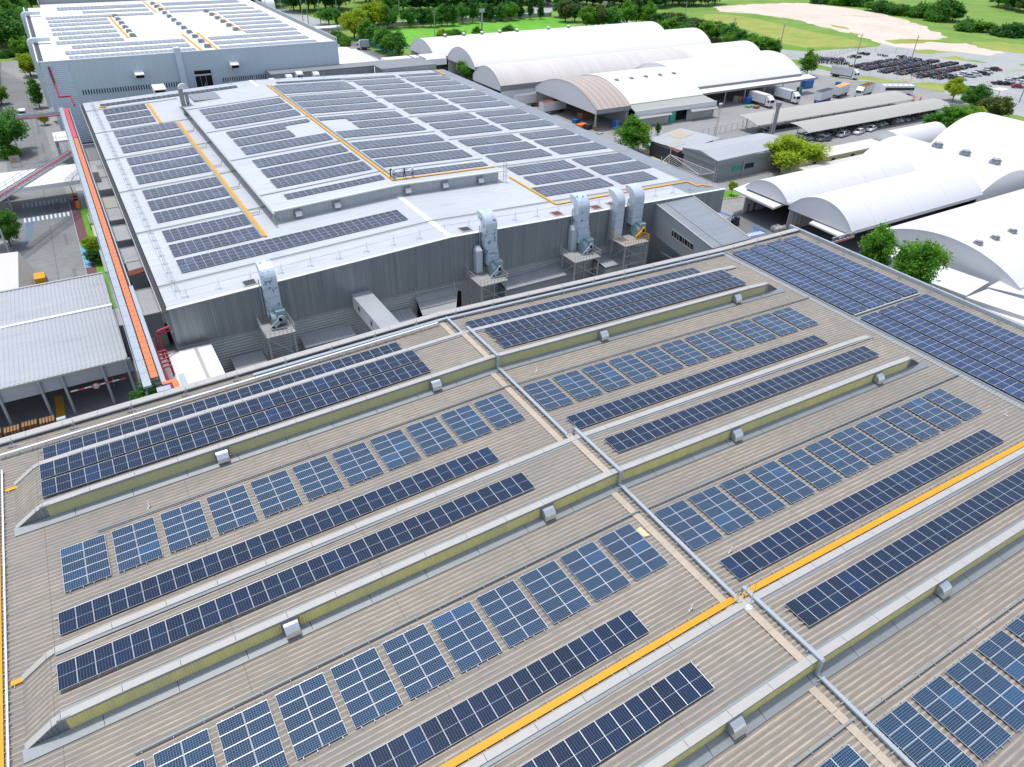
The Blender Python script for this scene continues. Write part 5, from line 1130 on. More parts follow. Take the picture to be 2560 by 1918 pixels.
t = thing('box_cabinet', 'white box cabinet on the low roofs right of the rack', 'cabinet', (2.0, 166, 0)); m = MB(); m.box(1.3, 2.4, 164.5, 169.5, 6.6, 8.6); wpart(m, 'body', 'coping', t)
t = thing('street_canopy', 'long white curved canopy roof spanning the left street under the cable bridge', 'canopy', (-9, 176, 0)); m = MB(); 
prof = [(170.3, 4.9), (170.5, 5.7), (171.5, 6.15), (176, 6.5), (181, 6.1), (182, 5.6), (181, 5.4), (176, 5.6), (171.5, 5.2)]
m.extr(prof, 0, -40, -.9); wpart(m, 'roof', 'vault2', t)
for x_ in (-1.5, -15, -25): m = MB(); m.bar((x_, 175, 0), (x_, 175, 5.5), .3); wpart(m, 'column', 'rail', t)
t = thing('beige_tent', 'rounded beige-white tarpaulin building at the left edge behind the ribbed shed', 'building', (-20, 134, 0)); m = MB()
m.hexa([(-34, 125, 0), (-12.9, 125, 0), (-12.4, 142, 0), (-34, 143.4, 0)], [(-34, 125.6, 4.4), (-13.9, 125.6, 4.0), (-13.6, 141, 4.0), (-34, 143, 4.4)]); wpart(m, 'shell', flat('beige_tarpaulin', (.62, .60, .57), .7, 0, .06, .3), t)
t = thing('side_building', 'grey-blue building with a tiled edge at the far left frame edge', 'building', (-20, 300, 0)); m = MB(); m.box(-45, -16.4, 262, 345, 0, 9.5); wpart(m, 'wall', 'louvreC', t); m = MB(); m.box(-45, -16.2, 262, 346, 9.5, 9.7); wpart(m, 'roof', 'beigeroof', t)
t = thing('street_lamp', 'curved-arm street lamp beside the round tree at the left street', 'street lamp', (*ga(tl(0, 0, 175, 1335)), 0)); m = MB(); m.tube([(0, 0, 0), (0, 0, 7.5), (.25, .2, 8.2)], .09, 8); m.build('pole', 'galv', t); m = MB(); m.tube([(.25, .2, 8.2), (2.6, 1.0, 9.0)], .06, 6); m.build('arm', 'galv', t); m = MB(); m.bar((2.5, .95, 8.97), (3.6, 1.35, 9.15), .28, .12); m.build('lamp_head', 'white', t)
t = thing('route_sign', 'square white sign with an orange mark beside the street under the round tree', 'sign', (*ga(tl(0, 0, 150, 1440)), 0)); m = MB()
for x_ in (-1.0, 1.0): m.bar((x_, 0, 0), (x_, 0, 2.4), .08)
m.box(-1.1, 1.1, -.05, .05, .9, 2.6); m.build('panel', 'lowroof', t); m = MB(); m.cyl((-.2, -.06, 1.7), (-.2, -.08, 1.7), .45, .45, 12); m.build('mark', 'orangep', t)
for i, px in enumerate(((690, 150), (692, 183))):
    t = thing('round_sign', f'{"upper" if i == 0 else "lower"} round orange sign disc on the lawn strip by the maroon footpath', 'sign', (*ga(tl(0, 1, *px)), 0)); m = MB(); m.bar((0, 0, 0), (0, 0, 1.3), .06); m.build('post', 'rail', t); m = MB(); m.cyl((0, -.05, 1.5), (0, -.1, 1.5), .42, .42, 14); m.build('disc', 'orangep', t)
t = thing('barrier_post', 'grey lamp post with a black and orange striped base at the footpath', 'post', (*ga(tl(0, 1, 655, 70)), 0)); m = MB(); m.tube([(0, 0, 0), (-.3, 0, 5.5), (-1.2, 0, 5.9)], .08, 8); m.build('pole', 'galv', t)
for k in range(4): m = MB(); m.box(-.35, .35, -.35, .35, .15+.28*k, .15+.28*(k+1)-.005); m.build('base_band', 'orangep' if k % 2 else 'tyre', t)
t = thing('stone_monument', 'small yellow-topped kiosk beside the beige tarpaulin building', 'kiosk', (*ga(tl(0, 1, 365, 790)), 0)); m = MB(); m.box(-.9, .9, -1.5, 1.5, 0, .5); m.build('base', 'blue', t); m = MB(); m.box(-.8, .8, -1.3, 1.3, .5, 1.5); m.build('top', 'yellow', t)

# ---------------------------------------------------------------- VAULTED WAREHOUSES
def vault(name, lab, x0, x1, y0, y1, ze, zc, roof='vault', axis=0, gL='gable', gR='gable', fas=.9, thick=.12, n=18, seam=9.0, cols=None, wallN=True, wallS=False, seammat=None, gbot=None, cat='warehouse', lo=0.0, gap_wall=0.0):
    """barrel roof; axis 0 runs along x and spans y"""
    t = thing(name, lab, cat, ((x0+x1)/2, (y0+y1)/2, 0)); a0, a1, s0, s1 = (x0, x1, y0, y1) if axis == 0 else (y0, y1, x0, x1)
    hw = (s1-s0)/2; h = zc-ze; R = (hw*hw+h*h)/(2*h); c0 = (s0+s1)/2; zc0 = zc-R; th = math.asin(hw/R) if h < hw else PI/2
    arc = [(c0+R*math.sin(-th+2*th*i/n), zc0+R*math.cos(-th+2*th*i/n)) for i in range(n+1)]
    inn = [(c0+(R-thick)*math.sin(-th+2*th*i/n), zc0+(R-thick)*math.cos(-th+2*th*i/n)) for i in range(n+1)]
    m = MB(); m.extr(arc+inn[::-1], axis, a0, a1); o = wpart(m, 'roof', roof, t)
    for p in o.data.polygons: p.use_smooth = True
    if hasattr(o.data, 'set_sharp_from_angle'): o.data.set_sharp_from_angle(angle=rad(35))
    m = MB(); k = a0+seam*.6
    while k < a1-1:
        out = [(c0+(R+.03)*math.sin(-th+2*th*i/n), zc0+(R+.03)*math.cos(-th+2*th*i/n)) for i in range(n+1)]
        m.extr(out+arc[::-1], axis, k, k+.28); k += seam
    if m.v: wpart(m, 'seam', seammat or roof, t)
    gb = gbot if gbot is not None else ze-fas
    for nm, k0, k1, g in (('gable_left', a0+.06, a0+.22, gL), ('gable_right', a1-.22, a1-.06, gR)):
        if g: m = MB(); m.extr([(s0+.05, gb)]+inn+[(s1-.05, gb)], axis, k0, k1); wpart(m, 'gable', g, t)
    m = MB()
    if axis == 0: m.box(x0, x1, y0-.05, y0+.12, ze-fas, ze+.03); m.box(x0, x1, y1-.12, y1+.05, ze-fas, ze+.03)
    else: m.box(x0-.05, x0+.12, y0, y1, ze-fas, ze+.03); m.box(x1-.12, x1+.05, y0, y1, ze-fas, ze+.03)
    wpart(m, 'fascia', 'flash' if roof != 'vault2' else 'gable', t)
    m = MB()
    if wallN: m.box(x0+.3, x1-.3, y1-.4, y1-.2, 0, ze-fas+.1) if axis == 0 else m.box(x1-.4, x1-.2, y0+.3, y1-.3, 0, ze-fas+.1)
    if wallS: m.box(x0+.3, x1-.3, y0+.2, y0+.4, 0, ze-fas+.1) if axis == 0 else m.box(x0+.2, x0+.4, y0+.3, y1-.3, 0, ze-fas+.1)
    if wallN or wallS: wpart(m, 'wall', 'gable', t)
    if cols:
        k = a0+.5
        while k < a1:
            m = MB(); q = s0+.25
            m.bar((k, q, 0), (k, q, ze-.3), .3) if axis == 0 else m.bar((q, k, 0), (q, k, ze-.3), .3); wpart(m, 'column', 'rail', t); k += cols
    return t, (lambda f: (c0+R*math.sin(-th+2*th*f), zc0+R*math.cos(-th+2*th*f)))
_, f1 = vault('vaulted_warehouse', 'farthest of the three long parallel white vaults beyond the white roofed hall', 122, 234.5, 257.5, 279.5, 6, 10.6, seam=10)
_, f2 = vault('vaulted_warehouse', 'middle of the three long parallel white vaults beyond the white roofed hall', 127, 239, 235.3, 257.0, 6, 10.8, seam=10)
def w3mat():
    b = NB('cream_to_white_vault'); p = b.geo(); s = b.sep(p); f = b.noise(b.mapping(p, (.5, .05, .05)), .8, 4); n_ = b.noise(p, .12, 4)
    c = b.mix(b.ramp(f, [(.3, 0), (.7, 1)]), (.58, .54, .52), (.68, .64, .61)); c = b.mix(b.ramp(b.math('DIVIDE', s[0], 250.0), [(.80, 0), (.84, 1)]), c, (.78, .76, .75))
    return b.fin(b.mix(b.math('MULTIPLY', n_, .2), c, (.5, .47, .45)), .6)
M['vaultpink2'] = w3mat()
_, f3 = vault('vaulted_warehouse', 'nearest of the three long parallel vaults, its left part faded cream', 120.6, 238.5, 206.6, 225.2, 6, 10.3, 'vaultpink2', gL='gable', seam=9, fas=1.6, wallS=True)
t = thing('flat_link_roof', 'flat white link roof between the nearest and middle long vaults', 'link roof', (180, 230, 0)); m = MB(); m.box(128, 238, 225.3, 235.2, 6.3, 6.5); wpart(m, 'roof', 'vault', t)
_, f4 = vault('vaulted_warehouse', 'short brown-topped vault open underneath with a grey-white rounded gable', 130.6, 143.0, 169.0, 202.0, 5.9, 10.7, flat('faded_brown_vault', (.44, .36, .31), .65, 0, .14, .25), seam=2.0, fas=1.2, cols=None, gbot=4.6, seammat='vaultpink', gL='gable', gR=None, wallN=True)
for x_, y_ in ((131.2, 170.0), (142.4, 170.0), (131.2, 201.5)):
    t = thing('warehouse_column', f'round white column with black and yellow bands, {"at the open corner" if x_ < 135 and y_ < 180 else ("at the right front" if x_ > 135 else "at the far left corner")} of the brown-topped vault', 'column', (x_, y_, 0)); m = MB(); m.cyl((0, 0, 1.2), (0, 0, 5.0), .26, .26, 12); m.build('shaft', 'coping', t)
    for k in range(4): m = MB(); m.cyl((0, 0, .3*k), (0, 0, .3*k+.295), .42, .42, 12); m.build('base_band', 'yellow' if k % 2 else 'tyre', t)
_, f5 = vault('vaulted_warehouse', 'bright white vault with five ventilators, right of the brown-topped vault', 143.1, 172.5, 170.0, 202.0, 5.9, 10.9, 'vault', seam=40, fas=.6, gR='gable', gbot=0)
for i in range(5): putv(146.3+5.7*i, 181.0, 9.9, 'grey butterfly ventilator on the bright white vault right of the brown-topped vault', 'five ventilators on the short bright vault', .9)
_, f6 = vault('vaulted_warehouse', 'large bright white vault with a long loading canopy, left of the parked trucks', 172.6, 226.5, 177.6, 206.0, 6.2, 11.2, 'vault', seam=20, fas=1.1, gR='gable', gbot=4.5, wallN=True)
t = thing('loading_canopy', 'long flat white canopy along the loading side where the trucks stand', 'canopy', (203, 175, 0)); m = MB(); m.hexa([(175, 173.6, 4.9), (231, 174.4, 4.9), (231, 178.4, 5.3), (175, 177.9, 5.3)], [(175, 173.6, 5.1), (231, 174.4, 5.1), (231, 178.4, 5.5), (175, 177.9, 5.5)]); wpart(m, 'roof', 'vault', t); m = MB(); m.hexa([(175, 173.4, 4.6), (231, 174.2, 4.6), (231, 174.35, 4.6), (175, 173.55, 4.6)], [(175, 173.4, 5.2), (231, 174.2, 5.2), (231, 174.35, 5.2), (175, 173.55, 5.2)]); wpart(m, 'fascia', 'flash', t)
for x_ in range(178, 231, 9): m = MB(); m.bar((x_, 174.4, 0), (x_, 174.4, 4.9), .25); wpart(m, 'column', 'rail', t)
for i, x_ in enumerate((129, 137, 145, 153, 161, 176, 186)): putv(x_+3, f1(.5)[0], f1(.5)[1]-.1, 'small pale ventilator along the crest of the farthest long vault', 'ventilators along the farthest long vault', .8)
for i in range(6): putv(160+15*i, 256.9, 6.8, 'small pale ventilator along the valley between the farthest and middle long vaults', 'ventilators in the long vault valley', .9)
# lean-to in front of the five-ventilator vault
t = thing('lean_to_warehouse', 'low grey-walled lean-to with a green sliding door in front of the five-ventilator vault', 'warehouse', (160, 167, 0)); m = MB()
m.hexa([(143, 166.9, 4.5), (174.3, 165.9, 4.5), (172.5, 170.0, 5.6), (143, 170.0, 5.6)], [(143, 166.9, 4.7), (174.3, 165.9, 4.7), (172.5, 170.0, 5.8), (143, 170.0, 5.8)]); wpart(m, 'roof', flat('pale_olive_roof', (.40, .41, .37), .6, 0, .1, .5), t)
m = MB(); m.hexa([(143, 166.6, 3.4), (174.4, 165.6, 3.4), (174.4, 165.8, 3.4), (143, 166.8, 3.4)], [(143, 166.6, 4.8), (174.4, 165.6, 4.8), (174.4, 165.8, 4.8), (143, 166.8, 4.8)]); m.box(174.1, 174.3, 166, 170, 0, 4.6); wpart(m, 'fascia', 'gable', t)
m = MB(); k = 9
for j in range(k):
    for xa, xb in ((143.3, 156.6), (163.6, 174.0)): m.hexa([(xa, 167.2-(xa-143)*.03+.08*(j % 2), .35*j), (xb, 167.2-(xb-143)*.03+.08*(j % 2), .35*j), (xb, 167.5-(xb-143)*.03, .35*j), (xa, 167.5-(xa-143)*.03, .35*j)], [(xa, 167.2-(xa-143)*.03+.08*(j % 2), .35*j+.34), (xb, 167.2-(xb-143)*.03+.08*(j % 2), .35*j+.34), (xb, 167.5-(xb-143)*.03, .35*j+.34), (xa, 167.5-(xa-143)*.03, .35*j+.34)])
wpart(m, 'wall', 'louvre', t); m = MB(); m.box(156.7, 159.0, 166.6, 166.75, 0, 3.5); wpart(m, 'door', 'green', t); m = MB(); m.box(159, 163.5, 168.0, 168.2, 0, 3.8); wpart(m, 'door_opening', 'black', t)
m = MB()
for xa, xb in ((143, 156.4), (163.8, 174.6)): y_ = 166.5-(xa-143)*.03; m.hexa([(xa, y_-1.1, 2.7), (xb, y_-1.3, 2.7), (xb, y_, 3.4), (xa, y_, 3.4)], [(xa, y_-1.1, 2.78), (xb, y_-1.3, 2.78), (xb, y_, 3.48), (xa, y_, 3.48)])
wpart(m, 'awning', 'coping', t)
# right hand white vaults
_, g1 = vault('vaulted_shed', 'cool white vault with a wide flat canopy at its open left end', 121, 163.8, 91.0, 102.4, 6, 8.7, 'vault2', seam=7, fas=.5, cols=None, gR='vault2')
_, g2 = vault('vaulted_shed', 'cool white vault in front with a small tilted awning on its left gable', 121.5, 165, 75.8, 90.8, 5.4, 9.2, 'vault2', seam=12, fas=.7, cols=None, gR='vault2')
t = thing('entrance_canopy', 'wide flat white canopy on columns at the left end of the vault beside the yellow-green tree', 'canopy', (121, 98, 0)); m = MB(); m.hexa([(118.6, 92.2, 4.6), (124.5, 92.5, 5.0), (124.7, 104.8, 5.0), (119.4, 104.3, 4.6)], [(118.6, 92.2, 5.0), (124.5, 92.5, 5.4), (124.7, 104.8, 5.4), (119.4, 104.3, 5.0)]); wpart(m, 'roof', 'vault2', t)
for y_ in (91.0, 102.2):
    for x_ in (122.8, 124.6):
        m = MB(); m.bar((x_, y_, 0), (x_, y_, 5), .35); wpart(m, 'column', 'coping', t)
        for k in range(5): m = MB(); m.cyl((x_, y_, .35*k), (x_, y_, .35*k+.345), .38, .38, 12); wpart(m, 'base_band', 'orangep' if k % 2 else 'tyre', t)
for x_ in (121.9, 123.2, 124.6, 126): 
    m = MB(); m.bar((x_, 90.4, 0), (x_, 90.4, 5.2), .22); wpart(m, 'column', 'coping', t)
t = thing('tilted_awning', 'tilted white awning hung by rods on the front vault gable', 'awning', (120.5, 80, 4)); m = MB(); q = [(*ga(tl(3, 1, *p), z), z) for p, z in (((355, 265), 4.2), ((630, 390), 4.2), ((745, 325), 4.9), ((465, 205), 4.9))]
m.hexa([(a, b_, c-.3) for a, b_, c in q], q); wpart(m, 'roof', 'vault2', t); m = MB(); m.bar(q[3], (121.4, q[3][1]+.5, 7.0), .06); m.bar(((q[2][0]+q[3][0])/2, (q[2][1]+q[3][1])/2, 4.9), (121.4, 81, 7.3), .06); wpart(m, 'rod', 'rail', t)
_, g4 = vault('vaulted_shed', 'cool white cross vault with three large ventilators, behind the two parallel vaults', 164.2, 187.5, 76.2, 106.3, 5.0, 8.7, 'vault2', axis=1, seam=6, fas=.6, cols=None, gL='gable', wallN=True, gbot=0, seammat='vault2')
_, g5 = vault('vaulted_shed', 'brilliant white cross vault at the right edge beyond the three large ventilators', 187.6, 222, 60, 103.5, 5.5, 11.8, 'vault', axis=1, seam=60, fas=.6, gL='gable', wallN=True, gbot=0)
for i, y in enumerate((95.5, 88.6, 81.5)):
    o = putv(177.0, y, 8.6, ('farthest', 'middle', 'nearest')[i]+' of three tall ventilators on the cross vault', 'three tall ventilators on the cross vault', 1.35)
_, g6 = vault('vaulted_warehouse', 'huge white vault with a broad grey gable behind the two round trees', 125.6, 200, 46.5, 73.2, 5.6, 9.3, 'vault2', seam=60, fas=.5, gL='gable', gbot=0)
for i, (px, py) in enumerate(((1812, 440), (1958, 395), (2108, 340))):
    x, y = at(*tl(3, 1, px, py), 9.2); putv(x, y, g6((y-46.5)/26.7)[1]-.15, ('left', 'middle', 'right')[i]+' ventilator on the huge white vault behind the two round trees', 'three ventilators on the huge vault', .85)
def slab(lab, pts, z0s, mat='vault2', name='lean_to_roof', th=.3, wall=True):
    t = thing(name, lab, 'lean-to', (sum(p[0] for p in pts)/4, sum(p[1] for p in pts)/4, 0)); m = MB(); m.hexa([(x, y, z-th) for (x, y), z in zip(pts, z0s)], [(x, y, z) for (x, y), z in zip(pts, z0s)]); wpart(m, 'roof', mat, t)
    if wall: m = MB(); cx_ = sum(p[0] for p in pts)/4; cy_ = sum(p[1] for p in pts)/4; q = [(cx_+(x-cx_)*.96, cy_+(y-cy_)*.96) for x, y in pts]; m.hexa([(x, y, 0) for x, y in q], [(x, y, z-th) for (x, y), z in zip(q, z0s)]); wpart(m, 'wall', 'gable', t)
    return t
n2 = lambda x, y, z: at(*zm(2100, 580, x, y, 2.759), z)
slab('white sloped lean-to roof right below the right round tree', [n2(545, 320, 4), n2(870, 440, 4), n2(1030, 345, 5), n2(690, 225, 5)], [4, 4, 5, 5])
slab('long white lean-to roof at the right edge, third below the huge vault', [n2(870, 450, 4), n2(1290, 590, 4), n2(1290, 470, 5), n2(1020, 392, 5)], [4, 4, 5, 5])
slab('upper white lean-to roof at the right edge, touching the grey gable', [n2(1018, 380, 5), n2(1300, 445, 5), n2(1300, 300, 6), n2(1200, 287, 6)], [5, 5, 6, 6])
slab('lowest white strip roof at the right edge beside the side coping', [n2(560, 345, 3.2), n2(1290, 650, 3.2), n2(1290, 600, 3.5), n2(600, 330, 3.5)], [3.2, 3.2, 3.5, 3.5])
slab('draped grey-white tarpaulin lean-to between the two round trees', [at(*zm(2100, 580, 255, 150, 2.759), 3), at(*zm(2100, 580, 340, 185, 2.759), 3), at(*zm(2100, 580, 450, 130, 2.759), 4.5), at(*zm(2100, 580, 320, 75, 2.759), 4.5)], [3, 3, 4.5, 4.5])
t = thing('steel_gantry', 'white steel lattice gantry with red-edged rail between the front vault and the left round tree', 'gantry', (118, 74, 4)); m = MB(); A = Vector((*at(*tl(3, 1, 545, 440), 5), 5)); B = Vector((*at(*tl(3, 1, 745, 380), 5), 5))
for s in (0, .9): m.bar(A+Vector((0, 0, s)), B+Vector((0, 0, s)), .18)
for i in range(12): a = A.lerp(B, i/12); b_ = A.lerp(B, (i+1)/12); m.bar(a+Vector((0, 0, .9*(i % 2))), b_+Vector((0, 0, .9*((i+1) % 2))), .08)
wpart(m, 'truss', 'coping', t); m = MB(); m.bar(A-Vector((0, 0, .3)), B-Vector((0, 0, .3)), .12); wpart(m, 'rail', 'pinkred', t)
# small half-round shed, cream buildings, shelters
vault('half_round_shed', 'small half-round grey-white shed behind the cream building', 184.5, 205.5, 108.8, 116.8, 3.6, 7.2, 'vault2', seam=30, fas=.5, gL='gable', gbot=3, cols=5)
t = thing('cream_building', 'long low cream building with small dark windows beside the parked cars', 'building', (173, 113, 0)); m = MB(); m.box(150, 184, 112.0, 117.5, 4.1, 4.25); wpart(m, 'roof', flat('pale_cream_roof', (.64, .61, .55), .7, 0, .06), t); m = MB(); m.box(150.2, 183.9, 112.2, 117.3, 0, 4.1); wpart(m, 'wall', 'cream', t)
for x_ in (155, 162, 169.5, 175.5, 181.2): m = MB(); m.box(x_, x_+1.3, 112.1, 112.2, 2.6, 3.5); wpart(m, 'window', 'glass', t)
slab('cream flat walkway roof in front of the long cream building', [(148, 106.5), (186, 106.8), (186, 110.8), (148, 110.6)], [3.6, 3.6, 3.6, 3.6], 'vaultpink', wall=False, th=.2)
def shelter(lab, x0, x1, y0, y1, z):
    t = thing('parking_shelter', lab, 'parking shelter', ((x0+x1)/2, (y0+y1)/2, 0)); m = MB(); k = 8; arc = [(y0+(y1-y0)*i/k, z+1.15*math.sin(PI*i/k*.62)) for i in range(k+1)]; inn = [(a, b_-.12) for a, b_ in arc]
    m.extr(arc+inn[::-1], 0, x0, x1); wpart(m, 'roof', 'beigeroof', t)
    x = x0+1
    while x < x1:
        m = MB(); m.bar((x, (y0+y1)/2+1, 0), (x, (y0+y1)/2+1, z+.9), .22); m.bar((x, (y0+y1)/2+1, z*.6), (x, y0+.4, z), .12); wpart(m, 'column', 'rail', t); x += 5.6
shelter('farther of the two long beige curved parking shelters, bicycles and motorcycles under it', 170, 243.6, 144.3, 152.2, 2.9)
shelter('nearer of the two long beige curved parking shelters, cars under it', 177.5, 246, 132.4, 139.3, 2.9)
# grey two-part building, patchwork shed, court, fence, tower
t = thing('grey_workshop', 'grey workshop with a low gable roof, dark windows and white downpipes', 'building', (134, 124, 0)); m = MB()
m.hexa([(130.0, 119.9, 5), (158, 121, 5), (158, 126.5, 5.9), (130, 126, 5.9)], [(130.0, 119.9, 5.2), (158, 121, 5.2), (158, 126.5, 6.1), (130, 126, 6.1)]); m.hexa([(130.0, 126, 5.9), (158, 126.5, 5.9), (158, 132.5, 5), (130, 132.1, 5)], [(130.0, 126, 6.1), (158, 126.5, 6.1), (158, 132.5, 5.2), (130, 132.1, 5.2)]); wpart(m, 'roof', 'ribtile', t)
m = MB(); m.box(129.9, 130.05, 120, 132, 3.8, 5.1); m.extr([(120, 5), (126, 5.95), (132, 5)], 0, 129.9, 130.1); m.box(130, 158, 119.85, 120.0, 3.9, 5.1); wpart(m, 'fascia', 'flash', t)
m = MB(); m.box(130.2, 157, 120.3, 120.5, 0, 4.0); m.box(130.2, 130.4, 120.5, 131.8, 0, 4.0); m.box(130.2, 157, 131.5, 131.8, 0, 4); wpart(m, 'wall', flat('grey_render', (.27, .29, .29), .8, 0, .1), t)
for x_, mt in ((136.0, 'green'), (140.2, 'glass')): m = MB(); m.box(x_, x_+3.0, 120.2, 120.3, 1.7, 2.9); wf = wpart(m, 'window', mt, t); m = MB(); [m.box(x_+.75*k-.04, x_+.75*k+.04, 120.15, 120.2, 1.7, 2.9) for k in range(5)]; wpart(m, 'frame', 'dark', wf)
for x_ in (130.6, 139.6): m = MB(); m.bar((x_, 120.1, 0), (x_, 120.1, 4), .2); wpart(m, 'downpipe', 'coping', t)
t = thing('steel_canopy_frame', 'white tubular steel frame and grating beside the grey workshop', 'frame', (125, 118, 4)); m = MB(); P4 = [(*ga(Z_, 4.6), 4.6) for Z_ in (tl(2, 0, 1285, 1405), tl(2, 0, 1365, 1335), tl(2, 0, 1750, 1490), tl(2, 0, 1620, 1510))]
for a, b_ in ((0, 1), (1, 2), (2, 3), (3, 0), (1, 3)): m.bar(P4[a], P4[b_], .16)
for i in range(20): m.bar(Vector(P4[0]).lerp(Vector(P4[3]), i/19), Vector(P4[1]).lerp(Vector(P4[2]), i/19), .07)
for p in P4: m.bar((p[0], p[1], 0), (p[0], p[1], 6.0), .16)
wpart(m, 'frame', 'coping', t)
t = thing('patchwork_shed', 'low shed with patchwork blue-grey, tan and rust roof sheets', 'shed', (138, 142, 0)); q = [tl(2, 0, 1165, 1205), tl(2, 0, 1470, 1300), tl(2, 0, 1800, 1190), tl(2, 0, 1455, 1105)]; m = MB(); m.hexa([(*ga(p, 3.6), 3.6) for p in q], [(*ga(p, 3.75), 3.75) for p in q]); wpart(m, 'roof', 'ribtile', t)
for q2, mt in ((((1330, 1160), (1440, 1115), (1560, 1160), (1450, 1200)), 'tan'), (((1310, 1240), (1450, 1200), (1500, 1240), (1380, 1280)), 'beigeroof'), (((1345, 1275), (1370, 1268), (1465, 1300), (1430, 1318)), 'rust')):
    m = MB(); m.hexa([(*ga(tl(2, 0, *p), 3.75), 3.75) for p in q2], [(*ga(tl(2, 0, *p), 3.80), 3.80) for p in q2]); wpart(m, 'roof_patch', mt, t)
m = MB(); m.hexa([(130, 133, 0), (146, 137, 0), (144, 147, 0), (130, 144, 0)], [(130, 133.6, 3.5), (146, 137.5, 3.5), (144, 147, 3.5), (130, 144, 3.5)]); wpart(m, 'wall', 'dark', t)
sheet_poly('pale_yard', [ga(tl(2, 0, *q)) for q in ((1095, 1300), (1160, 1265), (1440, 1390), (1300, 1420))], 'cream', .02)
t = thing('green_edge_wall', 'low wall with a turquoise-green top beside the patchwork shed', 'wall', (*ga(tl(2, 0, 1280, 1320)), 0)); m = MB(); a = Vector((*ga(tl(2, 0, 1125, 1270)), 0)); b_ = Vector((*ga(tl(2, 0, 1435, 1385)), 0)); m.bar(a+Vector((0, 0, .5)), b_+Vector((0, 0, .5)), .25, 1.0); wpart(m, 'wall', 'concrete', t); m = MB(); m.bar(a+Vector((0, 0, 1.08)), b_+Vector((0, 0, 1.08)), .5, .12); wpart(m, 'cap', flat('turquoise_paint', (.08, .48, .42), .6), t)
def fence(lab, pts, h=2.0, mat='rail', sp=2.5, panel=None):
    t = thing('fence', lab, 'fence', (pts[0][0], pts[0][1], 0)); m = MB(); r_ = MB()
    for a, b_ in zip(pts[:-1], pts[1:]):
        A = Vector((*a, 0)); B = Vector((*b_, 0)); L = (B-A).length; n = max(1, int(L/sp))
        for i in range(n+1): c = A.lerp(B, i/n); m.bar(c, c+Vector((0, 0, h)), .08)
        if panel: r_.bar(A+Vector((0, 0, h/2)), B+Vector((0, 0, h/2)), .08, h)
        else:
            for zz in (.3, h*.5, h-.1): r_.bar(A+Vector((0, 0, zz)), B+Vector((0, 0, zz)), .05)
    wpart(m, 'post', mat, t); wpart(r_, 'rail', panel or mat, t)
fence('white mesh fence in front of the farther parking shelter', [ga(tl(2, 0, 1990, 1090)), ga(tl(2, 0, 2209, 1190))], 2.2)
fence('grey fence with posts behind the patchwork shed', [ga(tl(2, 0, 1640, 1185)), ga(tl(2, 0, 1985, 1110))], 2.2)
fence('white concrete boundary wall below the right trees', [(247.5, 139.5), (259, 124)], 2.6, 'coping', 3, 'coping')
fence('black boundary wall behind the brilliant white cross vault', [(186, 114), (214, 108), (236, 104), (262, 100)], 2.2, 'dark', 3, 'dark')
fence('wire fence along the near edge of the motorcycle lot', [dq(600, 300), dq(820, 322), dq(1010, 345), dq(1130, 378), dq(1271, 405)], 1.8, 'rail', 4)
fence('wire fence along the far edge of the motorcycle lot', [dq(430, 246), dq(600, 200), dq(760, 212), dq(900, 226)], 2.0, 'rail', 4)
t = thing('small_compound', 'walled compound with a green canopy roof right of the trees', 'compound', (252, 112, 0)); m = MB(); q = [ga(tl(3, 0, *p), 2.6) for p in ((1855, 1045), (1975, 1035), (1975, 1075), (1900, 1078))]; m.hexa([(x, y, 2.5) for x, y in q], [(x, y, 2.65) for x, y in q]); wpart(m, 'canopy', 'green', t); m = MB(); m.box(252, 262, 101, 112, .0, .05); wpart(m, 'floor', 'concrete', t)
t = thing('siren_tower', 'grey round-headed chimney-like tower with a ladder rack in front of the parking shelters', 'tower', (*ga(tl(3, 0, 20, 1230)), 0)); m = MB(); m.cyl((0, 0, 0), (0, 0, 9.5), .55, .5, 12); m.cyl((0, 0, 9.5), (0, 0, 10.1), .5, .85, 12); m.cyl((0, 0, 10.1), (0, 0, 10.9), .85, .85, 12); m.cyl((0, 0, 10.9), (0, 0, 11.1), .85, .5, 12); m.build('stack', 'flash', t); m = MB()
for s in (-.4, .4): m.bar((-1.1, s, 0), (-.7, s, 8), .08)
for k in range(12): m.bar((-1.05+.03*k, -.4, .5+.62*k), (-1.05+.03*k, .4, .5+.62*k), .07)
m.build('ladder', 'coping', t)
t = thing('light_mast', 'thin lattice light mast behind the patchwork shed', 'mast', (*ga(tl(2, 0, 1750, 1190)), 0)); m = MB()
for k in range(14):
    for a, b_ in ((0, 1), (1, 2), (2, 0)): p = [(.35*math.cos(2.09*j), .35*math.sin(2.09*j)) for j in range(3)]; m.bar((*p[a], .65*k), (*p[b_], .65*(k+1)), .05); m.bar((*p[a], .65*k), (*p[a], .65*(k+1)), .05)
m.build('lattice', 'coping', t); m = MB(); m.box(-.5, .5, -.2, .2, 9.1, 9.5); m.build('lamp_head', 'white', t)
t = thing('white_bus', 'white long vehicle with roof vents behind the far parking shelter', 'bus', (*ga(tl(3, 0, 1100, 815)), 0), rad(-25)); m = MB(); m.box(-5.5, 5.5, -1.6, 1.6, .6, 3.2); m.build('body', 'white', t); m = MB()
for k in range(5): m.box(-4.6+2*k, -3.9+2*k, -.6, .2, 3.2, 3.32)
m.build('roof_vent', 'flash', t); m = MB(); m.box(-5.4, 5.4, -1.63, -1.6, 1.7, 2.6); m.build('window', 'glass', t)
for x_ in (-3.8, 3.8):
    m = MB(); m.cyl((x_, -1.5, .5), (x_, 1.5, .5), .5, .5, 14); m.build('wheel', 'tyre', t)
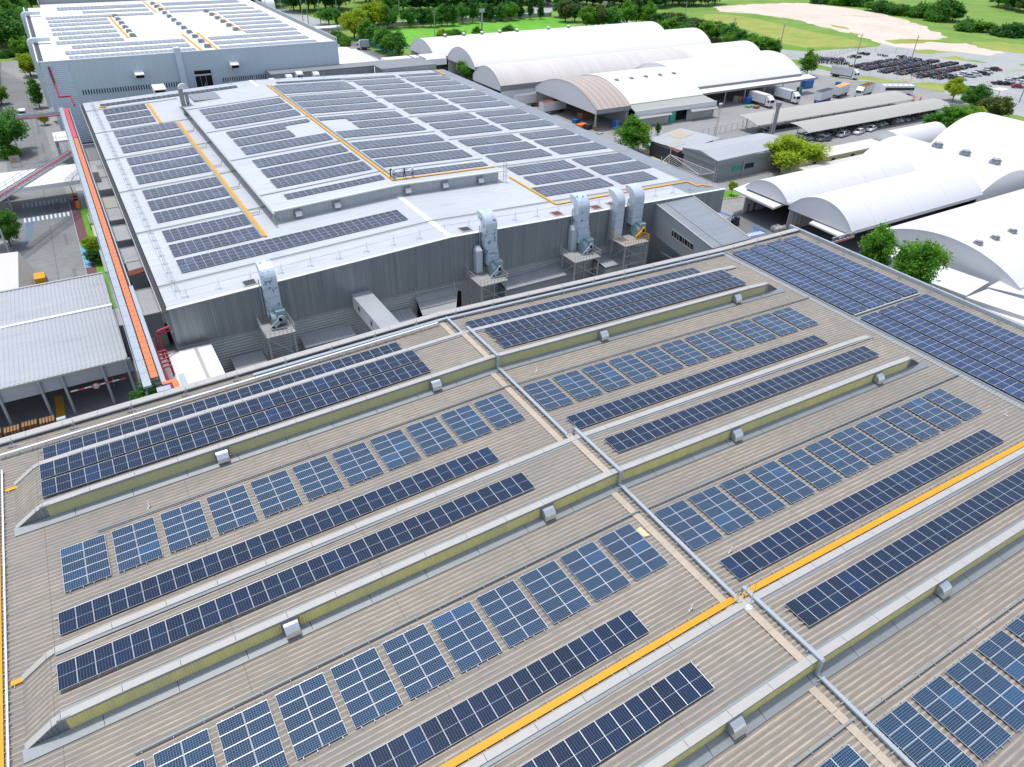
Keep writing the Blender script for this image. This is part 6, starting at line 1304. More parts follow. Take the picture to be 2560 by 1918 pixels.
# ---------------------------------------------------------------- vehicles
def carmesh(kind, paint):
    t = bpy.data.objects.new('parked_car' if kind != 'pickup' else 'pickup_truck', None); COL.objects.link(t); m = MB()
    L = 2.25 if kind != 'pickup' else 2.6
    low = [(-L, .35), (-L, .78), (-L+.15, .92), (L-1.0, .95), (L-.1, .72), (L, .45), (L, .3)]
    m.add([(x, s*.88, z) for s in (-1, 1) for x, z in low], [tuple(range(7))[::-1], tuple(range(7, 14))]+[(i, i+1, i+8, i+7) for i in range(6)]+[(6, 0, 7, 13)])
    m.build('body', paint, t); m = MB()
    if kind == 'pickup': a, b_, c, d = -.55, -.35, .75, 1.35
    else: a, b_, c, d = -2.05, -1.25, .35, 1.15
    m.hexa([(a, -.82, .93), (d, -.82, .93), (d, .82, .93), (a, .82, .93)], [(b_, -.62, 1.42), (c, -.62, 1.42), (c, .62, 1.42), (b_, .62, 1.42)]); m.build('window', 'glass', t); m = MB()
    m.hexa([(b_-.02, -.63, 1.42), (c+.02, -.63, 1.42), (c+.02, .63, 1.42), (b_-.02, .63, 1.42)], [(b_+.1, -.55, 1.48), (c-.1, -.55, 1.48), (c-.1, .55, 1.48), (b_+.1, .55, 1.48)])
    for s in (-1, 1): m.bar((b_, s*.62, 1.42), (a, s*.82, .93), .08); m.bar((c, s*.62, 1.42), (d, s*.82, .93), .07); m.bar(((b_+c)/2, s*.64, 1.42), ((b_+c)/2, s*.84, .93), .07)
    m.build('roof', paint, t)
    if kind == 'pickup': m = MB(); m.box(-L+.1, -.7, -.72, .72, .935, .96); m.build('cargo_bed', 'tyre', t)
    for x_ in (-1.38, 1.42):
        for s in (-.80, .80): m = MB(); m.cyl((x_, s-.1, .33), (x_, s+.1, .33), .33, .33, 14); m.cyl((x_, s-.11, .33), (x_, s+.11, .33), .18, .18, 10, 1); m.build('wheel', ['tyre', 'galv'], t)
    m = MB()
    for s in (-.62, .62): m.box(L-.06, L+.01, s-.17, s+.17, .55, .68)
    m.build('headlight', 'white', t)
    return t
paints = {'white': flat('car_white', (.75, .75, .75), .25, 0, .02), 'silver': flat('car_silver', (.42, .45, .48), .3, .3, .03), 'black': flat('car_black', (.02, .022, .026), .2, 0, .05), 'red': flat('car_red', (.38, .01, .03), .25, 0, .04), 'grey': flat('car_grey', (.14, .16, .18), .25, .2, .03)}
protos = {}
def car(kind, col, x, y, rz, lab, grp=None):
    k = (kind, col)
    if k not in protos: protos[k] = [carmesh(kind, paints[col]), False]
    o, used = protos[k]
    if used: o = copy_tree(o)
    protos[k][1] = True; o.location = (x, y, .01); o.rotation_euler = (0, 0, rz)
    if 'group' in o: del o['group']
    tag(o, lab, 'pickup' if kind == 'pickup' else 'car', grp)
x, y = ga(tl(3, 0, 495, 1222)); car('sedan', 'grey', x, y+.6, rad(172), 'dark grey sedan standing alone in front of the nearer shelter')
x, y = ga(tl(3, 0, 665, 1183)); car('pickup', 'silver', x, y+.8, rad(190), 'silver double-cab pickup in front of the nearer shelter')
x, y = ga(tl(3, 0, 795, 1160)); car('sedan', 'white', x, y+.7, rad(193), 'white sedan with dark sunroof in front of the shelter, beside the silver pickup')
x, y = ga(tl(3, 0, 903, 1133)); car('sedan', 'white', x, y+.7, rad(195), 'white hatchback, rightmost of the cars standing in front of the nearer shelter')
cs = ['silver', 'black', 'white', 'grey', 'black', 'silver', 'silver', 'black', 'grey', 'silver', 'white', 'black', 'silver', 'silver', 'black', 'silver', 'white', 'silver', 'grey', 'black', 'silver', 'silver', 'grey', 'black']
for i in range(24): car('sedan' if i % 6 else 'pickup', cs[i], 181.0+2.66*i, 135.9+.25*math.sin(i*2.1), -PI/2+.03*math.sin(i), f'{cs[i]} {"car" if i % 6 else "pickup"}, {ORD[i] if i < 12 else ORD[23-i]} from the {"left" if i < 12 else "right"} under the nearer parking shelter', 'cars parked under the nearer shelter')
cs2 = ['white', 'black', 'silver', 'black', 'white', 'grey', 'grey', 'red', 'red', 'black', 'grey', 'white']
for i in range(12): car('sedan', cs2[i], 171.5+2.75*i, 121.5+.2*(i % 2), PI/2+rad(12), f'{cs2[i]} car, {ORD[i]} from the left in the angled row behind the long cream building', 'cars parked behind the cream building')
for i, (px, py, c) in enumerate(((1560, 672, 'black'), (1610, 690, 'black'), (1660, 690, 'white'), (1690, 655, 'white'), (1740, 668, 'silver'), (1790, 655, 'white'), (1820, 640, 'silver'), (1850, 648, 'black'), (1890, 632, 'white'), (1920, 612, 'black'), (1965, 610, 'red'))):
    x, y = ga(tl(3, 0, px, py)); car('pickup' if c == 'black' else 'sedan', c, x, y, rad(-50), f'{c} vehicle, {ORD[i]} from the left in the row at the end of the motorcycle lot', 'cars at the end of the motorcycle lot')
for i, (px, py, c) in enumerate(((1985, 730, 'black'), (2045, 735, 'black'), (2080, 715, 'white'), (2100, 705, 'silver'), (2140, 700, 'white'), (2150, 760, 'red'), (2195, 725, 'white'), (2200, 690, 'black'))):
    x, y = ga(tl(3, 0, px, py)); car('pickup' if c == 'black' else 'sedan', c, x, y, rad(-35), f'{c} car, {ORD[i]} from the left in the separate group at the right frame edge', 'cars in the group at the right edge')
def truck(lab, x, y, rz, L=7.2, cab=True, top='white', box='vault2', trim=None, base='dark'):
    t = thing('box_truck', lab, 'truck', (x, y, .01), rz); m = MB(); m.box(-L/2, L/2, -1.2, 1.2, 1.1, 3.75); k = 0
    while k < L-.3: m.box(-L/2+k+.1, -L/2+k+.17, -1.23, 1.23, 1.1, 3.75); k += .62
    m.build('cargo_box', box, t); m = MB(); m.box(-L/2+.03, L/2-.03, -1.18, 1.18, 3.75, 3.8); m.build('roof', top, t); m = MB(); m.box(-L/2, L/2+(2 if cab else 0), -.9, .9, .65, 1.1); m.build('chassis', base, t)
    if trim: m = MB(); m.box(L/2-.05, L/2+.12, -1.24, 1.24, 2.9, 3.85); m.box(L/2-.05, L/2+.12, 1.1, 1.24, 1.1, 3.85); m.box(L/2-.05, L/2+.12, -1.24, -1.1, 1.1, 3.85); m.build('trim', trim, t)
    if cab:
        m = MB(); m.extr([(L/2+.3, .7), (L/2+2.2, .7), (L/2+2.25, 1.5), (L/2+2.05, 2.6), (L/2+1.6, 2.85), (L/2+.9, 3.5), (L/2+.3, 3.6)], 1, -1.15, 1.15); m.build('cab', 'white', t)
        m = MB(); m.hexa([(L/2+2.19, -.95, 1.75), (L/2+2.26, -.95, 1.7), (L/2+2.26, .95, 1.7), (L/2+2.19, .95, 1.75)], [(L/2+2.0, -.9, 2.5), (L/2+2.1, -.9, 2.5), (L/2+2.1, .9, 2.5), (L/2+2.0, .9, 2.5)]); m.box(L/2+1.1, L/2+1.9, -1.17, 1.17, 1.75, 2.4); m.build('window', 'glass', t)
    for x_ in ((-L/2+1.5, -L/2+2.6, L/2+1.3) if cab else (-L/2+1.2, L/2-1.5)):
        for s in (-1.0, 1.0): m = MB(); m.cyl((x_, s-.14, .5), (x_, s+.14, .5), .5, .5, 14); m.build('wheel', 'tyre', t)
    return t
def tr(px, py, *a, **k): x, y = ga(tl(3, 0, px, py)); truck(a[0], x, y, *a[1:], **k)
truck('white box truck driving on the road beside the motorcycle lot', 262.8, 187.7, rad(-74.6), L=8.2, top='flash')
truck('white box truck at the loading canopy, left of the two facing the yard', 199.3, 170.9, rad(-90), L=7.2)
truck('white box truck with a green front trim at the loading canopy, right of the two', 211.7, 170.9, rad(-90), L=7.2, trim='green', top='duct')
truck('grey trailer box with a blue base and dark roof standing alone in the yard', 223.0, 164.0, rad(12.4), L=8.8, cab=False, box='gable', top='dark', base='blue')
truck('grey truck box with an orange tarpaulin top behind the lone trailer', 235.2, 166.6, rad(14.6), L=8.6, cab=False, box='gable', top=flat('orange_tarp', (.80, .40, .14), .7), base='dark')
truck('truck with a bright green frame and brown box top beside the far shelter', 244.5, 163.4, rad(194), L=8.0, trim=flat('lime_green', (.15, .55, .05), .5), top='rust', box='gable')
x, y = at(*tl(2, 0, 440, 990), 0); truck('grey-white container with a rusty red top, lowest beside the right eave of the white roofed hall', x-2, y+3, rad(5), L=9, cab=False, top='rust', box='gable')
x, y = at(*tl(2, 0, 215, 930), 0); truck('grey container with a plain grey top beside the right eave, behind the rusty-topped one', x-2, y+3, rad(5), L=9, cab=False, top='flash', box='gable')
x, y = at(*tl(2, 0, 100, 890), 0); t = truck('white container with faint black lettering beside the nearest long vault', x-1, y+4, rad(5), L=9, cab=False, top='white', box='gable')
cu = bpy.data.curves.new('lettering', 'FONT'); cu.body = 'TAPS'; cu.size = 1.5; cu.extrude = .01; cu.materials.append(M['dark']); l0 = bpy.data.objects.new('tmp', cu); COL.objects.link(l0); lm = bpy.data.meshes.new_from_object(l0.evaluated_get(bpy.context.evaluated_depsgraph_get())); bpy.data.objects.remove(l0); lo = bpy.data.objects.new('lettering', lm); COL.objects.link(lo); lo.parent = t; lo.location = (-.5, -1.25, 1.9); lo.rotation_euler = (PI/2, 0, 0)
x, y = ga(tl(1, 0, 962, 435)); truck('small light truck with a caged cargo box on the road beside the row of trees', x, y+2, rad(150), L=3.2, box='rail', top='flash')
t = thing('white_van', 'white van parked on the left street beyond the pipe bridge', 'van', (*ga(tl(0, 0, 205, 1005)), 0), PI/2); m = MB(); m.extr([(-2.3, .35), (2.3, .35), (2.35, 1.1), (1.7, 1.3), (1.2, 2.0), (-2.2, 2.05)], 1, -.9, .9); m.build('body', 'white', t); m = MB(); m.box(-2.34, -2.28, -.75, .75, 1.2, 1.85); m.box(-2.0, 1.1, -.92, .92, 1.25, 1.8); m.build('window', 'glass', t)
for x_ in (-1.4, 1.5):
    for s in (-.8, .8): m = MB(); m.cyl((x_, s-.1, .34), (x_, s+.1, .34), .34, .34, 12); m.build('wheel', 'tyre', t)
t = thing('forklift', 'blue and yellow forklift beside the sloped annex', 'forklift', (*ga(tl(2, 1, 1915, 285)), 0), rad(200)); m = MB(); m.box(-1.1, .6, -.6, .6, .3, 1.1); m.box(-1.3, -.7, -.55, .55, .4, 1.4); m.build('body', 'dark', t); m = MB()
for a in (-.6, .5):
    for s in (-.5, .5): m.bar((a, s, 1.0), (a, s, 2.2), .07)
m.box(-.65, .55, -.55, .55, 2.15, 2.22); m.build('cage', 'dark', t); m = MB()
for s in (-.35, .35): m.bar((.8, s, .1), (.8, s, 2.6), .12); m.bar((.8, s, .12), (2.0, s, .12), .12, .05)
m.bar((.8, -.35, 1.4), (.8, .35, 1.4), .1); m.build('mast', 'dark', t); m = MB(); m.box(-.5, .1, -.3, .3, 1.1, 1.6); m.build('seat', 'blue', t)
for x_ in (-.8, .5):
    for s in (-.55, .55): m = MB(); m.cyl((x_, s-.12, .32), (x_, s+.12, .32), .32, .32, 12); m.build('wheel', 'tyre', t)
# motorcycles
def bikemesh(col):
    m = MB()
    for x_ in (-.62, .62): m.cyl((x_, -.05, .3), (x_, .05, .3), .3, .3, 8, 1)
    m.hexa([(-.7, -.12, .5), (.2, -.12, .45), (.2, .12, .45), (-.7, .12, .5)], [(-.75, -.14, .8), (.1, -.12, .72), (.1, .12, .72), (-.75, .14, .8)], 0); m.hexa([(.3, -.15, .4), (.6, -.15, .5), (.6, .15, .5), (.3, .15, .4)], [(.35, -.12, .95), (.55, -.1, 1.0), (.55, .1, 1.0), (.35, .12, .95)], 0)
    m.bar((-.7, 0, .83), (.1, 0, .78), .22, .08, 1); m.bar((.42, -.35, 1.02), (.42, .35, 1.02), .04, .04, 1); m.bar((-.1, 0, .35), (.3, 0, .42), .2, .25, 1)
    return m.build('parked_motorcycle', [col, 'tyre'], None)
bk = [bikemesh(c) for c in (paints['black'], paints['grey'], paints['red'], flat('bike_blue', (.04, .07, .25), .3), paints['silver'], paints['white'])]
bused = [False]*6; rb = random.Random(5)
rows = [((455, 525), (680, 520)), ((420, 545), (730, 565)), ((750, 590), (1040, 540)), ((840, 605), (1260, 545)), ((840, 612), (1330, 522)), ((990, 628), (1400, 560)), ((1000, 636), (1470, 532)), ((1140, 652), (1640, 552)), ((1290, 665), (1700, 590)), ((1300, 678), (1790, 575)), ((1460, 690), (1620, 655)), ((1050, 535), (1330, 520)), ((740, 508), (800, 495)), ((830, 480), (875, 470)), ((970, 490), (1050, 492)), ((1125, 495), (1190, 512)), ((400, 535), (510, 510)), ((550, 540), (670, 528))]
nm = ['black', 'grey', 'red', 'blue', 'silver', 'white']; tot = 0
for r, (p, q) in enumerate(rows):
    a = Vector(ga(tl(3, 0, *p))); b_ = Vector(ga(tl(3, 0, *q))); L = (b_-a).length; n = int(L/.98); d = (b_-a).normalized(); ang = math.atan2(d.y, d.x)+PI/2
    for i in range(n):
        if tot >= 298: break
        if rb.random() < .06: continue
        c = a+d*(i*.98+rb.uniform(-.15, .15)); k = rb.choices(range(6), (9, 6, 2, 3, 4, 2))[0]
        o = bk[k]
        if bused[k]: o = o.copy(); COL.objects.link(o)
        bused[k] = True; o.location = (c.x, c.y, .03); o.rotation_euler = (0, 0, ang+rb.uniform(-.25, .25)); tag(o, f'{nm[k]} motorcycle parked in the dense rows of the grey lot', 'motorcycle', f'{nm[k]} motorcycles in the grey lot'); tot += 1
for k, o in enumerate(bk):
    if not bused[k]: bpy.data.objects.remove(o)
m = MB(); rb = random.Random(21)
for p, q in rows:
    a = Vector(ga(tl(3, 0, *p))); b_ = Vector(ga(tl(3, 0, *q))); L = (b_-a).length; d = (b_-a).normalized(); nn = Vector((-d.y, d.x))
    for off in (2.1, -.25):
        for i in range(int(L/.9)):
            if rb.random() < .12: continue
            c = a+d*(i*.9+rb.uniform(-.2, .2))+nn*(off+rb.uniform(-.2, .2)); t_ = nn*rb.uniform(.85, 1.0)+d*rb.uniform(-.3, .3); k = rb.choices((0, 1, 2, 3, 4), (10, 5, 2, 2, 3))[0]
            A = Vector((c.x-t_.x*.6, c.y-t_.y*.6, .03)); B = Vector((c.x+t_.x*.6, c.y+t_.y*.6, .03))
            for P__ in (A, B): m.cyl(P__+Vector((d.x*.05, d.y*.05, .3)), P__-Vector((d.x*.05, d.y*.05, -.3)), .3, .3, 6, 0)
            m.bar(A+Vector((0, 0, .62)), B+Vector((0, 0, .70)), .26, .34, k); m.bar(B+Vector((d.x*.35, d.y*.35, .98)), B-Vector((d.x*.35, d.y*.35, -.98)), .05, .05, 4)
tag(m.build('motorcycle_rows', ['tyre', paints['grey'], paints['red'], flat('bike_navy', (.03, .06, .2), .3), paints['silver']], None, fix=False), 'dense mass of further motorcycles filling the rows of the grey lot', 'motorcycles', None, 'stuff')
m = MB(); rb = random.Random(8)
for i in range(230):
    x = 173+.29*i; y = 146.3+rb.uniform(0, .6); m.cyl((x, y-.5, .3), (x+.05, y-.5, .3), .3, .3, 8); m.bar((x, y-.5, .6), (x+.1, y+.5, .8), .12, .2); m.bar((x-.25, y-.4, 1.0), (x+.25, y-.4, 1.0), .05)
tag(m.build('bicycle_rows', 'dark', None), 'dense dark rows of motorcycles shaded under the farther shelter', 'motorcycles', None, 'stuff')
# cones, barriers, crates, pallets, bags
def cone(px, py, lab, h=1.0):
    t = thing('traffic_marker', lab, 'marker', (*ga(tl(3, 0, px, py)), 0)); m = MB(); m.cyl((0, 0, .05), (0, 0, h*1.9), .5*h, .12, 12); m.build('cone', 'orangep', t); m = MB(); m.box(-.55*h, .55*h, -.55*h, .55*h, 0, .06); m.build('base', 'tyre', t)
cone(1248, 872, 'left tall orange-red marker beside the far shelter end'); cone(1307, 882, 'right tall orange-red marker beside the far shelter end')
for i in range(6):
    p0 = Vector(ga(tl(3, 0, 1500, 925))); p1 = Vector(ga(tl(3, 0, 1635, 985))); c = p0.lerp(p1, (i+.5)/6); d = (p1-p0)
    t = thing('road_barrier', f'{ORD[i]} pink-red plastic barrier from the left, along the white boundary wall', 'barrier', (c.x, c.y, 0), math.atan2(d.y, d.x), 'pink-red plastic barriers'); m = MB(); L = d.length/6*.47; m.extr([(-.35, 0), (.35, 0), (.28, .35), (.12, .9), (-.12, .9), (-.28, .35)], 0, -L, L); m.build('block', 'pinkred' if i % 2 else 'orangep', t)
for i, (a, b_) in enumerate((((1145, 730), (1165, 712)), ((1222, 738), (1235, 722)))):
    t = thing('gate_arm', f'{"left" if i == 0 else "right"} raised red gate arm at the lot entrance', 'gate', (*ga(tl(3, 0, *a)), 0)); m = MB(); m.box(-.2, .2, -.2, .2, 0, 1.1); m.build('box', 'white', t); m = MB(); m.bar((0, 0, 1), (3.0, 1.5, 3.0), .14); m.build('arm', 'orangep', t)
t = thing('guard_canopy', 'small flat white canopy on one post at the right parking area', 'canopy', (*ga(tl(3, 0, 1975, 855)), 0)); m = MB(); m.box(-2.4, 2.4, -1.6, 1.6, 3.2, 3.35); m.build('roof', 'white', t); m = MB(); m.bar((0, 0, 0), (0, 0, 3.2), .2); m.build('post', 'concrete', t)
def crate(px, py, z, lab, mat, sx=1.1, sy=1.1, h=1.3, til=(2, 0), cat='crate', rz=.2):
    t = thing('stacked_crate', lab, cat, (*at(*tl(*til, px, py), z), z), rz); m = MB(); k = max(2, int(h/.32))
    for j in range(k): m.box(-sx/2, sx/2, -sy/2, sy/2, j*h/k+.03, (j+1)*h/k)
    m.build('crate', mat, t); m = MB()
    for j in range(k): m.box(-sx/2-.02, sx/2+.02, -sy/2-.02, sy/2+.02, j*h/k, j*h/k+.03)
    m.build('rim', 'dark', t)
crate(605, 1030, 0, 'brown crate stack just inside the open side of the brown-topped vault', 'wood', 2.2, 2, 2.0); crate(645, 1020, 0, 'second brown crate stack inside the brown-topped vault', 'wood', 1.8, 2, 1.7)
crate(600, 1105, 0, 'orange tarpaulin-covered load beside the eave of the white roofed hall', 'orangep', 3, 2, 1.2, cat='load'); crate(550, 1062, 0, 'blue drum-like load beside the orange covered load', 'blue', 1.8, 1.4, 1.1, cat='load'); crate(655, 1115, 0, 'dark brown box load right of the orange covered load', 'dark', 2, 1.5, 1.4, cat='load'); crate(890, 1110, 0, 'blue and white stack at the right front of the brown-topped vault', 'blue', 1.4, 1.4, 2.4)
crate(755, 1155, 0, 'flat tan wooden pallet lying on the maroon paving', 'tan', 1.8, 1.2, .3, cat='pallet'); crate(1965, 885, 0, 'orange-brown crate stack under the loading canopy', flat('cardboard_orange', (.55, .25, .10), .8), 1.7, 1.7, 2.0); crate(2025, 895, 0, 'bright blue crate stack right of the orange-brown one', 'blue', 2.1, 1.8, 2.1); crate(1935, 880, 0, 'blue-grey crate stack left of the orange-brown one', 'duct', 1.6, 1.6, 1.9); crate(2040, 925, 0, 'flat green cart in front of the blue crate stack', flat('pale_green', (.16, .45, .25), .6), 2.4, 1.4, .5, cat='cart'); crate(2105, 935, 0, 'flat brown crate beside the green cart', 'wood', 1.9, 1.4, .8)
crate(330, 760, 0, 'tall bright blue crate wall under the right end of the loading canopy', 'blue', 5, 1.6, 2.8, (3, 0), rz=0); crate(265, 800, 0, 'green bin beside the blue crate wall', 'green', 1.6, 1.3, 1.8, (3, 0), 'bin'); crate(600, 742, 0, 'small blue container on the yard behind the orange-topped truck', 'blue', 1.6, 1.4, 1.4, (3, 0), 'container')
t = thing('big_bags', 'pile of white bulk bags at the foot of the front vault columns', 'bags', (*ga(tl(3, 1, 105, 345)), 0)); rb = random.Random(3)
for i in range(5):
    m = MB(); cx_, cy_ = (i % 3)*1.1-1.1, (i//3)*1.0; r_ = .6
    vs = []; n = 8
    for j in range(5):
        for k in range(n): a = 2*PI*k/n; rr = r_*(.85, 1.0, 1.05, .9, .35)[j]*rb.uniform(.9, 1.1); vs.append((cx_+rr*math.cos(a), cy_+rr*math.sin(a), (0, .3, .7, 1.05, 1.35)[j]))
    m.add(vs, [(j*n+k, j*n+(k+1) % n, (j+1)*n+(k+1) % n, (j+1)*n+k) for j in range(4) for k in range(n)]+[tuple(range(4*n, 5*n))]); m.build('bag', 'coping', t, smooth=True)
t = thing('scrap_heap', 'small heap of orange and yellow drums beside the white bulk bags', 'drums', (*ga(tl(3, 1, 215, 320)), 0))
for i in range(7): m = MB(); a = (i % 4)*.6-.9, (i//4)*.7; m.cyl((*a, 0), (*a, .85), .28, .28, 12); m.build('drum', ('orangep', 'yellow', 'tyre')[i % 3], t)
# goals, floodlights, poles
t = thing('football_goal', 'white football goal frame at the near end of the green field', 'goal', (*ga(zm(1020, 60, 250, 345, 7.93)), 0), rad(-55)); m = MB(); W = 3.2
for s in (-W, W): m.bar((s, 0, 0), (s, 0, 2.44), .14); m.bar((s, 0, 2.44), (s, 2.0, 0), .1); m.bar((s, 0, 0), (s, 2.0, 0), .08)
m.bar((-W, 0, 2.44), (W, 0, 2.44), .14); m.bar((-W, 2, 0), (W, 2, 0), .08); m.build('frame', 'white', t)
t = thing('football_goal', 'second goal frame at the right end of the field behind the long vault', 'goal', (*ga(tl(2, 0, 540, 262)), 0), rad(-55)); m = MB()
for s in (-W, W): m.bar((s, 0, 0), (s, 0, 2.44), .14)
m.bar((-W, 0, 2.44), (W, 0, 2.44), .14); m.build('frame', 'white', t)
def pole(px, py, h, lab, kind=0, til=(1, 0)):
    x, y = ga(tl(*til, px, py)); t = thing('utility_pole' if kind == 0 else 'floodlight_mast', lab, 'pole' if kind == 0 else 'floodlight', (x, y, 0)); m = MB(); m.cyl((0, 0, 0), (0, 0, h), .22 if kind == 0 else .45, .13 if kind == 0 else .35, 8); m.build('shaft', 'concrete', t)
    m = MB()
    if kind == 0: m.bar((-1.1, 0, h-.8), (1.1, 0, h-.8), .12); m.bar((-.7, 0, h-1.8), (.7, 0, h-1.8), .1); m.build('crossarm', 'concrete', t)
    else: m.box(-1.3, 1.3, -.2, .2, h-.2, h+1.2); m.build('lamp_frame', 'coping', t)
for i, (px, py, h) in enumerate(((225, 110, 11), (410, 210, 12), (455, 215, 13), (560, 210, 15), (705, 165, 12), (1150, 95, 13), (1240, 150, 14), (1545, 365, 13), (1670, 115, 14), (2112, 110, 14))):
    pole(px, py, h, f'{ORD[i]} tall thin concrete pole from the left among the trees behind the halls')
pole(1950, 330, 11, 'thick white floodlight mast with side brackets at the near edge of the green field', 1)
pole(785, 245, 11, 'thick white floodlight mast behind the farthest long vault', 1, (2, 0))
for i, (px, py, h, ti) in enumerate(((1110, 150, 12, 2), (1480, 230, 12, 2), (1885, 400, 12, 2), (85, 490, 13, 3), (735, 590, 13, 3), (1240, 500, 9, 3), (2165, 885, 12, 3))):
    pole(px, py, h, f'{ORD[i]} thin utility pole from the left on the right-hand side beyond the vaults', 0, (ti, 0))
t = thing('boundary_wall', 'long low pale wall behind the trees at the far side of the green field', 'wall', (180, 372, 0)); m = MB(); m.bar((112, 366.5, 1.0), (150, 366, 1.0), .3, 2.0); m.bar((150, 366, 1.0), (246, 366.5, 1.0), .3, 2.0); wpart(m, 'wall', 'coping', t)
t = thing('bus_shelter_roof', 'long white flat roof beside the side road behind the far hall', 'shelter', (110, 352, 0)); m = MB(); m.box(96, 122, 352, 358, 3.3, 3.5); wpart(m, 'roof', 'white', t); m = MB(); [m.bar((x_, 355, 0), (x_, 355, 3.3), .2) for x_ in range(97, 122, 6)]; wpart(m, 'column', 'rail', t)
t = thing('flat_white_roof', 'bright white flat roof right of the far hall front corner', 'building', (86, 232, 0)); m = MB(); m.hexa([(75, 221, 6), (99.5, 221, 6), (99.5, 288, 6), (75, 288, 6)], [(75, 221, 6.3), (99.5, 221, 6.3), (99.5, 288, 6.3), (75, 288, 6.3)]); wpart(m, 'roof', 'white', t); m = MB(); m.box(75.3, 99.2, 221.3, 287.7, 0, 6); wpart(m, 'wall', 'cladC', t); m = MB(); m.box(99.5, 103, 221, 288, 5.2, 5.35); wpart(m, 'side_roof', 'duct', t)
t = thing('white_duct_bridge', 'large white duct bridge with dark straps joining the grey flat building and the long vaults', 'duct', (108, 216, 0)); m = MB(); m.extr([(241.3, 6.6), (241.3, 8.6), (242.0, 9.0), (249, 9.0), (249.7, 8.6), (249.7, 6.6)], 0, 98, 119); wpart(m, 'duct', 'white', t); m = MB(); m.box(107.6, 107.9, 241.1, 249.9, 6.5, 9.15); m.box(110.6, 110.9, 241.1, 249.9, 6.5, 9.15); wpart(m, 'strap', 'dark', t)
for i, (x0, x1, y0, y1, h, mt, lb) in enumerate(((98, 128, 470, 482, 7, 'louvreC', 'pale office building behind the trees at the top'), (131, 150, 486, 496, 8, 'pinkred', 'red and white building behind the trees at the top'), (-2, 22, 395, 402, 5, 'lowroof', 'low grey-white building behind the far hall left edge'))):
    t = thing('distant_building', lb, 'building', ((x0+x1)/2, y0, 0)); m = MB(); m.box(x0, x1, y0, y1, 0, h); wpart(m, 'wall', mt, t); m = MB(); m.box(x0-.4, x1+.4, y0-.4, y1+.4, h, h+.4); wpart(m, 'roof', 'white', t)
    m = MB(); [m.box(x0+1+2.4*k, x0+2.4+2.4*k, y0-.08, y0, 1.5+3*j, 2.9+3*j) for k in range(int((x1-x0)/2.4)-1) for j in range(int(h/3.2))]; wpart(m, 'window', 'glass', t)
for i in range(14):
    t = thing('striped_bollard', f'{ORD[i]} red-white roadside block from the left beside the far road', 'bollard', (82+1.8*i, 366, 0), 0, 'red-white roadside blocks'); m = MB(); m.box(-.35, .35, -.3, .3, 0, 1.0); m.build('block', 'pinkred', t)
# ---------------------------------------------------------------- TREES
def leaf_mat(name, a, b2, c3):
    b = NB(name); p = b.geo(); f = b.noise(p, .9, 3); g = b.noise(p, .22, 2); r = b.new('ShaderNodeObjectInfo').outputs['Random']
    c = b.mix(b.ramp(f, [(.35, 0), (.68, 1)]), a, b2); c = b.mix(b.ramp(g, [(.5, 0), (.7, .8)]), c, c3); c = b.mix(b.math('MULTIPLY', r, .3), c, tuple(x*.7 for x in a))
    m = b.fin(c, .6, spec=.25); b.b.inputs['Subsurface Weight'].default_value = 0.0
    tr_ = b.new('ShaderNodeBsdfTranslucent'); b.l.new(c, tr_.inputs[0]); mx = b.new('ShaderNodeMixShader'); mx.inputs[0].default_value = .38
    out = b.n['Material Output']; b.l.new(b.b.outputs[0], mx.inputs[1]); b.l.new(tr_.outputs[0], mx.inputs[2]); b.l.new(mx.outputs[0], out.inputs[0]); return m
LM = [leaf_mat('dark_green_leaves', (.035, .13, .03), (.08, .24, .04), (.06, .18, .05)), leaf_mat('mid_green_leaves', (.06, .20, .03), (.14, .36, .05), (.10, .28, .05)), leaf_mat('yellow_green_leaves', (.26, .40, .02), (.52, .64, .04), (.38, .52, .03)), leaf_mat('fresh_green_leaves', (.07, .25, .02), (.20, .44, .04), (.30, .48, .04)), leaf_mat('olive_brown_leaves', (.09, .14, .035), (.19, .24, .06), (.24, .23, .08))]
def crown_mesh(seed, shape, nl, leaf, mat):
    r = random.Random(seed); vs = []; fs = []; cl = []
    n = 46
    for i in range(n):
        while True:
            x, y, z = r.uniform(-1, 1), r.uniform(-1, 1), r.uniform(-1, 1)
            d = math.sqrt(x*x+y*y+z*z)
            if .35 < d < 1: break
        k = .92*(.75+.35*r.random())
        if shape == 'round': c = (x*k, y*k, .95+z*k*.85)
        elif shape == 'flat': c = (x*1.15*k, y*1.15*k, .85+z*k*.5+.15*(1-x*x-y*y))
        elif shape == 'tall': c = (x*k*.6, y*k*.6, 1.5+z*k*1.6)
        elif shape == 'bush': c = (x*k, y*k, .45+abs(z)*k*.5-.3)
        else:
            w_ = 1-.35*max(0, z); c = (x*k*w_, y*k*w_, 1.05+z*k)
        cl.append((c, r.uniform(.20, .42)))
    for c, cr in cl:
        for j in range(nl//n):
            while True:
                a, b_, d_ = r.gauss(0, .5), r.gauss(0, .5), r.gauss(0, .42)
                if a*a+b_*b_+d_*d_ < 1.4: break
            p = Vector((c[0]+a*cr, c[1]+b_*cr, c[2]+d_*cr)); nrm = Vector((r.gauss(0, .6), r.gauss(0, .6), r.gauss(.6, .5))).normalized()
            t1 = nrm.orthogonal().normalized(); t1.rotate(Matrix.Rotation(r.uniform(0, 6.28), 3, nrm)); t2 = nrm.cross(t1); s = leaf*r.uniform(.6, 1.3)
            o = len(vs); vs += [p-t1*s, p-t2*s*.5, p+t1*s, p+t2*s*.5]; fs.append((o, o+1, o+2, o+3))
    me = bpy.data.meshes.new('crown'); me.from_pydata(vs, [], fs); me.materials.append(mat); me.update(); return me, cl
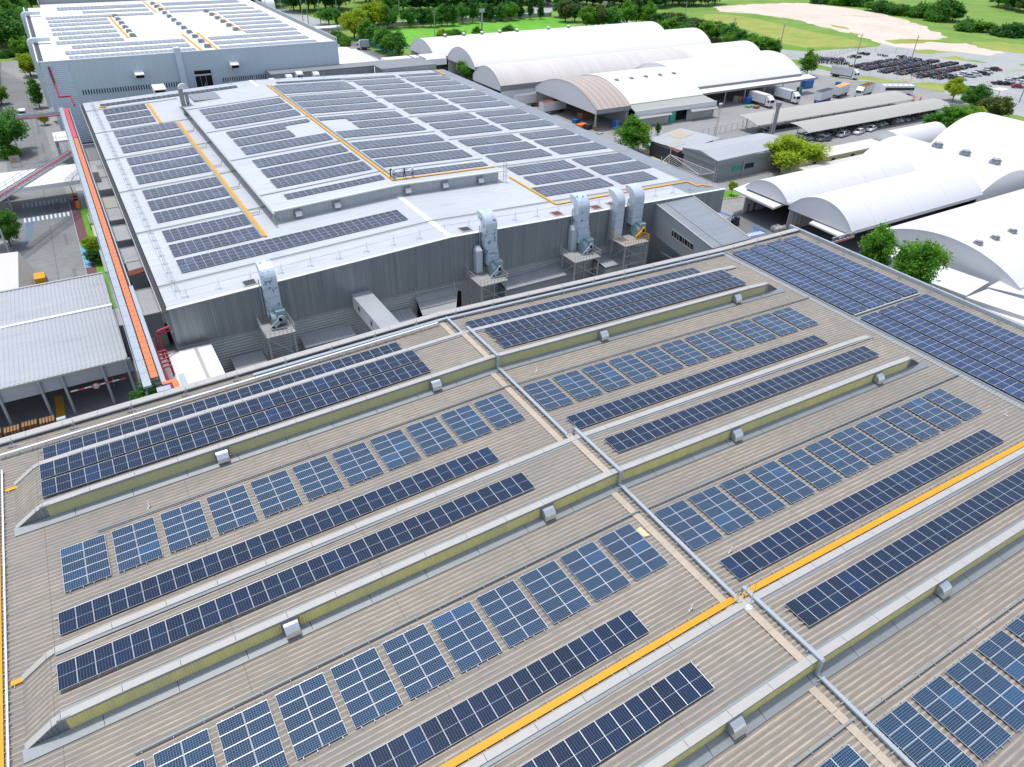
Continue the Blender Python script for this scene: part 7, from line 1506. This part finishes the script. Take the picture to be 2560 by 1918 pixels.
def trunk_mesh(cl, h0, rad0, seed):
    r = random.Random(seed); m = MB(); top = (0, 0, .55); m.cyl((0, 0, -h0), (0, 0, .25), rad0, rad0*.7, 8)
    for c, cr in r.sample(cl, 14): mid = (c[0]*.45, c[1]*.45, .25+(c[2]-.25)*.5); m.cyl((0, 0, .1), mid, rad0*.5, rad0*.32, 6); m.cyl(mid, c, rad0*.32, rad0*.1, 5)
    me = bpy.data.meshes.new('trunk'); me.from_pydata(m.v, [], m.f); me.materials.append(M['bark']); me.update(); return me
CM = {}
def tree(x, y, h, rw, kind, shape, lab, grp=None, near=False, v=0, name=None, cat='tree'):
    key = (kind, shape, near, v)
    if key not in CM:
        cm, cl = crown_mesh(hash((kind, shape == 'flat', v)) % 999+kind*7+v, shape, 11000 if near else 3200, .062 if near else .105, LM[kind]); CM[key] = (cm, trunk_mesh(cl, 1.0, .07, v+kind))
    cm, tm = CM[key]
    t = thing(name or {'bush': 'bush', 'tall': 'column_tree'}.get(shape, 'tree'), lab, cat, (x, y, 0), random.Random(int(x*7+y)).uniform(0, 6.28), grp)
    top = {'round': 1.95, 'flat': 1.55, 'tall': 3.3, 'bush': .75, 'full': 2.05}[shape]; off = 0 if shape == 'bush' else min(.9, max(.25, h/rw-top)); sz = h/(top+off)
    sx = rw/1.1
    for nm_, me in (('trunk', tm), ('crown', cm)):
        if shape == 'bush' and nm_ == 'trunk': continue
        o = bpy.data.objects.new(nm_, me); COL.objects.link(o); o.parent = t; o.location = (0, 0, off*sz); o.scale = (sx, sx, sz)
    return t
def tpx(px, py, h, rw, kind, shape, lab, til, grp=None, **k): x, y = ga(tl(*til, px, py)); return tree(x, y, h, rw, kind, shape, lab, grp, **k)
# individually recognisable trees
tpx(1040, 1310, 8.5, 5.6, 3, 'full', 'big round bright green tree beside the right eave of the white roofed hall', (2, 0), near=True)
tpx(1820, 700, 8.0, 4.2, 3, 'full', 'feathery green tree between the white roofed hall and the long vaults', (1, 0), near=True, v=1)
tpx(190, 1480, 9.0, 7.8, 2, 'round', 'large yellow-green tree in front of the nearer parking shelter', (3, 0), near=True)
x, y = at(*tl(3, 1, 860, 600), 0); tree(116.6, 67.2, 10.8, 3.9, 3, 'full', 'left of two dense round trees behind the side coping of the tan roof', near=True, v=2)
tree(112.0, 57.2, 13.3, 4.6, 3, 'round', 'right of two dense round trees, with a ragged top, behind the side coping of the tan roof', near=True, v=3)
tpx(1590, 870, 7.5, 4.0, 2, 'full', 'yellow-green tree at the road bend above the white boundary wall', (3, 0), near=True, v=1)
tpx(1765, 965, 8.5, 5.2, 1, 'full', 'dark round tree standing over the white boundary wall', (3, 0), near=True)
tpx(1960, 1035, 7.5, 4.6, 4, 'round', 'olive-brown tree right of the dark round one at the boundary wall', (3, 0))
tpx(1880, 1020, 6.0, 4.0, 4, 'flat', 'lower olive tree in front of the olive-brown one', (3, 0), v=1)
tpx(1420, 1150, 6.0, 4.2, 1, 'full', 'left tree of the green clump beyond the half-round shed', (3, 0)); tpx(1560, 1150, 8.5, 6.0, 3, 'round', 'largest middle tree of the green clump beyond the half-round shed', (3, 0), near=True, v=4); tpx(1700, 1120, 6.5, 4.5, 3, 'full', 'right tree of the green clump beyond the half-round shed', (3, 0)); tpx(1760, 1070, 5.5, 4.2, 2, 'round', 'yellowish tree behind the green clump beyond the half-round shed', (3, 0))
tpx(330, 655, 9.0, 4.0, 3, 'full', 'slim green tree at the right end of the loading vault', (3, 0)); tpx(40, 505, 7.5, 4.2, 0, 'round', 'dark round tree behind the loading vault', (3, 0))
tpx(1255, 1165, 3.8, 1.3, 1, 'tall', 'small palm-like tree beside the crossing behind the big round bright tree', (2, 0), v=2)
tpx(1890, 30, 3.5, 1.2, 2, 'round', 'small yellow-green sapling on the lawn near the wide flat canopy', (2, 1))
# left side
tpx(95, 470, 7.0, 3.6, 1, 'full', 'round mottled tree at the left edge beside the blue kerb marking', (0, 1), near=True, v=5)
tpx(90, 1330, 11.0, 6.4, 1, 'round', 'big dark round tree beside the curved street lamp on the left', (0, 0), near=True, v=6)
tpx(345, 930, 9.5, 3.4, 1, 'tall', 'tall green street tree between the left street and the far hall', (0, 0), v=1)
tpx(270, 660, 8.0, 4.4, 2, 'full', 'yellow-green street tree left of the far hall, third up the street', (0, 0), v=2)
tpx(225, 500, 8.0, 5.2, 3, 'round', 'bright green street tree left of the far hall, farthest up the street', (0, 0), v=2)
tpx(390, 1080, 3.5, 1.8, 2, 'full', 'small yellowish palm below the pipe bridge', (0, 0), v=3); tpx(100, 1360, 3.0, 2.6, 3, 'bush', 'low bright bush under the big dark round tree on the left', (0, 0), cat='bush')
tpx(810, 540, 3.5, 1.9, 2, 'full', 'yellow-green palm beside the light blue bay marking', (0, 1), v=4); tpx(830, 620, 2.8, 1.8, 0, 'round', 'dark shrub tree below the palm beside the light blue bay marking', (0, 1))
tree(-1.0, 86.5, 5.0, 2.0, 1, 'full', 'green tree below the street lamp between the ribbed shed and the orange walkway', v=6)
tpx(20, 900, 6, 3, 3, 'round', 'green tree cut by the left frame edge on the street', (0, 0)); tpx(30, 60, 5, 3.0, 3, 'round', 'green tree at the left edge just under the cable bridge', (0, 1), v=2)
rt_ = random.Random(11)
def belt(lab, grp, pts, kinds, shapes, hr, wr, til):
    for i, (px, py) in enumerate(pts):
        x, y = ga(tl(*til, px, py)); k = kinds[i % len(kinds)]; s = shapes[i % len(shapes)]
        tree(x, y, rt_.uniform(*hr), rt_.uniform(*wr), k, s, lab, grp, v=rt_.randrange(2), cat='bush' if s == 'bush' else 'tree')
belt('young street tree in the row along the side road beside the green court', 'street trees beside the green court', [(905, 345), (965, 375), (1030, 402), (1095, 440), (1130, 455), (1175, 480), (1235, 492)], [2, 3, 1, 3, 1, 3, 1], ['full', 'full', 'round'], (8.5, 10), (4.2, 5.2), (1, 0))
tpx(850, 330, 13, 7, 2, 'round', 'tallest yellow-green tree at the top left of the field, nearest the side road', (1, 0), near=True, v=7); tpx(1020, 255, 13, 7.5, 2, 'full', 'broad yellow-green tree behind the tallest one at the field corner', (1, 0), near=True, v=8); tpx(1140, 245, 11, 6.5, 1, 'round', 'dark spreading tree at the far left corner of the field', (1, 0), near=True, v=9)
tpx(630, 215, 7.5, 6.0, 1, 'flat', 'umbrella-shaped tree between the poles behind the far hall', (1, 0)); tpx(715, 300, 11, 2.2, 1, 'full', 'tall thin palm beside the side road behind the far hall', (1, 0), v=5)
belt('slim tree in the row behind the far side of the field', 'trees behind the field', [(1330, 235), (1440, 235), (1510, 235), (1600, 225), (1650, 225), (1700, 222), (1780, 205), (1870, 200), (1955, 180), (2020, 188), (2110, 182), (2200, 175)], [1, 0, 1, 3, 0, 1, 1, 0, 1, 0, 1, 3], ['round', 'full'], (8, 10.5), (3.6, 4.8), (1, 0))
belt('dark tree in the dense top belt behind the field', 'dense dark tree belt at the top', [(330+rt_.uniform(-15, 15)+65*i, 95+rt_.uniform(-20, 20)) for i in range(7)], [0, 0, 1], ['round', 'full'], (13, 17), (8, 11), (1, 0))
belt('dark tree in the upper belt behind the field', 'dark tree belt behind the field', [(1130+72*i, 110+rt_.uniform(-22, 14)) for i in range(16)], [0, 1, 0, 0], ['round', 'full'], (10, 14), (7, 10), (1, 0))
belt('far dark tree at the top frame edge', 'far trees at the top edge', [(1050+85*i, 25+rt_.uniform(-25, 10)) for i in range(15)]+[(1000, 60), (950, 20), (130, 60), (40, 30), (200, 10)], [0, 0, 1], ['round'], (12, 16), (8, 12), (1, 0))
belt('narrow column tree at the right end of the field', 'column trees at the field end', [(72, 165), (157, 168), (245, 165)], [0, 0, 0], ['tall'], (10, 12), (3.0, 3.6), (2, 0))
belt('rounded tree behind the farthest long vault', 'trees behind the farthest long vault', [(405, 150), (460, 190), (540, 190), (640, 250), (690, 245), (740, 245), (870, 200), (990, 225), (850, 250), (1070, 210), (1170, 230)], [1, 4, 0, 3, 0, 4, 3, 3, 1, 0, 3], ['round', 'full'], (8, 12), (5, 6.5), (2, 0))
belt('tree of the mixed clump beyond the right end of the long vaults', 'clump beyond the right end of the long vaults', [(1260, 280), (1320, 240), (1390, 260), (1440, 300), (1500, 280), (1560, 300), (1280, 320), (1360, 330), (1450, 330), (1590, 315)], [0, 3, 4, 0, 4, 0, 3, 3, 1, 4], ['round', 'full'], (7, 10), (5.5, 7.5), (2, 0))
belt('tree of the group along the gravel track behind the vaults', 'trees along the gravel track', [(1700, 360), (1760, 340), (1830, 370), (1900, 420), (1960, 450), (2030, 450), (2080, 480), (2000, 490), (1880, 400), (2190, 500)], [3, 4, 0, 3, 0, 1, 3, 3, 1, 3], ['round', 'full', 'round'], (7, 10), (5, 7), (2, 0))
belt('tree along the far road at the top, beyond the vaults', 'trees along the far road beyond the vaults', [(760+62*i, 50+rt_.uniform(-20, 22)) for i in range(17)]+[(-20+55*i, 30+rt_.uniform(-15, 25)) for i in range(14)], [0, 1, 0, 0, 4], ['round', 'full'], (9, 13), (6.5, 9), (2, 0))
belt('dense bush in the green belt behind the sand clearing', 'bushes behind the sand clearing', [(440, 30), (520, 20), (600, 45), (680, 50), (760, 55), (840, 60), (820, 30), (900, 95), (960, 105), (1010, 110), (1070, 120), (1130, 130), (1190, 135), (1250, 140), (1310, 150), (1380, 150), (1720, 265), (1850, 275), (2070, 315), (2140, 320), (700, 30), (760, 20)], [0, 1, 3, 0, 1], ['bush', 'round'], (4, 7), (6, 9), (3, 0))
tpx(1510, 180, 12, 9.5, 1, 'full', 'big bushy tree clump in the middle of the far grassland', (3, 0), v=7); tpx(1590, 180, 9, 7, 0, 'round', 'smaller dark clump beside the big bushy clump in the grassland', (3, 0)); tpx(1450, 185, 7, 7, 1, 'bush', 'low bush left of the big bushy clump in the grassland', (3, 0))
belt('tree in the far upper right corner', 'trees in the upper right corner', [(1980, 60), (2040, 70), (2100, 85), (2160, 95), (2205, 110), (2070, 50), (2180, 60)], [0, 3, 0, 0, 4], ['round'], (11, 14), (7, 9), (3, 0))
belt('tree of the dense grove behind the far hall at the top left', 'grove at the top left', [(-40+rt_.uniform(-18, 18)+48*(i % 8), 28+55*(i//8)+rt_.uniform(-14, 14)) for i in range(48) if not (48*(i % 8) > 205 and i//8 > 1) and not (48*(i % 8) > 190 and i//8 > 3)], [0, 1, 0, 3, 0, 0], ['round', 'full'], (11, 15), (6, 9), (0, 0))
belt('tall tree in the thick grove at the top left frame corner', 'grove at the top left corner', [(-30+rt_.uniform(-12, 12)+46*(i % 5), 90+52*(i//5)+rt_.uniform(-14, 14)) for i in range(35) if 46*(i % 5) < 215-10*(i//5)*0 and not (i//5 > 4 and i % 5 > 3)], [0, 0, 1, 0, 3], ['round', 'full'], (10, 13), (6.5, 8.5), (0, 0))
belt('tree at the top behind the far hall', 'trees at the top behind the far hall', [(380+75*i, -5+rt_.uniform(-8, 8)) for i in range(10)], [0, 3, 1], ['round'], (12, 15), (7, 10), (0, 0))
belt('low hedge bush along the left street bend', 'hedge along the left street', [(40+42*i, 500-8*i) for i in range(5)], [1, 0], ['bush'], (2, 2.6), (2.4, 3), (0, 0))
belt('round shrub at the near edge of the green field behind the vault', 'shrubs at the near edge of the field', [(1610, 360), (1660, 365), (1720, 360), (1750, 355), (1910, 340), (2180, 310)], [2, 3, 1, 1, 3, 1], ['full', 'round'], (4.5, 6), (3.2, 4.2), (1, 0))
belt('clipped shrub beside the side road near the far hall corner', 'shrubs beside the side road', [(700, 340), (770, 395), (740, 370)], [1, 3, 1], ['bush'], (3.2, 3.8), (3, 3.6), (1, 0))
